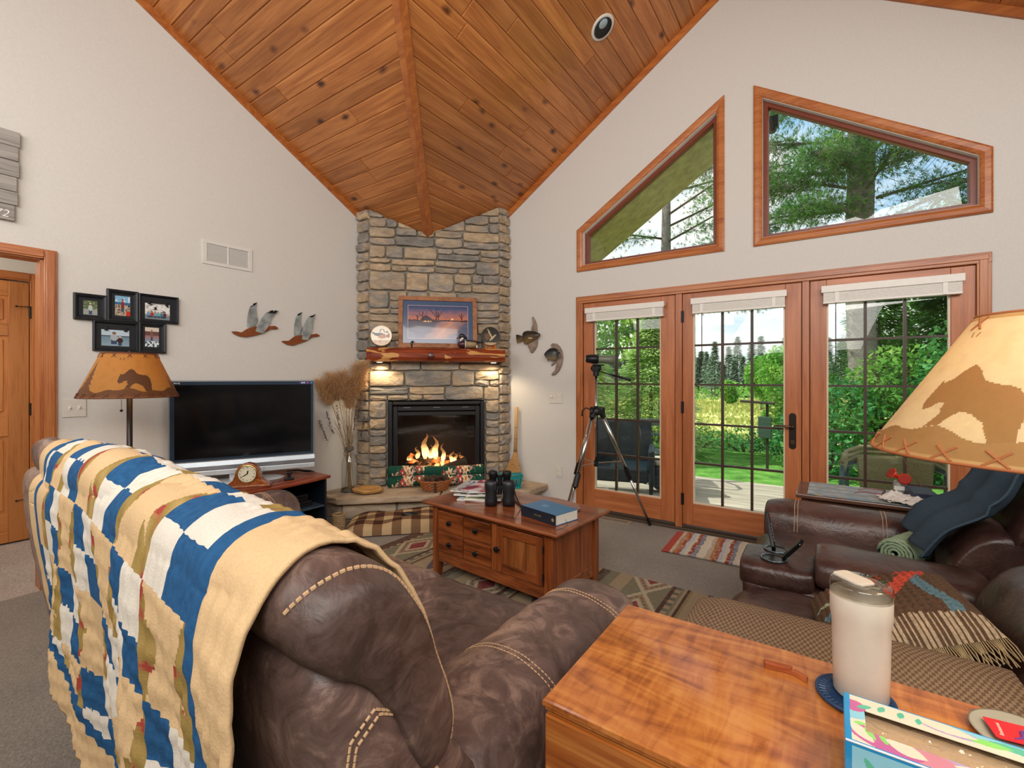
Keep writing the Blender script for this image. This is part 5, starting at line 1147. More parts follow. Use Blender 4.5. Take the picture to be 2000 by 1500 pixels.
# woven throw pillow on the near seat
t = thing('woven_pillow', 'chunky woven pillow in brown, red and blue with a fringed striped edge', 'pillow', (4.28, -2.36, .5))
PM = T(4.20, -2.36, .60) @ RZ(RAD(10)) @ RY(RAD(-24)) @ Matrix.Diagonal((.86, .86, 1.25, 1))
def pcol(u, v):
    x, y = u - .5 + .03 * nz3(u * 6, v * 6), v - .5 + .03 * nz3(v * 6, u * 6, 3)
    if y < -.36: return H_('b7a488') if int(u * 60) % 2 else H_('5f4a38')
    if el(x, y, -.12, .22, .2, .15) and not el(x, y, -.24, .3, .09, .08): return H_('c04a38')
    if abs(x - .12 - y * .6) < .055 and -.32 < y < .2: return H_('c2503c')
    if el(x, y, .28, .3, .1, .09): return H_('c04a38')
    if abs(x - .3 + y * .2) < .04 and y < .2: return H_('5d7c86')
    if abs(y - .02 - .04 * sin(x * 9)) < .022 and x < .05: return H_('9aa586')
    if el(x, y, -.35, -.15, .08, .05): return H_('5d7c86')
    return H_('5c4634')
def ppt(s):
    def f(u, v):
        x, y = (u - .5) * .46, (v - .5) * .44; e = (1 - (2 * abs(u - .5)) ** 3) * (1 - (2 * abs(v - .5)) ** 3); kn = .006 * abs(sin(u * 60) * sin(v * 56)) if s > 0 else 0
        return (x, y, s * (.065 * max(0, e) ** .55 + .004) + s * kn)
    return f
MB(PM).grid(96, 90, ppt(1), pcol).build('woven_front', attr_mat('chunky_weave', .95, .9, 150, .25), t, smooth=True)
MB(PM).grid(24, 24, ppt(-1)).build('pillow_back', plain('pillow_rust', '8a5a38', .8), t, smooth=True)
m = MB(PM)
for k in range(90):
    x = (-.5 + k / 89) * .46; m.tube([(x, -.215, .004), (x + .004 * sin(k * 7), -.25, -.004), (x + .01 * sin(k * 3), -.285, -.02 + .008 * sin(k * 5))], .0016, 4)
m.build('fringe', plain('fringe_cream', 'b9a680', .95), t)
# remotes in the console cups
for (x, y, rx, ry, lab, ln) in ((1.01, .86, -.25, .55, 'slim black remote control leaning out of the far console cup', .17), (.90, .80, .6, -.5, 'black remote control with a red button lying across the near console cup', .14)):
    t = thing('remote_control', lab, 'remote control', tuple(LM @ Vector((x, y, .58)))); M = LM @ T(x, y, .595) @ RX(rx) @ RY(ry)
    MB(M).box(-.02, .02, -.008, .008, -.02, ln - .03).build('remote_body', BLACKP, t, bevel=.006)
    m = MB(M)
    for i in range(3):
        for j in range(6): m.box(-.013 + i * .01, -.007 + i * .01, -.0095, -.008, .01 + j * .014, .017 + j * .014)
    m.build('buttons', plain('button_grey', '6a6a6e', .5), t); MB(M).cyl((.008, -.008, ln - .045), (.008, -.0105, ln - .045), .004, n=10).build('power_button', plain('button_red', 'c0392b', .4), t)
# quilted protector over the near arm
def ap(u, v):
    a = [Vector(p) for p in ((-.032, .34), (-.034, .46), (-.03, .56), (.0, .622), (.08, .638), (.19, .638), (.265, .622), (.297, .56), (.3, .48))]; p = cr(a, v); y = lerp(.30, 1.0, u); q = .0016 * abs(sin(u * 75) * sin(v * 40)); dn = max(0, (y - .93)) * 2.2
    return (p[0], y - max(0, y - .975) * .3, p[1] + .006 + q - dn * .12 * (1 if p[1] > .5 else 0))
def apc(u, v): return H_('907a62') if (int(u * 110) + int(v * 65)) % 2 else H_('6b5644')
o = MB(LM).grid(220, 130, ap, apc).build('arm_protector', attr_mat('tweed_weave', .97, .5, 300, .1, spec=.1), None, smooth=True, solid=.006)
tag(o, 'brown checked fabric protector covering the near arm of the loveseat', 'arm cover')
# ================================================================ MEDIA CORNER
CHX, CHY, CHZ = [wood('cherry_' + 'xyz'[i], i, '6d2c17', '9a4424', 'b4582f', .3, 26, contrast=.6, coat=.3) for i in range(3)]
NAVY = plain('stand_black', '141b24', .35)
t = thing('television_stand', 'low television stand with a cherry top and open black shelves', 'tv stand', (.4, -2.45, 0))
def bow(y0, y1, xb, xf, bulge, n=14): return [(xb, y0), *[(xf + bulge * (1 - (2 * i / n - 1) ** 2), lerp(y0, y1, i / n)) for i in range(n + 1)], (xb, y1)]
MB().prism(bow(-3.08, -1.90, .12, .68, .05), .505, .53).build('stand_top', CHY, t, bevel=.006)
MB().prism(bow(-2.96, -2.02, .2, .63, .05), .53, .537).build('top_inlay', CHY, t, bevel=.003)
MB().prism(bow(-3.08, -1.90, .12, .67, .05), .035, .06).build('stand_base', CHY, t, bevel=.004)
MB().prism(bow(-3.04, -1.94, .16, .61, .03), 0, .035).build('plinth', NAVY, t)
for y in (-3.05, -2.5, -1.935): MB().box(.14, .66, y - .009, y + .009, .06, .505).build('side_panel', NAVY, t)
MB().box(.135, .145, -3.05, -1.935, .06, .505).build('back_panel', NAVY, t)
MB().box(.145, .66, -2.49, -1.945, .28, .292).build('shelf', plain('shelf_slate', '3a4a58', .3), t, bevel=.002); MB().box(.145, .66, -3.04, -2.51, .28, .292).build('shelf', NAVY, t)
t = thing('video_player', 'silver-fronted video recorder on the lowest shelf of the television stand', 'video player', (.42, -2.12, .06))
MB().box(.22, .61, -2.40, -1.99, .061, .155).build('player_body', plain('player_top', '4f5257', .45), t, bevel=.004)
m = MB().box(.61, .63, -2.40, -1.99, .061, .155); m.build('silver_front', plain('player_silver', 'a9bccb', .3, .5), t, bevel=.006)
MB().box(.629, .633, -2.35, -2.17, .12, .14).build('tape_slot', BLACKP, t); MB().box(.629, .633, -2.14, -2.02, .12, .14).build('display', plain('display_dark', '18242e', .15), t)
for i in range(5): MB().cyl((.628, -2.13 + i * .026, .09), (.635, -2.13 + i * .026, .09), .008, n=10).build('player_button', plain('player_btn', '7c8f9e', .3, .6), t)
for z, w_, nm in ((.292, .4, 'black disc player on the middle shelf of the television stand'), (.345, .34, 'small black set-top box stacked on the disc player')):
    t = thing('disc_player', nm, 'media box', (.4, -2.15, z)); MB().box(.26, .60, -2.22 - w_ / 2, -2.22 + w_ / 2, z + .0005, z + .048).build('box_body', BLACKP, t, bevel=.003); MB().box(.60, .604, -2.22 - w_ / 2 + .02, -2.22 + w_ / 2 - .02, z + .01, z + .04).build('front_panel', plain('panel_gloss', '0a0c10', .08), t); MB().box(.6035, .606, -2.17, -2.14, z + .02, z + .026).build('indicator', plain('indicator', 'aab4bd', .4), t)
# television, turned a little towards the sofa
TV = T(.328, -2.40, .5375) @ RZ(RAD(63.6))
t = thing('flat_television', 'large flat television with a black bezel and silver speaker strip, switched off', 'television', tuple(TV.translation))
SIL = plain('tv_silver', 'a4adb3', .32, .55); SILL = plain('tv_silver_light', 'c9d2d6', .35, .3)
tw = .487
MB(TV).box(-tw, tw, -.035, .04, .07, .77).build('cabinet', plain('tv_shell', '8f969b', .4, .4), t, bevel=.012)
MB(TV).box(-tw + .012, tw - .012, -.042, -.03, .175, .762).build('bezel', plain('tv_bezel', '2b3a48', .12), t, bevel=.004)
MB(TV).box(-tw + .04, tw - .03, -.0435, -.04, .195, .736).build('screen', plain('tv_screen', '060a0e', .12, noise_amt=.03), t)
R = [[(x, y, z) for y, z in ((-.036, .175), (-.052, .17), (-.06, .135), (-.052, .105), (-.03, .10), (.03, .10), (.03, .175))] for x in (-tw, tw)]
MB(TV).ring(R).build('speaker_strip', SIL, t, bevel=.003); MB(TV).box(-tw, tw, -.05, .03, .062, .102).build('control_strip', SILL, t, bevel=.006)
for i in range(4): MB(TV).box(tw - .13 + i * .022, tw - .12 + i * .022, -.0515, -.05, .08, .083).build('touch_button', plain('mark_dark', '4a5055', .5), t)
for x in (-.2, .12): MB(TV).box(x, x + .001, -.0508, -.05, .064, .10).build('strip_joint', plain('mark_dark', ''), t)
text('logo', 'BenQ', .016, TV @ T(-tw + .055, -.0428, .749) @ RX(pi / 2), plain('logo_white', 'e4e6e8', .4), t, .0003)
m = MB(TV); m.box(tw - .115, tw - .018, -.0436, -.042, .738, .76); m.build('sticker', plain('sticker_navy', '1b2a66', .4), t)
for x, c in ((.100, 'd8dcec'), (.085, 'd8dcec'), (.06, 'c83a4c'), (.03, '2f9fc4')): MB(TV).box(tw - x, tw - x + .011, -.044, -.0434, .745, .754).build('sticker_mark', plain('mark_' + c, c, .4), t)
MB(TV).box(-.11, .11, -.03, .02, .012, .08).build('pedestal_neck', SILL, t, bevel=.004)
R = [[(x * q, -.02 + y * q, z) for x, y in [(.27 * cos(a), .13 * sin(a)) for a in [2 * pi * k / 30 for k in range(30)]]] for q, z in ((1, 0), (1, .006), (.9, .014), (.4, .02))]
MB(TV).ring(R).build('pedestal_base', SILL, t, smooth=True)
t = thing('webcam', 'small black clip webcam standing on the television stand', 'camera', (.55, -2.19, .507)); M = T(.62, -2.22, .5375) @ RZ(RAD(70))
MB(M).box(-.035, .035, -.012, .012, 0, .02).build('clip_foot', BLACKP, t, bevel=.004); MB(M).box(-.012, .012, -.006, .006, .02, .05).box(-.02, .02, -.01, .01, .044, .062).build('camera_body', BLACK, t, bevel=.003)
tag(MB().tube([(.30, -2.06, .543), (.36, -2.0, .548), (.44, -1.97, .545), (.47, -1.95, .545), (.50, -1.93, .537)], [.004, .006, .011, .009, .003], 8).build('power_cable', BLACKP, None, smooth=True), 'short black cable end lying on the right of the television stand', 'cable')
# mantel clock
CK = T(.575, -2.50, .5375) @ RZ(RAD(52)) @ Matrix.Scale(1.2, 4)
t = thing('tambour_clock', 'wooden tambour mantel clock with a cream dial in front of the television', 'clock', tuple(CK.translation))
CKW = wood('clock_wood', 0, '7a3d18', 'a55f2b', 'b97338', .25, 26, contrast=.5, coat=.4)
prof = [(-.118, 0), (.118, 0), (.118, .016), (.095, .03), (.078, .046), (.068, .07), (.062, .1), (.05, .122), (.03, .138), (.0, .145), (-.03, .138), (-.05, .122), (-.062, .1), (-.068, .07), (-.078, .046), (-.095, .03), (-.118, .016)]
m = MB(CK); xz_prism(m, prof, -.028, .028).build('clock_case', CKW, t, bevel=.004)
MB(CK).box(-.124, .124, -.034, .034, 0, .012).build('clock_base', CKW, t, bevel=.003)
DM = CK @ T(0, -.029, .082)
MB(DM).lathe([(.052, 0), (.056, .003), (.054, .007), (.048, .006)], 40, RX(pi / 2), cap=False).build('brass_bezel', plain('brass', 'd0b070', .2, .9), t, smooth=True)
MB(DM).cyl((0, 0, 0), (0, -.003, 0), .049, n=40).build('dial', plain('dial_cream', 'ddd8bd', .5), t)
for i, s_ in enumerate(('XII', 'I', 'II', 'III', 'IIII', 'V', 'VI', 'VII', 'VIII', 'IX', 'X', 'XI')):
    a = 2 * pi * i / 12; text('numeral', s_, .012, DM @ T(.038 * sin(a), -.0035, .038 * cos(a)) @ RX(pi / 2) @ RZ(-a), BLACKP, t, .0002)
for ang, ln, wd in ((RAD(15), .024, .0028), (RAD(238), .036, .002)):
    MB(DM @ RY(ang)).prism([(-wd, -.004), (wd, -.004), (wd * 1.3, ln * .6), (0, ln), (-wd * 1.3, ln * .6)], .0038, .0046, RX(pi / 2)).build('clock_hand', BLACKP, t)

# ---- lamps with bear silhouettes
def bear_mask(x, y):          # x, y in bear units: body about 0..1 wide
    B = [(.02, .40), (.05, .5), (.07, .56), (.1, .52), (.2, .53), (.3, .6), (.4, .66), (.5, .64), (.58, .58), (.7, .58), (.82, .56), (.92, .5), (.98, .38), (.98, .24), (.95, .12), (.94, 0), (.78, 0), (.74, .1), (.7, .2), (.6, .24), (.5, .22), (.44, .16), (.38, .08), (.34, .02), (.2, .02), (.26, .1), (.3, .16), (.27, .2), (.28, .26), (.2, .28), (.12, .24), (.04, .24), (.0, .3)]
    return inpoly(x, y, B)
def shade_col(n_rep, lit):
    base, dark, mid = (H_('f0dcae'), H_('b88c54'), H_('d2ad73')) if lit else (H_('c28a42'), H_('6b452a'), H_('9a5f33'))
    def c(u, v):
        a = (u * n_rep) % 1; n = nz3(u * 30, v * 10) * .5
        g = .17 + .03 * sin(a * 17) + .02 * sin(a * 41)
        if v > .965 or v < .03: return mid
        if v < g: return mixc(dark, mid, .2 + n * .4)
        if bear_mask((a - .405) / .25, (v - g + .01) / .66): return dark
        for tx, tw_, th in ((.14, .075, .66), (.86, .025, .3), (.9, .03, .36)):
            k = (v - g) / th
            if 0 < k < 1:
                saw = (1 - k) * (.55 + .45 * (1 - ((k * 6.5) % 1)))
                if abs(a - tx) < tw_ * saw: return mixc(dark, mid, .25)
        if .84 < v < .875 and abs(abs(a - .42) - .012 - (v - .84) * .25) < .004: return dark
        return mixc(base, mid, max(0, n) * .5 + max(0, .35 - abs(v - .0)) * .2)
    return c
LAMPSH = attr_mat('parchment_shade', .6, .05, 90, .04, trans=.35)
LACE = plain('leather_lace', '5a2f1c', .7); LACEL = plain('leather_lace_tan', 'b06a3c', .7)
def lamp_shade(root, M, r0, r1, h_, lit, rep, rot, lace):
    tilt = 0
    def f(u, v): a = 2 * pi * u + rot; r_ = lerp(r0, r1, v); return (r_ * cos(a), r_ * sin(a), h_ * v)
    MB(M).grid(420 if not lit else 620, 110, f, shade_col(rep, lit)).build('lamp_shade', LAMPSH, root, smooth=True, solid=.0015)
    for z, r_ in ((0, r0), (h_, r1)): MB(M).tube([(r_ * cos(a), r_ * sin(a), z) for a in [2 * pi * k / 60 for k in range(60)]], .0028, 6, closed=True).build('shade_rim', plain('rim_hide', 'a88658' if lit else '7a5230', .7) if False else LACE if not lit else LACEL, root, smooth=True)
    for v, n, s_ in ((.055, int(r0 * 95), .018), (.94, max(8, int(r1 * 95)), .012)):
        for k in range(n):
            m = MB(M); a = 2 * pi * (k + .5) / n; r_ = lerp(r0, r1, v) + .002; w_ = s_ / r_ * .8
            for sg in (-1, 1): m.tube([((r_ + (lerp(r0, r1, v + q) - lerp(r0, r1, v))) * cos(a + sg * e_ * w_), (r_ + (lerp(r0, r1, v + q) - lerp(r0, r1, v))) * sin(a + sg * e_ * w_), h_ * (v + q)) for e_, q in ((-1, -.045), (0, 0), (1, .045))], .0019, 5)
            m.build('cross_lacing', lace, root)
    m = MB(M)
    for k in range(3): a = 2 * pi * k / 3; m.cyl((0, 0, h_ - .008), (r1 * cos(a), r1 * sin(a), h_ - .002), .0018, n=6)
    m.build('spider', BLACK, root); MB(M).lathe([(0, 0), (.008, .002), (.009, .008), (.004, .014), (.007, .02), (0, .028)], 12, T(0, 0, h_ - .008), cap=False).build('finial', BRONZE, root, smooth=True)
t = thing('floor_lamp', 'floor lamp with a parchment shade showing a walking bear and pines', 'floor lamp', (.664, -3.213, 0))
M = T(.664, -3.213, 0)
MB(M).lathe([(.0, 0), (.14, 0), (.14, .012), (.05, .03), (.02, .045)], 30).build('lamp_base', BRONZE, t, smooth=True)
MB(M).tube([(0, 0, .03), (.0, 0, .6), (0, 0, 1.4)], .0145, 12).build('pole', plain('pole_bronze', '2c2522', .35, .5), t, smooth=True)
MB(M).cyl((-.03, -.03, 1.26), (-.03, -.03, 1.14), .0012, n=5).ball((-.03, -.03, 1.135), .008, n=8, m=6).build('pull_chain', BRONZE, t)
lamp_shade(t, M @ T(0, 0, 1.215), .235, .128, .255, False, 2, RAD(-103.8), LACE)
light('floor_lamp_bulb', 'POINT', (.664, -3.213, 1.33), (0, 0, 0), 5, (1, .75, .45), shadow_soft_size=.03)

# ================================================================ COFFEE TABLE
CT_ = T(1.783, -1.954, 0) @ RZ(RAD(-4.5)); CL, CD, CHt = 1.09, .60, .505
t = thing('coffee_table', 'worn cherry coffee table with four small drawers and a cabinet door', 'coffee table', tuple(CT_ @ Vector((CL / 2, CD / 2, 0))))
CW = wood('worn_cherry', 0, '55270f', '85441f', 'a35c2e', .3, 22, contrast=.8, coat=.5, var=.05); CWZ = wood('worn_cherry_z', 2, '55270f', '85441f', 'a35c2e', .32, 22, contrast=.8, coat=.25, var=.08); CWL = wood('door_cherry', 2, '6a3418', '8f5228', 'a96a3a', .32, 22, contrast=.8, coat=.2)
R = []
for o, z in ((.012, CHt - .028), (0, CHt - .02), (0, CHt - .01), (.008, CHt)): R.append([(o, o, z), (CL - o, o, z), (CL - o, CD - o, z), (o, CD - o, z)])
MB(CT_).ring(R).build('table_top', CW, t, bevel=.003)
bx0, bx1, by0, by1, bz0, bz1 = .075, CL - .05, .035, CD - .05, .115, CHt - .028
for x in (bx0, bx1 - .055):
    for y in (by0, by1 - .055):
        R = [[(x + dx_, y + dy_, z) for dx_, dy_ in (((0, 0), (.055, 0), (.055, .055), (0, .055)) if z > .1 else ((0 if x < .5 else .012, 0 if y < .3 else .012), (.043 if x < .5 else .055, 0 if y < .3 else .012), (.043 if x < .5 else .055, .043 if y < .3 else .055), (0 if x < .5 else .012, .043 if y < .3 else .055)))] for z in (0, .11, bz1)]
        MB(CT_).ring(R).build('leg', CWZ, t, bevel=.003)
MB(CT_).box(bx0 + .055, bx1 - .055, by0 + .02, by0 + .03, bz0, bz1).build('carcass_front', CWZ, t)
MB(CT_).box(bx0 + .055, bx1 - .055, by1 - .03, by1 - .012, bz0, bz1).build('back_panel', CWZ, t)
for x in (bx0 + .012, bx1 - .024): MB(CT_).box(x, x + .012, by0 + .055, by1 - .055, bz0 + .06, bz1).build('side_panel', CWZ, t); MB(CT_).box(x - .004, x + .016, by0 + .055, by1 - .055, bz0 - .01, bz0 + .06).build('side_rail', CW, t, bevel=.003)
MB(CT_).box(bx0 + .055, bx1 - .055, by0 + .004, by1 - .02, bz0, bz0 + .012).build('floor_panel', CW, t)
fx0, fx1 = bx0 + .055, bx1 - .055; dX = fx0 + (fx1 - fx0) * .575
MB(CT_).box(fx0, fx1, by0 + .003, by0 + .02, bz0, bz0 + .07).build('bottom_rail', CW, t, bevel=.003); MB(CT_).box(fx0, fx1, by0 + .003, by0 + .02, bz1 - .02, bz1).build('top_rail', CW, t)
MB(CT_).box(dX - .02, dX + .02, by0 + .002, by0 + .02, bz0 + .07, bz1 - .02).build('centre_stile', CWZ, t)
z0, z1 = bz0 + .074, bz1 - .024; zm = (z0 + z1) / 2; xm = (fx0 + dX - .02) / 2
for a, b in ((fx0 + .004, xm - .003), (xm + .003, dX - .024)):
    for c, d_ in ((z0, zm - .006), (zm + .006, z1)):
        o = MB(CT_).box(a, b, by0 - .006, by0 + .02, c, d_).build('drawer', CW, t, bevel=.005)
        MB(CT_).tube([((a + b) / 2, by0 - .006, (c + d_) / 2), ((a + b) / 2, by0 - .014, (c + d_) / 2), ((a + b) / 2, by0 - .018, (c + d_) / 2), ((a + b) / 2, by0 - .027, (c + d_) / 2), ((a + b) / 2, by0 - .031, (c + d_) / 2)], [.011, .007, .016, .016, .008], 16).build('knob', plain('knob_black', '121114', .22), o)
MB(CT_).box(fx0, dX - .02, by0 + .002, by0 + .02, zm - .006, zm + .006).build('drawer_divider', CW, t)
a, b = dX + .024, fx1 - .004; dr = MB(CT_).box(a, b, by0 + .004, by0 + .012, z0, z1).build('door', CWL, t)
for q in ((a, a + .045, z0, z1), (b - .045, b, z0, z1)): MB(CT_).box(q[0], q[1], by0 - .006, by0 + .012, q[2], q[3]).build('door_stile', CWZ, dr, bevel=.003)
for q in ((a + .045, b - .045, z0, z0 + .05), (a + .045, b - .045, z1 - .05, z1)): MB(CT_).box(q[0], q[1], by0 - .005, by0 + .012, q[2], q[3]).build('door_rail', CW, dr, bevel=.003)
xk = a + .012; MB(CT_).tube([(xk, by0 - .006, zm), (xk, by0 - .014, zm), (xk, by0 - .018, zm), (xk, by0 - .028, zm), (xk, by0 - .032, zm)], [.011, .007, .017, .017, .008], 16).build('knob', plain('knob_black', ''), dr)
for z in (z0 + .05, z1 - .06): MB(CT_).cyl((b + .003, by0 - .007, z - .02), (b + .003, by0 - .007, z + .02), .004, n=8).build('hinge', BLACK, dr)
# on the coffee table
ZT = CHt + .0008
def mag(i, x, y, rz, w_, d_, th, z, cfn, lab):
    M = CT_ @ T(x, y, z) @ RZ(rz); tt = thing('magazine', lab, 'magazine', tuple(M.translation), 0, 'magazines stacked on the coffee table')
    MB(M).box(-w_ / 2, w_ / 2, -d_ / 2, d_ / 2, 0, th - .001).build('pages', plain('page_white', 'e3e0d8', .6, noise_amt=.06, nscale=300), tt)
    MB(M).grid(40, 52, lambda u, v: ((u - .5) * w_, (v - .5) * d_, th), cfn, None).build('cover', GLOSS, tt, solid=.0009)
def cov(a, b, c, s):
    a, b, c = H_(a), H_(b), H_(c)
    def f(u, v):
        n = nz3(u * 3 + s, v * 3, s)
        if v > .82: return c if int(u * 16) % 3 and v < .94 and .1 < u < .8 else a
        if n > .12: return b
        if n < -.2: return mixc(a, (.05, .05, .07), .6)
        return mixc(a, b, .3 + n)
    return f
specs = [(.24, .36, -.45, '8fc4dc', 'd6e4ea', '2f86b4', .009, 'pale blue covered magazine at the bottom of the stack'), (.22, .37, -.3, 'b8c88a', 'e2e6d2', '5a7a3a', .012, 'green-edged magazine second from the bottom of the stack'), (.205, .375, -.38, 'e6e2da', 'c4c8cc', '4a5a70', .01, 'white magazine in the middle of the stack'),
         (.215, .38, -.2, 'd8d4cc', 'f0eeea', '8a3a4a', .012, 'thick cream magazine above the middle of the stack'), (.2, .37, -.5, 'e9e6e0', '9a9aa6', '6a5a70', .008, 'white and grey catalogue near the top of the stack'), (.225, .39, -.15, 'ece8e2', 'a0b8d8', '3f6aa8', .006, 'blue-bordered leaflet lying on the top of the stack'), (.205, .385, -.62, 'd9506c', 'efe4e0', 'f4f0ec', .005, 'pink and white magazine topmost of the stack with a dark bird picture')]
z = ZT
for i, (x, y, rz, a_, b_, c_, th, lab) in enumerate(specs): mag(i, x + (.0, .05, -.03, .04, -.04, .02, .05)[i], y - .02, rz + .9, .25 - .005 * i, .33, th, z, cov(a_, b_, c_, i * 3.3), lab); z += th + .0004
# binoculars standing on their objective ends
BM = CT_ @ T(.50, .23, ZT) @ RZ(RAD(38)) @ Matrix.Scale(1.36, 4); t = thing('binoculars', 'black binoculars standing upright on the coffee table', 'binoculars', tuple(BM.translation)); BR_ = plain('rubber_black', '1a1c20', .42, bmp=.2, nscale=150)
for s in (-1, 1):
    x = s * .042
    MB(BM).lathe([(.022, 0), (.029, .0), (.030, .03), (.027, .05), (.03, .075), (.031, .1), (.026, .118), (.018, .122)], 24, T(x, 0, 0)).build('barrel', BR_, t, smooth=True)
    MB(BM).box(min(x, x - s * .03), max(x, x - s * .03), -.024, .024, .07, .118).build('prism_housing', BR_, t, bevel=.012, seg=3, smooth=True)
    MB(BM).lathe([(.017, .115), (.0175, .135), (.021, .137), (.0215, .158), (.019, .162), (.014, .162), (.013, .15)], 22, T(s * .033, 0, 0), cap=False).build('eyepiece', BLACK, t, smooth=True)
    MB(BM).lathe([(.0135, .15), (.0, .153)], 18, T(s * .033, 0, 0), cap=False).build('eye_lens', plain('lens_coat', '18303c', .05), t)
MB(BM).cyl((0, 0, .055), (0, 0, .13), .011, n=16).cyl((0, 0, .128), (0, 0, .146), .014, n=18).build('focus_wheel', BLACK, t); MB(BM).box(-.03, .03, -.01, .01, .08, .094).build('hinge_bridge', BR_, t)
g = MB(BM).tube([(.06, 0, .1), (.075, -.02, .05), (.1, -.05, .004), (.15, -.075, .003), (.2, -.06, .003)], .004, 6); g.build('neck_strap', BLACKP, t)
tt = thing('small_bottle', 'small clear spray bottle with a blue cap behind the binoculars', 'bottle', tuple(CT_ @ Vector((.40, .27, ZT)))); M = CT_ @ T(.395, .285, ZT)
MB(M).lathe([(0, .001), (.018, .001), (.02, .006), (.02, .06), (.01, .072), (.008, .078)], 18, cap=False).build('bottle_glass', CLEAR, tt, smooth=True); MB(M).lathe([(.0, .07), (.012, .072), (.016, .085), (.012, .105), (.008, .108), (0, .109)], 16, cap=False).build('blue_cap', plain('cap_blue', '1f3f63', .25), tt, smooth=True)
# thick blue book
KM = CT_ @ T(.89, .225, ZT) @ RZ(RAD(-9)); t = thing('thick_book', 'thick blue hardcover book with gilt lettering, spine towards the sofa', 'book', tuple(KM.translation))
kw, kd, kh = .28, .19, .06
BLU = plain('book_blue', '1a6a98', .35, noise_amt=.1, nscale=60, bmp=.2); SPN = plain('book_spine', '16202e', .4)
MB(KM).box(-kw / 2, kw / 2, -kd / 2, kd / 2, kh - .003, kh).build('front_cover', BLU, t, bevel=.0015); MB(KM).box(-kw / 2, kw / 2, -kd / 2, kd / 2, 0, .003).build('back_cover', BLU, t, bevel=.0015)
MB(KM).box(-kw / 2, kw / 2, -kd / 2 - .003, -kd / 2 + .001, 0, kh).build('spine', SPN, t, bevel=.0015); MB(KM).box(-kw / 2 + .004, kw / 2 - .004, -kd / 2 + .001, kd / 2 - .004, .003, kh - .003).build('page_block', plain('page_edge', 'dcd8cc', .7, noise_amt=.08, nscale=400), t)
GILT = plain('gilt', 'b8a468', .35, .5)
text('cover_title', 'HOLY\nBIBLE', .02, KM @ T(-.03, .0, kh + .0003) @ RZ(0), plain('gilt_pale', '8fb4c8', .4), t, .0002)
MB(KM).cyl((kw / 2 - .022, -kd / 2 - .0035, kh / 2), (kw / 2 - .022, -kd / 2 - .002, kh / 2), .010, n=16).build('spine_emblem', GILT, t)
text('spine_title', 'HOLY BIBLE', .011, KM @ T(.0, -kd / 2 - .0036, kh / 2) @ RX(pi / 2), GILT, t, .0002)
MB(KM).tube([(kw / 2 - .02, 0, .03), (kw / 2 + .03, -.03, .003), (kw / 2 + .05, -.09, .002), (kw / 2 + .045, -.14, .001)], .001, 5).build('ribbon_marker', BLACKP, t)
# round wooden board behind
t = thing('wooden_tray', 'round reddish wooden slice lying behind the binoculars', 'tray', tuple(CT_ @ Vector((.62, .44, ZT)))); M = CT_ @ T(.72, .43, ZT)
R = [[(.24 * q * (1 + .03 * sin(3 * a)) * cos(a), .14 * q * (1 + .03 * sin(3 * a)) * sin(a), z) for a in [2 * pi * k / 40 for k in range(40)]] for q, z in ((.97, 0), (1, .004), (1, .012), (.98, .015))]
MB(M).ring(R).build('wood_slice', wood('slice_wood', 0, '6b4034', '8a5f4e', 'a57a66', .35, 16), t, bevel=.001)

# ================================================================ FLOOR TEXTILES
RX0, RX1, RY0, RY1 = 1.16, 3.95, -3.0, -1.19
def tri(x): return abs((x % 1) - .5) * 2
def rugc(u, v):
    x, y = RX0 + u * (RX1 - RX0), RY0 + v * (RY1 - RY0); n = nz3(x * 30, y * 30) * .5; dx_ = x - RX0
    tan, dk, ol, rd, cr_, gr = H_('9c8a70'), H_('564038'), H_('7a7460'), H_('80403f'), H_('b0a288'), H_('66645a')
    if dx_ < .10: return mixc(dk if dx_ < .07 + .03 * tri(y * 14) else tan, tan, .1 + n * .3)
    per = .86; k = ((dx_ - .10) % per) / per; s = tri(y / .46 + (int((dx_ - .1) / per)) * .5)
    c = tan
    if k < .3:
        d = abs(k - .15) / .15 * .9 + s; c = ol if d > 1.1 else cr_ if d > .9 else mixc(ol, tan, .5) if d > .62 else cr_ if d > .44 else rd if d > .0 else cr_
        if abs(d - .75) < .05 and int(y * 60) % 2: c = rd
    elif k < .36: c = dk if k < .33 else gr if int(y * 26) % 2 else tan
    elif k < .44: c = [ol, tan, dk, H_('8a7a58')][int((k - .36) / .02) % 4]
    elif k < .74:
        d = abs(k - .59) / .15 * .8 + tri(y / .62 + .3); st = int(d * 9) / 9; c = H_('5c5058') if .3 < st < .55 else H_('7a3d63') if st < .2 else cr_ if st < .3 else tan
    elif k < .82: c = dk if (k < .77) else (gr if (int(y * 22) + int(k * 100)) % 2 else dk)
    else: c = tan if k > .9 else ol
    return mixc(c, cr_, max(0, n) * .35)
o = MB().grid(340, 220, lambda u, v: (RX0 + u * (RX1 - RX0), RY0 + v * (RY1 - RY0), .009 + .0012 * nz3(u * 9, v * 9)), rugc).build('area_rug', attr_mat('rug_wool', .97, .7, 260, .16, spec=.08), None, solid=.008)
tag(o, 'large tan southwestern patterned area rug under the coffee table', 'rug')
a0 = RAD(-2)
def ragc(u, v):
    k = u * 46 + .5 * nz3(u * 5, v * 3) + .35 * nz3(v * 9, u * 30); q = (int(k) * 5) % 9; n = nz3(u * 50, v * 30)
    return mixc(H_(['b9a48c', 'a0543c', 'c9bda8', '7c7f8e', 'd0c6b6', 'a9764f', 'b0b4bc', '94473a', 'cfc0a6'][q]), H_('d8cdbd'), max(0, n) * .9)
RG = T(3.66, -.34, 0) @ RZ(RAD(2)); ragl, ragw = .62, .26
t = thing('rag_rug', 'multicoloured striped rag rug with a red fringe in front of the glass doors', 'rug', (3.66, -.34, 0))
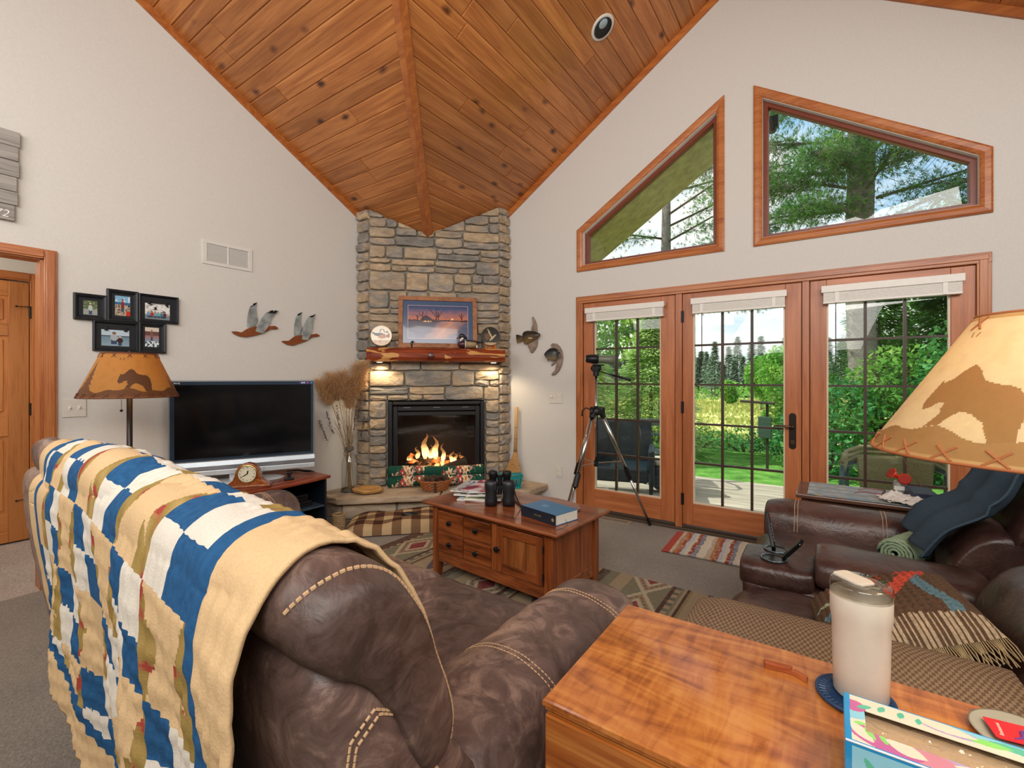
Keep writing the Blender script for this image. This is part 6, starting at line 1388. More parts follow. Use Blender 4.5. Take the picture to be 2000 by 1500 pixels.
MB(RG).grid(260, 90, lambda u, v: ((u - .5) * 2 * ragl, (v - .5) * 2 * ragw, .012 + .003 * abs(sin(v * 70)) + .002 * nz3(u * 20, v * 8)), ragc).build('woven_field', attr_mat('rag_weave', .97, .9, 160, .2, spec=.08), t, solid=.012)
m = MB(RG)
for k in range(110):
    for s in (-1, 1): y = (-.5 + k / 109) * 2 * ragw; m.tube([(s * ragl, y, .01), (s * (ragl + .03), y + .004 * sin(k * 5), .012), (s * (ragl + .06), y + .012 * sin(k * 3), .005)], .0035, 4)
m.build('red_fringe', plain('fringe_red', '9c4034', .95), t, kind='stuff')
# plaid dog bed
DB = T(.88, -1.36, 0) @ RZ(RAD(45)); 
def plaid(u, v):
    a, b = (u * 5.5) % 1, (v * 3.5) % 1; A, B = a > .5, b > .5
    c = H_('4a3026') if (A and B) else H_('b59a72') if not (A or B) else H_('7c5f46')
    if not A and not B: c = H_('bca27c')
    return c
def bed(u, v):
    x, y = (u - .5) * 2, (v - .5) * 2; e = max(0, (1 - abs(x) ** 5) * (1 - abs(y) ** 5)) ** .4; l = .03 * nz3(u * 4, v * 4)
    return (x * .43, y * .25, .012 + e * (.10 + l + .02 * x))
t = thing('dog_bed', 'brown and cream buffalo plaid pet bed by the hearth', 'pet bed', (.88, -1.36, 0))
MB(DB).grid(130, 90, bed, plaid).build('plaid_cushion', attr_mat('flannel', .97, .4, 300, .12, spec=.08), t, smooth=True)
MB(DB).box(-.42, .42, -.24, .24, .001, .012).build('bed_underside', plain('bed_under', '5a4434', .9), t)
tag(MB(DB @ T(.10, -.04, .118)).ball((0, 0, 0), .07, .035, .018, e=.8).build('black_toy', BLACKP, None, smooth=True), 'small flat black object resting on the plaid pet bed', 'toy')

# ================================================================ TRIPOD AND SCOPE
PX, PY = 2.36, -.42
t = thing('tripod', 'silver and black camera tripod standing in front of the leftmost glass door', 'tripod', (PX, PY, 0)); M = T(PX, PY, 0)
MB(M).cyl((0, 0, .56), (0, 0, 1.36), .011, n=12).build('centre_column', CHROME, t, smooth=True); MB(M).cyl((.012, 0, .56), (.012, 0, 1.04), .006, n=8).build('gear_rack', BLACK, t)
MB(M).lathe([(.0, 1.0), (.045, 1.0), (.05, 1.02), (.05, 1.05), (.03, 1.07), (.014, 1.08)], 20, cap=False).build('apex_casting', BLACK, t, smooth=True)
for az in (RAD(44), RAD(150), RAD(262)):
    d_ = Vector((cos(az), sin(az), 0)); R_ = .50
    P_ = lambda s: M @ (d_ * (.045 + s * (R_ - .045)) + Vector((0, 0, 1.03 * (1 - s) + .02 * s)))
    MB().tube([P_(0), P_(.55)], .0165, 10).build('leg', CHROME, t, smooth=True); MB().tube([P_(.0), P_(.05)], .025, 12).tube([P_(.5), P_(.6)], .023, 12).build('leg_collar', BLACK, t); MB().tube([P_(.55), P_(.97)], .0115, 10).build('lower_leg', CHROME, t, smooth=True)
    MB().tube([P_(.96), P_(1.0)], [.015, .012], 10).ball(tuple(P_(1.0)), .016, .016, .018, n=10, m=6).build('rubber_foot', BLACK, t)
    MB().tube([M @ Vector((0, 0, .58)), P_(.44)], .006, 6).build('spreader', CHROME, t)
    MB().tube([M @ (d_ * .02 + Vector((0, 0, 1.06))), M @ (d_ * .07 + Vector((0, 0, 1.06))), P_(.04)], [.014, .014, .02], 8).build('leg_hinge', BLACK, t, smooth=True)
MB(M).tube([(-.03, 0, 1.04), (-.09, -.02, 1.06), (-.12, -.03, 1.03), (-.12, -.03, 1.0)], .006, 8).ball((-.12, -.03, .995), .01).build('crank_handle', BLACK, t, smooth=True)
MB(M).cyl((0, 0, .55), (0, 0, .6), .02, n=14).build('spreader_hub', BLACK, t)
MB(M).cyl((0, 0, 1.34), (0, 0, 1.39), .026, n=18).box(-.03, .03, -.024, .024, 1.38, 1.43).cyl((-.045, 0, 1.41), (.045, 0, 1.41), .02, n=14).box(-.03, .07, -.02, .02, 1.43, 1.442).build('pan_head', BLACK, t, bevel=.004)
MB(M).tube([(.03, -.02, 1.385), (.14, -.03, 1.355), (.26, -.04, 1.325)], [.0045, .005, .012], 10).tube([(.17, -.033, 1.347), (.33, -.046, 1.308)], [.009, .013], 10).build('pan_handle', BLACK, t, smooth=True)
t = thing('spotting_scope', 'short grey-green spotting scope mounted on the tripod', 'spotting scope', (PX, PY, 1.442)); SM_ = T(PX, PY, 1.49) @ RZ(RAD(28)) @ RY(RAD(2))
MB(SM_).tube([(-.09, 0, 0), (-.085, 0, 0), (-.03, 0, 0), (0, 0, 0), (.02, 0, 0)], [.022, .034, .041, .041, .034], 20).build('eyepiece_housing', BLACK, t, smooth=True)
MB(SM_).tube([(.015, 0, 0), (.02, 0, 0), (.07, 0, .0), (.11, 0, .0), (.16, 0, 0), (.161, 0, 0)], [.03, .034, .034, .037, .039, .033], 20).build('scope_barrel', plain('scope_green', '68705f', .4), t, smooth=True)
MB(SM_).cyl((-.094, 0, .0), (-.089, 0, .0), .012, n=14).build('eye_lens', plain('lens_pale', 'b0b8ba', .1), t); MB(SM_).box(-.02, .02, -.012, .012, -.048, -.03).build('mount_foot', BLACK, t)

# ================================================================ FAR END TABLE
t = thing('far_end_table', 'dark wooden end table between the loveseat and the glass doors', 'end table', (4.27, -.55, 0)); DKX = wood('dark_walnut', 0, '2e1c14', '4c3023', '67473a', .3, 20, coat=.3); DKZ = wood('dark_walnut_z', 2, '2e1c14', '4c3023', '67473a', .35, 20)
EX0, EX1, EY0, EY1, EZ = 3.87, 4.66, -.76, -.33, .60
MB().box(EX0, EX1, EY0, EY1, EZ - .025, EZ).build('table_top', DKX, t, bevel=.005); MB().box(EX0 + .04, EX1 - .04, EY0 + .04, EY1 - .04, EZ - .11, EZ - .025).build('apron', DKX, t)
for x in (EX0 + .03, EX1 - .075):
    for y in (EY0 + .03, EY1 - .075): MB().box(x, x + .045, y, y + .045, 0, EZ - .025).build('leg', DKZ, t, bevel=.004)
MB().box(EX0 + .05, EX1 - .05, EY0 + .05, EY1 - .05, .16, .18).build('lower_shelf', DKX, t)
def runc(u, v): n = nz3(u * 14, v * 7); return mixc(H_('8f9aa0'), H_('b8bcbc'), .5 + n) if int(v * 11) % 3 else mixc(H_('a8a48e'), H_('7c98a8'), .5 + n)
o = MB().grid(90, 50, lambda u, v: (lerp(3.93, 4.50, u), lerp(-.745, -.345, v), EZ + .003 + .0015 * nz3(u * 12, v * 9)), runc).build('table_runner', attr_mat('runner_weave', .9, .5, 300), None, solid=.003); tag(o, 'pale blue-grey woven runner on the far end table', 'table runner')
t = thing('reading_glasses', 'red-framed reading glasses lying on the table runner', 'glasses', (4.25, -.6, EZ + .006)); GM = T(4.315, -.575, EZ + .008) @ RZ(RAD(78)); RDF = plain('frame_red', '8e1f3a', .3)
for s in (-1, 1):
    pts = [(s * .033 + .024 * cos(a), 0, .017 + .016 * sin(a)) for a in [2 * pi * k / 20 for k in range(20)]]; MB(GM).tube(pts, .0018, 6, closed=True).build('rim', BLACKP, t, smooth=True)
    MB(GM).tube([(s * .058, 0, .024), (s * .062, .01, .024), (s * .062, .09, .022), (s * .06, .135, .006)], [.003, .003, .002, .002], 6).build('temple', RDF, t, smooth=True)
    MB(GM).prism([(s * .033 + .023 * cos(a), .017 + .015 * sin(a)) for a in [2 * pi * k / 16 for k in range(16)]], -.0005, .0005, RX(pi / 2)).build('lens', CLEAR, t)
MB(GM).tube([(-.01, 0, .02), (0, -.001, .024), (.01, 0, .02)], .0018, 6).build('bridge', RDF, t)
t = thing('air_horn', 'small canister air horn with two orange-red trumpets on the far end table', 'air horn', (4.40, -.40, EZ)); HM = T(4.405, -.41, EZ + .001)
o_ = .0
MB(HM).lathe([(0, 0), (.03, 0), (.033, .004), (.033, .07), (.026, .082), (.014, .086)], 22, cap=False).build('canister', plain('canister_grey', '9a9a94', .4, .2), t, smooth=True); MB(HM).box(-.03, .03, -.0345, -.033, .03, .055).build('canister_label', plain('label_pale', 'd2d0c8', .5), t)
for dx_, dy_, dz_ in ((.015, -.05, .105), (-.035, -.02, .125)):
    p0 = Vector((0, 0, .1)); p1 = Vector((dx_, dy_, dz_)); d_ = (p1 - p0).normalized(); MB(HM).tube([p0, p0 + d_ * .02, p1, p1 + d_ * .012], [.009, .011, .026, .034], 20).build('trumpet', plain('horn_red', 'd63a1c', .3), t, smooth=True)
    MB(HM).tube([p1 + d_ * .0125, p1 + d_ * .0135], [.029, .029], 20).build('trumpet_mouth', plain('horn_mouth', '9c2412', .5), t)
t = thing('tissue_box', 'dark blue tissue box on the far end table', 'box', (4.5, -.56, EZ)); MB(T(4.49, -.53, EZ + .001) @ RZ(RAD(6))).box(-.055, .055, -.11, .11, 0, .06).build('carton', plain('carton_blue', '26324a', .5, noise_amt=.5, nscale=25), t, bevel=.002)
def crump(u, v): x, y = u - .5, v - .5; return (x * .2, y * .17, .035 * (1 - abs(x) * 1.6) * max(0, .7 + .9 * nz3(u * 4, v * 4, 2)) + .014 * abs(nz3(u * 9, v * 9)) + .002)
t = thing('crumpled_napkins', 'crumpled white paper napkins beside the reading glasses', 'napkin', (4.4, -.64, EZ)); MB(T(4.395, -.64, EZ + .006) @ RZ(RAD(20))).grid(26, 24, crump).build('napkin', plain('napkin_white', 'd9d3cb', .9), t, solid=.001)
MB(T(4.40, -.665, EZ + .012) @ RZ(RAD(60))).grid(22, 22, crump).build('napkin', plain('napkin_white', ''), t, solid=.001)
tag(MB().tube([(4.545, -.40, EZ + .004), (4.47, -.3, .72), (4.42, -.2, .86)], .004, 6).build('thin_stick', plain('stick_brown', '5a4028', .7), None), 'thin brown stick leaning from the far end table to the glass door', 'stick')

# ================================================================ NEAR END TABLE
NX0, NX1, NY0, NY1, NZ_ = 3.60, 4.62, -3.40, -2.955, .72
MAP = bpy.data.materials.new('figured_maple'); nt = new_nodes(MAP); b = pbr(nt, Roughness=.2, **{'Coat Weight': .5, 'Coat Roughness': .08})
mp = coords(nt, (1.2, 6, 4), rnd=False); n = N(nt, 'ShaderNodeTexNoise', i_Scale=2.4, i_Detail=5.0, i_Distortion=2.2); L(nt, mp.outputs[0], n.inputs['Vector']); mp2 = coords(nt, (26, 5, 26), rnd=False); n2 = N(nt, 'ShaderNodeTexNoise', i_Scale=1.6, i_Detail=3.0, i_Distortion=1.0); L(nt, mp2.outputs[0], n2.inputs['Vector'])
ma = N(nt, 'ShaderNodeMath', operation='MULTIPLY_ADD'); ma.inputs[1].default_value = .4; L(nt, n2.outputs['Fac'], ma.inputs[0]); mb_ = N(nt, 'ShaderNodeMath', operation='MULTIPLY'); mb_.inputs[1].default_value = .6; L(nt, n.outputs['Fac'], mb_.inputs[0]); L(nt, mb_.outputs[0], ma.inputs[2])
r = ramp(nt, [(.36, '8e4a1c'), (.5, 'bd7030'), (.64, 'd18c45')]); L(nt, ma.outputs[0], r.inputs[0]); L(nt, r.outputs[0], b.inputs['Base Color']); bump(nt, b, n2.outputs['Fac'], .08, .003)
t = thing('near_end_table', 'glossy honey-coloured drop-leaf end table in the foreground', 'end table', ((NX0 + NX1) / 2, (NY0 + NY1) / 2, 0))
R = [[(NX0 + o, NY0 + o, z), (NX1 - o, NY0 + o, z), (NX1 - o, NY1 - o, z), (NX0 + o, NY1 - o, z)] for o, z in ((.010, NZ_ - .024), (.004, NZ_ - .02), (.004, NZ_ - .014), (0, NZ_ - .012), (0, NZ_ - .003), (.003, NZ_))]
MB().ring(R).build('table_top', MAP, t)
MAPZ = wood('honey_oak', 0, '8a4418', 'b4662a', 'd08a44', .3, 16, contrast=1.1, coat=.3, gscale=1.4)
MB().box(NX0 + .006, NX1 - .006, NY0 - .001, NY0 + .017, .40, NZ_ - .026).build('drop_leaf', MAPZ, t, bevel=.003); MB().box(NX0 + .03, NX1 - .03, NY0 + .05, NY1 - .05, NZ_ - .14, NZ_ - .024).build('apron', MAPZ, t)
for x in (NX0 + .03, NX1 - .08):
    for y in (NY0 + .03, NY1 - .08): MB().box(x, x + .05, y, y + .05, 0, NZ_ - .024).build('leg', wood('honey_oak_z', 2, '8a4418', 'b4662a', 'd08a44', .3, 16, contrast=1.1), t, bevel=.004)
Z0 = NZ_ + .0006
t = thing('travel_tumbler', 'tall cream travel tumbler with a clear lid on the near end table', 'tumbler', (4.097, -3.055, Z0 + .006)); M = T(4.097, -3.055, Z0 + .0075)
CRM = plain('tumbler_cream', 'd8cfc0', .3)
MB(M).lathe([(.0, 0), (.040, 0), (.043, .004), (.0445, .06), (.0455, .115), (.0458, .135), (.0485, .152), (.049, .19), (.0475, .192)], 48, cap=False).build('tumbler_body', CRM, t, smooth=True)
LD = M @ T(0, 0, .0) ; R = []
for rr, zz, tl in ((.0475, .188, 0), (.0495, .190, 0), (.0492, .21, .02), (.046, .214, .02), (.03, .212, .02), (.0001, .212, .02)): R.append([(rr * cos(a), rr * sin(a), zz + tl * rr * cos(a - 2.4)) for a in [2 * pi * k / 40 for k in range(40)]])
MB(LD).ring(R, False).build('clear_lid', glass_mat('lid_acrylic', (.86, .86, .83), 2.0), t, smooth=True)
MB(M @ T(-.006, .006, .2135) @ RZ(RAD(-42))).prism([(-.038, -.011), (-.034, -.018), (.012, -.02), (.024, -.014), (.024, .014), (.012, .02), (-.034, .018), (-.038, .011)], -.003, .003).build('slide_closure', CRM, t, bevel=.002)
t = thing('coaster', 'round dark blue ribbed coaster under the tumbler', 'coaster', (4.072, -3.07, Z0)); M = T(4.088, -3.066, Z0); CB_ = plain('coaster_navy', '1f3f66', .35)
MB(M).lathe([(0, 0), (.060, 0), (.063, .003), (.063, .009), (.060, .0095), (.058, .0062), (0, .0062)], 48, cap=False).build('coaster_body', CB_, t, smooth=True)
m = MB(M)
for k in range(40): a = 2 * pi * k / 40; m.tube([(.047 * cos(a), .047 * sin(a), .0062), (.057 * cos(a), .057 * sin(a), .0066)], .0012, 5)
m.build('coaster_ribs', CB_, t)
t = thing('wood_fragment', 'small broken strip of reddish wood lying on the near end table', 'wood scrap', (3.99, -3.05, Z0)); REDW = wood('cedar_scrap', 0, '7a3414', 'a8532a', 'bd6a3a', .5, 30)
MB(T(3.966, -3.046, Z0) @ RZ(RAD(8))).prism([(-.03, -.006), (-.02, -.007), (.018, -.006), (.02, .005), (-.032, .006)], 0, .013).build('strip', REDW, t, bevel=.001); MB(T(3.999, -3.052, Z0) @ RZ(RAD(-28))).prism([(-.015, -.006), (.015, -.005), (.014, .004), (-.012, .005)], 0, .010).build('strip', REDW, t, bevel=.001)
# printed gift carton with a window
BX0, BX1, BY0, BY1, BZ = 4.068, 4.40, -3.318, -3.196, .80
t = thing('gift_carton', 'pastel printed paper carton with a clear film window on the near end table', 'carton', (4.2, -3.26, Z0))
PAL = dict(c='ece0c8', p='c768a0', m='d890a0', g='5cbfa0', l='8ede70', b='8fd0e4', v='b9a4cc', e='1f93cf')
SH = [(.02, .10, .55, .30, .05, 'e'), ]
def leafp(x, y, cx, cy, ln, wd, a):
    dx_, dy_ = x - cx, y - cy; c, s = cos(a), sin(a); X, Y = (dx_ * c + dy_ * s) / ln, (-dx_ * s + dy_ * c) / wd; return abs(X) < 1 and abs(Y) < (1 - X * X)
def ctop(u, v):
    x, y = u * (BX1 - BX0) * 100, v * (BY1 - BY0) * 100   # cm
    if y < .45 or x < .75 or y > (BY1 - BY0) * 100 - .2: return H_(PAL['e'])
    for (cx, cy, ln, wd, a, c) in ((7, 2.4, 2.4, 1.3, -.35, 'c'), (3.0, 3.2, 1.4, .42, -1.1, 'l'), (4.6, 2.9, 1.1, .4, -1.2, 'l'), (1.9, 5.0, .9, .4, .3, 'l'), (2.6, 9.6, 1.2, .5, .6, 'g'), (4.8, 10.4, 1.0, .45, 1.2, 'g'), (7.2, 10.5, .9, .45, 1.3, 'g'), (9.3, 10.4, .8, .4, 1.4, 'g'), (2.0, 3.0, 2.2, 1.0, -.9, 'c'), (12, 11, 4, 1.1, -.1, 'c'), (17, 10.5, 2.6, .7, .1, 'l'), (20, 11, 3.0, .8, -.1, 'g'), (15, 2, 3, 1.4, -.2, 'c'), (22, 3, 2, 1.2, .5, 'g')):
        if leafp(x, y, cx, cy, ln, wd, a): return H_(PAL[c])
    if el(x, y, 1.2, 9.2, 1.6, 1.5): return H_(PAL['p'])
    if el(x, y, 4.6, 2.4, 4.4, 2.2, -.25): return H_(PAL['p'])
    if el(x, y, 9.4, 1.6, 3.6, 2.1): return H_(PAL['m'])
    if el(x, y, 1.4, 7.0, 2.2, 1.2, .4): return H_(PAL['b'])
    if el(x, y, 13, 10.5, 3.4, 1.0): return H_(PAL['v'])
    if x > 12 and (y > 10.2 or y < 2.2): return H_(PAL['b'])
    if x < 8: return H_(PAL['c'])
    return H_(PAL['c']) if y > 6 else H_(PAL['v'])
def cside(u, v):
    x, y = u * 33, v * 8
    if x < .8 or y > 7.5: return H_(PAL['e'])
    if leafp(x, y, 3, 5, 1.6, .5, -1.0): return H_(PAL['g'])
    if el(x, y, 2.5, 2.2, 2.2, 1.6) or el(x, y, 12, 3, 3, 2): return H_(PAL['v'])
    return H_(PAL['b'])
wx0, wx1, wy0, wy1 = BX0 + .026, BX1 + .0, BY0 + .035, BY1 - .035
def topgrid(m, x0, x1, y0, y1, nx, ny): m.grid(nx, ny, lambda u, v: (lerp(x0, x1, u), lerp(y0, y1, v), BZ), lambda u, v: ctop((lerp(x0, x1, u) - BX0) / (BX1 - BX0), (lerp(y0, y1, v) - BY0) / (BY1 - BY0)))
m = MB(); topgrid(m, BX0, BX1, BY0, wy0, 300, 34); topgrid(m, BX0, BX1, wy1, BY1, 300, 34); topgrid(m, BX0, wx0, wy0, wy1, 26, 50)
m.build('printed_top', CERAM, t, solid=.0012)
m = MB(); m.grid(260, 60, lambda u, v: (lerp(BX0, BX1, u), BY0, lerp(Z0, BZ, v)), cside); m.grid(60, 40, lambda u, v: (BX0, lerp(BY0, BY1, u), lerp(Z0, BZ, v)), lambda u, v: H_(PAL['e']) if v > .93 or u < .06 or u > .94 else H_('9c6f50') if 0 else H_(PAL['b'])); m.grid(40, 20, lambda u, v: (lerp(BX0, BX1, u), BY1, lerp(Z0, BZ, v)), lambda u, v: H_('c8ab88')); m.grid(20, 20, lambda u, v: (BX1, lerp(BY0, BY1, u), lerp(Z0, BZ, v)), lambda u, v: H_(PAL['b']))
m.build('printed_sides', CERAM, t, solid=.0012); MB().tube([(BX0, BY0, BZ), (BX1, BY0, BZ)], .0016, 6).build('folded_edge', plain('edge_white', 'dbe6ee', .4), t)
MB().box(BX0 + .002, BX1 - .002, BY0 + .002, BY1 - .002, Z0 + .001, Z0 + .003).build('carton_floor', plain('kraft', 'c8ab88', .8), t)
MB().grid(60, 16, lambda u, v: (lerp(wx0 - .004, wx1, u), lerp(wy0 - .003, wy1 + .003, v), BZ - .004 + .004 * nz3(u * 9, v * 3) + .003 * nz3(u * 26, v * 7)), None).build('film_window', glass_mat('clear_film', (.97, .96, .94), 1.6, .03), t, smooth=True)
MB().box(BX0 + .01, BX1 - .01, BY0 + .02, BY1 - .02, Z0 + .003, Z0 + .066).build('kraft_insert', plain('kraft', ''), t, bevel=.004)
# plate and gift card
t = thing('saucer', 'small grey stoneware dish behind the printed carton', 'dish', (4.30, -3.03, Z0)); MB(T(4.312, -3.035, Z0)).lathe([(0, 0), (.04, 0), (.062, .008), (.064, .011), (.06, .011), (.04, .004), (0, .004)], 40, cap=False).build('dish', plain('stoneware', 'a3a08f', .5), t, smooth=True)
CM = T(4.315, -3.035, Z0 + .0125) @ RZ(RAD(8)); t = thing('gift_card', 'red gift card with white lettering lying on the grey dish', 'card', tuple(CM.translation))
rc_ = []
for cx, cy, a0_ in ((.039, .023, 0), (-.039, .023, 90), (-.039, -.023, 180), (.039, -.023, 270)): rc_ += [(cx + .004 * cos(RAD(a0_ + k * 22.5)), cy + .004 * sin(RAD(a0_ + k * 22.5))) for k in range(5)]
MB(CM).prism(rc_, 0, .0009).build('card', plain('card_red', 'd81f2a', .3), t)
CWH = plain('card_cream', 'f2e2cc', .4)
text('script_letter', 'R', .03, CM @ T(.012, .006, .001) @ RZ(RAD(-100)), CWH, t, .0002, shear=.3); text('small_line', 'Restaurant', .008, CM @ T(-.03, .0, .001) @ RZ(RAD(82)), CWH, t, .0002); text('big_line', 'RED', .014, CM @ T(.012, -.014, .001) @ RZ(RAD(-6)), CWH, t, .0002)
MB(CM).tube([(-.018, -.018, .001), (-.006, -.012, .001), (-.002, .004, .001), (.004, .012, .001)], [.001, .0025, .0028, .001], 6).build('purple_flourish', plain('card_purple', '6a3f8e', .4), t)
# table lamp
t = thing('table_lamp', 'lit parchment table lamp with a bear silhouette at the right edge', 'table lamp', (4.36, -2.96 - .06, Z0)); LX, LY = 4.362, -2.972
M = T(LX, LY, Z0 - 0)
t.location = (LX, LY, Z0); M = T(LX, LY, Z0)
MB(T(LX + .13, LY + .02, Z0)).lathe([(0, 0), (.07, 0), (.07, .012), (.03, .03), (.018, .06), (.03, .12), (.035, .18), (.02, .26), (.012, .3)], 28, cap=False).build('lamp_base', BRONZE, t, smooth=True)
MB().tube([(LX + .13, LY + .02, Z0 + .29), (LX + .1, LY + .015, Z0 + .36), (LX + .03, LY, Z0 + .42), (LX, LY, Z0 + .5), (LX, LY, 1.44)], .007, 8).build('lamp_stem', BRONZE, t, smooth=True)
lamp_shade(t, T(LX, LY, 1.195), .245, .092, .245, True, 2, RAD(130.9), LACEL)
MB().ball((LX, LY, 1.33), .03, .03, .04, n=14, m=10).build('bulb', emis('bulb_glow', 'ffd9a0', 9), t, smooth=True)
light('table_lamp_bulb', 'POINT', (LX, LY, 1.32), (0, 0, 0), 5.5, (1, .8, .52), shadow_soft_size=.045)
# ================================================================ OUTDOORS
GRD = -.28
def ground_mat(name, stops, s, bs=.6):
    m = bpy.data.materials.new(name); nt = new_nodes(m); b = pbr(nt, Roughness=.95, **{'Specular IOR Level': .1}); mp = coords(nt, (1, 1, 1), rnd=False)
    n = N(nt, 'ShaderNodeTexNoise', i_Scale=s, i_Detail=6.0, i_Roughness=.65); L(nt, mp.outputs[0], n.inputs['Vector']); r = ramp(nt, stops); L(nt, n.outputs['Fac'], r.inputs[0]); L(nt, r.outputs[0], b.inputs['Base Color']); bump(nt, b, n.outputs['Fac'], bs, .05); return m
LAWN = ground_mat('lawn_grass', [(.3, '3f6a2c'), (.5, '5f9440'), (.7, '84b654')], 3.0); MEAD = ground_mat('meadow_grass', [(.3, '9aae50'), (.45, 'c2cc6c'), (.58, 'dedc98'), (.72, 'b0c458')], .16, .3)
MB().grid(30, 30, lambda u, v: (lerp(-14, 20, u), lerp(.2, 11.5, v), GRD - .035 * max(0, (v * 11.3 - 6)) ** 1.3 + .02 * nz3(u * 20, v * 9))).build('lawn', LAWN, None, smooth=True, kind='structure')
MB().grid(40, 40, lambda u, v: (lerp(-190, 90, u), lerp(9, 190, v), -1.0 - .3 * min(1, v * 4) + .12 * nz3(u * 30, v * 30))).build('meadow', MEAD, None, smooth=True, kind='structure')
# deck
DK = wood('deck_grey', 0, '7f7869', 'aaa08e', 'c7bdaa', .8, 14, contrast=1.0, var=.1)
t = thing('wooden_deck', 'weathered grey plank deck outside the glass doors', 'deck', (3.4, 1.5, -.12))
d0 = None; y = .17; k = 0
while y < 2.9:
    d_ = MB().box(-5.4, 5.4, -.068, .068, -.035, 0).build('deck_board', DK, t, local=True, bevel=.004) if d0 is None else dup(d0, t); d0 = d0 or d_
    d_.location = (-.2 + (k % 2) * .02, y + .07 - 1.5, 0); y += .146; k += 1
MB().box(-2.2, 8.6, .16, 2.95, -.3, -.16).build('joists', plain('deck_dark', '3a342c', .9), t)
# eave soffit
OLV = plain('soffit_plywood', 'a39c5c', .8, noise_amt=.22, bmp=.3, nscale=12)
def soffit(x0, x1, zf, y0=.16, y1=.74, off=-.14):
    m = MB(); m.add([(x0, y0, zf(x0) + off), (x1, y0, zf(x1) + off), (x1, y1, zf(x1) + off), (x0, y1, zf(x0) + off), (x0, y0, zf(x0) + off + .12), (x1, y0, zf(x1) + off + .12), (x1, y1, zf(x1) + off + .12), (x0, y1, zf(x0) + off + .12)], [(3, 2, 1, 0), (4, 5, 6, 7), (0, 1, 5, 4), (1, 2, 6, 5), (2, 3, 7, 6), (3, 0, 4, 7)]); return m
SO = lambda x: 2.41 + KR * x
struct(soffit(-.8, 3.36, lambda x: 2.565 + (x - 1.86) * .655 + .87, off=-.8).build('roof_soffit_left', OLV))
tag(MB(T(3.62, .55, 3.62)).box(-.05, .05, -.04, .04, -.06, .03).lathe([(.03, -.1), (.045, -.06), (.03, -.05)], 14, T(.0, 0, 0)).build('eave_light', BLACK, None), 'small black floodlight under the roof edge outside the right gable window', 'outdoor light')

# ---- foliage
LF1 = leaf_mat('maple_leaf', '3f7f38', '76b04e', 'b4d66c'); LF2 = leaf_mat('shrub_leaf', '2c6c40', '4f9a56', '8fc46e'); NDL = leaf_mat('spruce_needle', '86b064', 'bcd884', 'e6eeb4', .4); PNE = leaf_mat('pine_needle', '37683c', '63954c', 'a4c066', .3); FAR = leaf_mat('hazed_needle', '5c7a66', '7d9a7e', 'a4b892', .1); GRS = leaf_mat('tall_grass', '7d9a4a', 'b0b468', 'd6cf96', .3); BRT = leaf_mat('sunlit_leaf', '7fae3c', 'abd050', 'd8e88a', .45)  # distant spruce needles are paled, so the haze is in their colour
BARK = stone_mat('pine_bark', [(0, '6e6a62'), (.5, '878177'), (1, '9a9387')], .95, 16.0, 1.0); TWIG = plain('twig_bark', '5a4d40', .9, noise_amt=.2)
fr = random.Random(21)
def rv(r=fr): 
    a, z = r.uniform(0, 2 * pi), r.uniform(-1, 1); s = sqrt(1 - z * z); return Vector((s * cos(a), s * sin(a), z))
def leaves(m, c, R, n, size, squash=1.0, shell=.5):
    for _ in range(n):
        d = rv(); q = shell + (1 - shell) * fr.random() ** .6; p = Vector(c) + Vector((d.x * R[0], d.y * R[1], d.z * R[2])) * q
        nrm = (rv() + Vector((0, 0, .8))).normalized(); a = nrm.orthogonal().normalized(); a.rotate(Matrix.Rotation(fr.uniform(0, 6.28), 3, nrm)); b = nrm.cross(a); s = size * fr.uniform(.6, 1.3)
        m.add([p - a * s, p - b * s * .55, p + a * s, p + b * s * .55], [(0, 1, 2, 3)])
def leafy(name, lab, cat, base, blobs, n, size, mat, trunk=None, group=None):
    t = thing(name, lab, cat, base, 0, group); m = MB()
    for c, R in blobs: leaves(m, (base[0] + c[0], base[1] + c[1], base[2] + c[2]), R, int(n * (R[0] * R[2]) / .5), size)
    m.build('foliage', mat, t, kind='stuff')
    m = MB()
    for c, R in blobs:
        for k in range(3): m.tube([Vector(base) + Vector((c[0] * .1, c[1] * .1, -.05)), Vector(base) + Vector((c[0] * .6 + fr.uniform(-.1, .1), c[1] * .6, c[2] * .6)), Vector(base) + Vector(c) + rv() * R[0] * .5], [.02, .014, .005], 5)
    m.build('stems', TWIG, t); return t
def spruce(name, lab, base, h_, r_, n, mat, cat='tree', group=None, size=.05, build_mesh=None):
    m = MB()
    for k in range(n):
        u = fr.random() ** .8; z = h_ * (.04 + .94 * u); R_ = r_ * (1 - u) * fr.uniform(.35, 1.0) * (1 + .15 * sin(u * 60)); a = fr.uniform(0, 6.28); p = Vector((R_ * cos(a), R_ * sin(a), z - .22 * R_))
        d = Vector((cos(a), sin(a), -.25)).normalized(); s = Vector((-sin(a), cos(a), fr.uniform(-.4, .4))); q = size * fr.uniform(.7, 1.5)
        m.add([p - s * q * .35, p + d * q * 1.6 - s * q * .12, p + d * q * 1.6 + s * q * .12, p + s * q * .35], [(0, 1, 2, 3)])
    return m
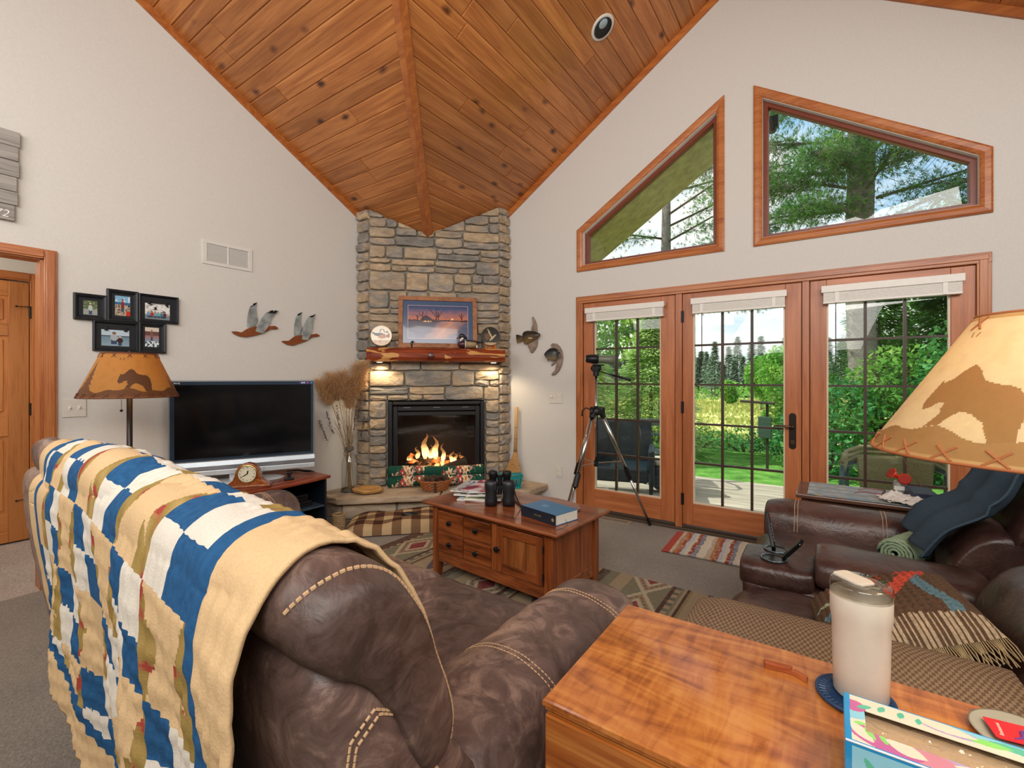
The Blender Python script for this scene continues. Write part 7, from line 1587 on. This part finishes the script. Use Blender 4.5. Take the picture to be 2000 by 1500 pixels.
# middle shrubs along the lawn edge (seen through the middle and right doors)
for i, (x, y, s, lab, mt) in enumerate((( .3, 7.6, .62, 'bright green shrub at the lawn edge, furthest left through the middle door', BRT), (1.5, 7.3, .5, 'leafy green shrub at the lawn edge behind the deck, middle of the row', LF1), (2.5, 7.0, .56, 'leafy green shrub at the lawn edge beside the bird feeder', LF2), (3.5, 6.5, .8, 'dense dark green shrub to the right of the bird feeder', LF2))):
    leafy('garden_shrub', lab, 'shrub', (x, y, GRD - .02), [((0, 0, .55 * s), (.75 * s, .5, .5 * s)), ((-.45, .1, .4 * s), (.5, .4, .38 * s)), ((.5, -.05, .45 * s), (.5, .4, .42 * s))], 900, .042, mt, group='shrubs at the lawn edge')
for i, (x, y, h_, w_, lab) in enumerate(((4.0, 5.0, 1.6, .85, 'broad-leaved bush in front of the big pine trunk'), (4.9, 5.4, 2.1, 1.0, 'tall leafy bush to the right of the big pine trunk'), (5.9, 5.0, 2.6, 1.1, 'tallest leafy bush near the right edge of the rightmost door'), (3.5, 7.4, 2.0, .8, 'leafy bush left of the big pine trunk'))):
    leafy('leafy_bush', lab, 'bush', (x, y, GRD - .02), [((0, 0, h_ * .3), (w_, .7, h_ * .34)), ((.1, .1, h_ * .7), (w_ * .8, .6, h_ * .33)), ((-.2, 0, h_ * .5), (w_ * .7, .6, h_ * .3))], 1100, .05, LF2 if i % 2 == 0 else LF1, group='bushes around the big pine')
# balsam firs near the doors
for i, (x, y, h_, r_, lab, mt) in enumerate(((-.2, 4.4, 3.0, 1.5, 'pale green young fir seen through the leftmost door above the dark chair', NDL), (.9, 5.6, 3.4, 1.35, 'young fir in the right half of the leftmost door', NDL), (-1.6, 5.4, 4.2, 1.7, 'taller fir behind the others at the left', NDL), (5.8, 7.0, 4.2, 1.7, 'green fir behind the bushes to the right of the big pine', PNE), (4.9, 8.4, 4.6, 1.6, 'slim fir behind the big pine trunk', PNE), (6.9, 6.2, 4.4, 1.7, 'dense fir at the far right behind the lamp shade', PNE))):
    t = thing('young_fir', lab, 'tree', (x, y, GRD), 0, 'young firs around the deck'); spruce('', '', None, h_, r_, 15000, mt, size=.055).build('needles', mt, t, local=True, kind='stuff'); MB().tube([(0, 0, -.05), (0, 0, h_ * .96)], [.05, .01], 7).build('trunk', BARK, t, local=True)
# big pine
t = thing('big_white_pine', 'large white pine with a thick grey trunk behind the rightmost door', 'tree', (4.6, 6.1, GRD))
tr = [Vector((4.66, 6.1, GRD - .1)), Vector((4.58, 6.1, .6)), Vector((4.50, 6.1, 2.0)), Vector((4.46, 6.1, 3.6)), Vector((4.5, 6.1, 5.2)), Vector((4.48, 6.1, 8)), Vector((4.5, 6.1, 12))]
MB().tube([tr[0], tr[0].lerp(tr[1], .3), tr[1], tr[1].lerp(tr[2], .5), tr[2], tr[3], tr[4], tr[5], tr[6]], [.32, .26, .235, .225, .215, .21, .2, .15, .05], 22).build('trunk', BARK, t, smooth=True)
def pine_branch(m, mw, p0, p1, n, spread, tl=.13, dens=1.0):
    p0, p1 = Vector(p0), Vector(p1); d = p1 - p0; ln = d.length; mid = (p0 + p1) / 2 + Vector((0, 0, .12 * ln)); mw.tube([p0, mid, p1], [.03, .02, .006], 6)
    for k in range(n):
        u = .2 + .8 * fr.random(); b = p0 * (1 - u) ** 2 + mid * 2 * u * (1 - u) + p1 * u * u; side = (rv() * Vector((1, 1, .35))).normalized(); c = b + side * spread * fr.random() ** .6 * (1.1 - .5 * u)
        if k % 3 == 0: mw.tube([b, c], [.006, .002], 3)
        dirc = (side + d.normalized() * .7).normalized()
        for q in range(int(9 * dens)):
            e = (dirc + rv() * .75).normalized(); w_ = e.orthogonal().normalized() * .0045; tip = c + e * tl * fr.uniform(.6, 1.1); m.add([c - w_, c + w_, tip], [(0, 1, 2)])
m, mw = MB(), MB()
for k, (z, az, ln) in enumerate([(3.55, 180, 2.6), (4.35, 168, 2.8), (5.0, 190, 2.4), (5.6, 175, 3.0), (3.5, 10, 2.6), (4.0, -20, 3.2), (4.5, 20, 3.0), (5.0, 0, 3.4), (5.5, -15, 3.2), (4.2, 240, 1.8), (4.9, 250, 2.0), (5.5, 265, 2.2), (4.6, 290, 2.0), (5.2, 305, 2.4), (6.2, 200, 2.6), (6.4, 330, 2.8), (3.8, 340, 2.4), (4.7, 215, 2.2), (5.9, 100, 2), (6.6, 150, 2.4)]):
    a = RAD(az); p0 = (4.48 + .25 * cos(a), 6.1 + .25 * sin(a), z); pine_branch(m, mw, p0, (4.48 + ln * cos(a), 6.1 + ln * sin(a), z + fr.uniform(-.35, .25)), 640, .65, .14, 1.2)
m.build('needles', PNE, t, kind='stuff'); mw.build('branches', BARK, t, kind='stuff')
# pine outside the left gable window, its low boughs reach in front of the middle door
t = thing('red_pine', 'red pine with sparse boughs outside the left gable window', 'tree', (.4, 8.2, GRD)); m, mw = MB(), MB()
MB().tube([(.4, 8.2, -.4), (.45, 8.2, 4), (.5, 8.2, 9)], [.17, .14, .06], 12).build('trunk', BARK, t, smooth=True)
for z, az, ln in [(3.1, -8, 2.3), (2.7, 165, 2.0), (3.5, -15, 2.6), (3.9, 190, 2.2), (4.3, -5, 3.2), (4.6, 20, 3.0), (4.9, -30, 3.0), (5.3, 0, 3.4), (5.6, -20, 3.4), (5.9, 200, 2.2), (6.2, 10, 3.0), (6.6, -10, 3.0), (5.0, 220, 2.2), (4.0, 250, 2.0), (3.3, 230, 1.8), (7, 0, 2.6), (7.2, 180, 2)]:
    a = RAD(az); pine_branch(m, mw, (.45, 8.2, z), (.45 + ln * cos(a), 8.2 + ln * sin(a), z + fr.uniform(-.4, .3)), 280, .42, .15)
m.build('needles', PNE, t, kind='stuff'); mw.build('branches', TWIG, t, kind='stuff')
# broad-leaved trees
for i, (x, y, z, R, sz, n, mt, lab) in enumerate(((-2.4, 7.5, 2.6, (2.0, 1.4, 1.9), .07, 520, LF1, 'leafy maple behind the firs at the left of the leftmost door'), (-.8, 9.5, 3.3, (1.6, 1.4, 1.7), .07, 420, BRT, 'sunlit leafy tree above the firs in the leftmost door'), (6.3, 9.6, 3.0, (2.0, 1.6, 2.2), .07, 520, LF1, 'leafy maple behind the big pine at the right'), (8.2, 8.2, 2.8, (2.2, 1.6, 2.6), .07, 520, LF2, 'dark leafy tree at the far right of the view'))):
    t = thing('maple_tree', lab, 'tree', (x, y, GRD - .1), 0, 'broad-leaved trees beyond the deck'); m = MB(); leaves(m, (x, y, z), R, int(n * R[0] * R[2] * 3), sz, shell=.25); m.build('foliage', mt, t, kind='stuff'); m = MB()
    for k in range(5): d_ = rv(); m.tube([(x, y, GRD - .2), (x + .1 * k - .2, y, z * .5), (x + d_.x * R[0] * .7, y + d_.y * .8, z + abs(d_.z) * R[2] * .6)], [.09, .06, .015], 7)
    m.build('trunk', BARK, t)
# meadow grasses and the far forest
m = MB()
for k in range(16000):
    x, y = fr.uniform(-30, 6), 10 + 38 * fr.random() ** 1.4; x = x * (.25 + y / 50); g = .10 + .25 * max(0, nz3(x * .12, y * .12)) ; a = fr.uniform(0, 3.14); s = Vector((cos(a), sin(a), 0)) * (.03 + y * .0016); z = -1.3 + .0 * y; m.add([Vector((x, y, z)) - s, Vector((x, y, z)) + s, Vector((x, y, z + g * 3.0)) + s * .8 + Vector((0, 0, .02)), Vector((x, y, z + g * 2.6)) - s * .6], [(0, 1, 2, 3)])
tag(m.build('meadow_tall_grass', GRS, None), 'tall pale grasses across the meadow beyond the lawn', 'grass', kind='stuff')
m = MB()
for k in range(34):
    x, y = fr.uniform(-46, 4), fr.uniform(44, 56); leaves(m, (x, y, -1.0 + fr.uniform(.1, .6)), (2.0, 1.2, fr.uniform(.7, 1.4)), 150, .22)
tag(m.build('meadow_alder_thicket', LF1, None), 'band of green alder thicket across the far side of the meadow', 'thicket', kind='stuff')
protos = []
for k in range(4):
    h_ = 9 + k * 1.3; t = thing('forest_spruce', 'dark spruce in the distant treeline beyond the meadow', 'tree', (0, 0, -1.3), 0, 'treeline beyond the meadow')
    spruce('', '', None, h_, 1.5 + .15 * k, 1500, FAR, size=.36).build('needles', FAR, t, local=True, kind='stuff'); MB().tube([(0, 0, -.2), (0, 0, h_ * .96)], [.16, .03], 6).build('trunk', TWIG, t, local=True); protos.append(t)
for k in range(92):
    src = protos[k % 4]; a = -22 + 46 * ((k * .6180339) % 1); D = fr.uniform(62, 84); ang = RAD(101.5 + a * .9); x, y = CX + D * cos(ang), CY + D * sin(ang)
    c = src if k < 4 else src.copy()
    if k >= 4:
        COL.objects.link(c)
        for ch in protos_kids[k % 4]: d_ = ch.copy(); COL.objects.link(d_); d_.parent = c
    elif k == 0: protos_kids = {i: [o for o in COL.objects if o.parent == p] for i, p in enumerate(protos)}
    c.location = (x, y, -1.3); c.rotation_euler = (0, 0, k * 1.7); s = fr.uniform(.48, .68) * D / 70; c.scale = (s, s, s)
for i, (u_, D, h_, lab) in enumerate(((96.2, 40, 4.2, 'bright leafy tree standing before the treeline, right side of the middle door'), (99.6, 46, 2.3, 'smaller leafy tree standing before the treeline'), (94.6, 36, 4.6, 'tall leafy tree before the treeline beside the middle door handle'))):
    x, y = CX + D * cos(RAD(u_)), CY + D * sin(RAD(u_)); t = thing('meadow_tree', lab, 'tree', (x, y, -1.3), 0, 'leafy trees before the treeline'); m = MB(); leaves(m, (x, y, -1.3 + h_ * .62), (h_ * .3, h_ * .28, h_ * .42), 2200, .16, shell=.2); leaves(m, (x + h_ * .14, y, -1.3 + h_ * .4), (h_ * .24, h_ * .2, h_ * .28), 900, .16, shell=.2); m.build('foliage', LF1, t, kind='stuff')
    m = MB(); m.tube([(x, y, -1.4), (x, y, h_ * .7 - 1.3)], [.14, .04], 7); m.build('trunk', TWIG, t)
# ---- deck furniture
DKW = plain('wicker_teal_reflection', '0d252d', .45, noise_amt=.3, bmp=.8, nscale=120)  # teal cast of the reflection is mixed into the dark wicker colour
ZDK = -.12
t = thing('dark_wicker_chair', 'dark teal wicker armchair on the deck behind the tripod', 'patio chair', (1.95, 1.2, ZDK)); M = T(1.92, 1.28, ZDK) @ RZ(RAD(197))
def wick(m, name): return m.build(name, DKW, t, bevel=.02, seg=2)
wick(MB(M).box(-.33, .33, -.3, .3, .22, .38), 'seat_box'); R = [[(-.35, -.36, .2), (.35, -.36, .2), (.35, -.28, .2), (-.35, -.28, .2)], [(-.36, -.42, .9), (.36, -.42, .9), (.36, -.36, .9), (-.36, -.36, .9)]]
MB(M).ring(R).build('backrest', DKW, t, bevel=.02)
for s in (-1, 1): wick(MB(M).box(min(s * .33, s * .4), max(s * .33, s * .4), -.34, .3, .2, .6), 'armrest')
for x in (-.36, .36):
    for y_ in (-.32, .28): MB(M).box(x - .02, x + .02, y_ - .02, y_ + .02, 0, .24).build('leg', BLACK, t)
for k in range(14):
    MB(M).tube([(-.355, -.41 + .0 * k, .26 + k * .046), (.355, -.41, .26 + k * .046)], .006, 5).build('wicker_strand', DKW, t)
t = thing('woven_footstool', 'low woven patio footstool with a pale cushion on the deck', 'footstool', (2.35, 1.85, ZDK)); M = T(2.36, 1.86, ZDK) @ RZ(RAD(30)); MB(M).box(-.25, .25, -.22, .22, .06, .34).build('woven_base', plain('open_wicker', '27363a', .6, noise_amt=.5, bmp=.9, nscale=90), t, bevel=.03); MB(M).box(-.24, .24, -.21, .21, .34, .41).build('cushion', plain('cushion_pale', 'b4b09e', .8), t, bevel=.03, smooth=True)
GM_ = plain('grey_metal', '5d6a68', .5, .4)
t = thing('grey_patio_chair', 'grey armchair with a flat top slat on the deck, right of the leftmost door', 'patio chair', (2.05, 2.35, ZDK)); M = T(2.12, 2.35, ZDK) @ RZ(RAD(205))
for s in (-1, 1):
    MB(M).tube([(s * .25, -.3, 0), (s * .25, -.24, .4), (s * .26, -.2, .55), (s * .25, -.3, .82)], [.02, .025, .032, .022], 8).build('back_post', GM_, t, smooth=True); MB(M).tube([(s * .26, -.22, .58), (s * .29, .0, .63), (s * .29, .2, .62), (s * .28, .26, .56), (s * .27, .24, 0)], .018, 8).build('arm_and_leg', GM_, t, smooth=True)
MB(M).box(-.28, .28, -.33, -.3, .74, .84).build('top_slat', GM_, t, bevel=.008); MB(M).box(-.25, .25, -.26, -.245, .6, .64).build('back_slat', GM_, t, bevel=.005)
for k in range(5): MB(M).box(-.25, .25, -.22 + k * .095, -.14 + k * .095, .4, .42).build('seat_slat', GM_, t, bevel=.004)
t = thing('green_wicker_chair', 'green-framed wicker armchair with a wrapped curved top rail on the deck', 'patio chair', (4.5, .85, ZDK)); M = T(4.50, .95, ZDK) @ RZ(RAD(176)); GF = plain('green_frame', '2e4a44', .45); WKO = plain('olive_wicker', '87805c', .8, noise_amt=.3, bmp=.9, nscale=110)
for k in range(4):
    z = .80 - k * .042; MB(M).tube([(-.36, .1 - .0, z - .1), (-.34, -.1, z - .03), (-.24, -.27, z), (0, -.32, z + .005), (.24, -.27, z), (.34, -.1, z - .03), (.36, .1, z - .1)], .019, 9).build('wrapped_rail', WKO if k < 3 else GF, t, smooth=True)
MB(M).grid(30, 20, lambda u, v: (.26 * sin((u - .5) * 2.3) / sin(1.15) * (.85 + .15 * v), -.30 * cos((u - .5) * 2.3) + .0, .3 + .42 * v)).build('woven_back', WKO, t, smooth=True, solid=.014)
MB(M).box(-.28, .28, -.28, .26, .36, .40).build('seat', WKO, t, bevel=.015)
for s in (-1, 1):
    MB(M).tube([(s * .34, -.2, 0), (s * .34, -.2, .7)], .018, 8).tube([(s * .36, .24, 0), (s * .36, .24, .5), (s * .36, .1, .66)], .018, 8).build('leg', GF, t, smooth=True)
t = thing('bird_feeder', 'post with a flat tray top and hanging box feeder at the lawn edge', 'bird feeder', (3.16, 4.8, GRD)); PST = plain('post_dark', '3a3428', .8)
MB().box(3.14, 3.18, 4.78, 4.82, GRD - .1, .88).build('post', PST, t); MB(T(3.05, 4.8, .9) @ RY(RAD(3))).box(-.3, .22, -.12, .12, -.02, .015).build('tray', PST, t, bevel=.004); MB().box(3.03, 3.23, 4.68, 4.76, .30, .66).build('feeder_box', plain('feeder_green', '3d564a', .6), t, bevel=.01); MB().box(3.08, 3.2, 4.76, 4.79, .4, .56).build('bracket', PST, t)
t = thing('nest_box', 'small weathered nest box fixed to the big pine trunk', 'nest box', (4.6, 5.72, .6)); MB().box(4.60, 4.76, 5.66, 5.80, .5, .72).build('box_body', plain('nest_wood', '6f6a5e', .9), t, bevel=.004); MB().box(4.58, 4.78, 5.62, 5.82, .48, .5).build('perch_shelf', PST, t); MB().cyl((4.68, 5.655, .64), (4.68, 5.665, .64), .02, n=12).build('entrance', BLACKP, t)
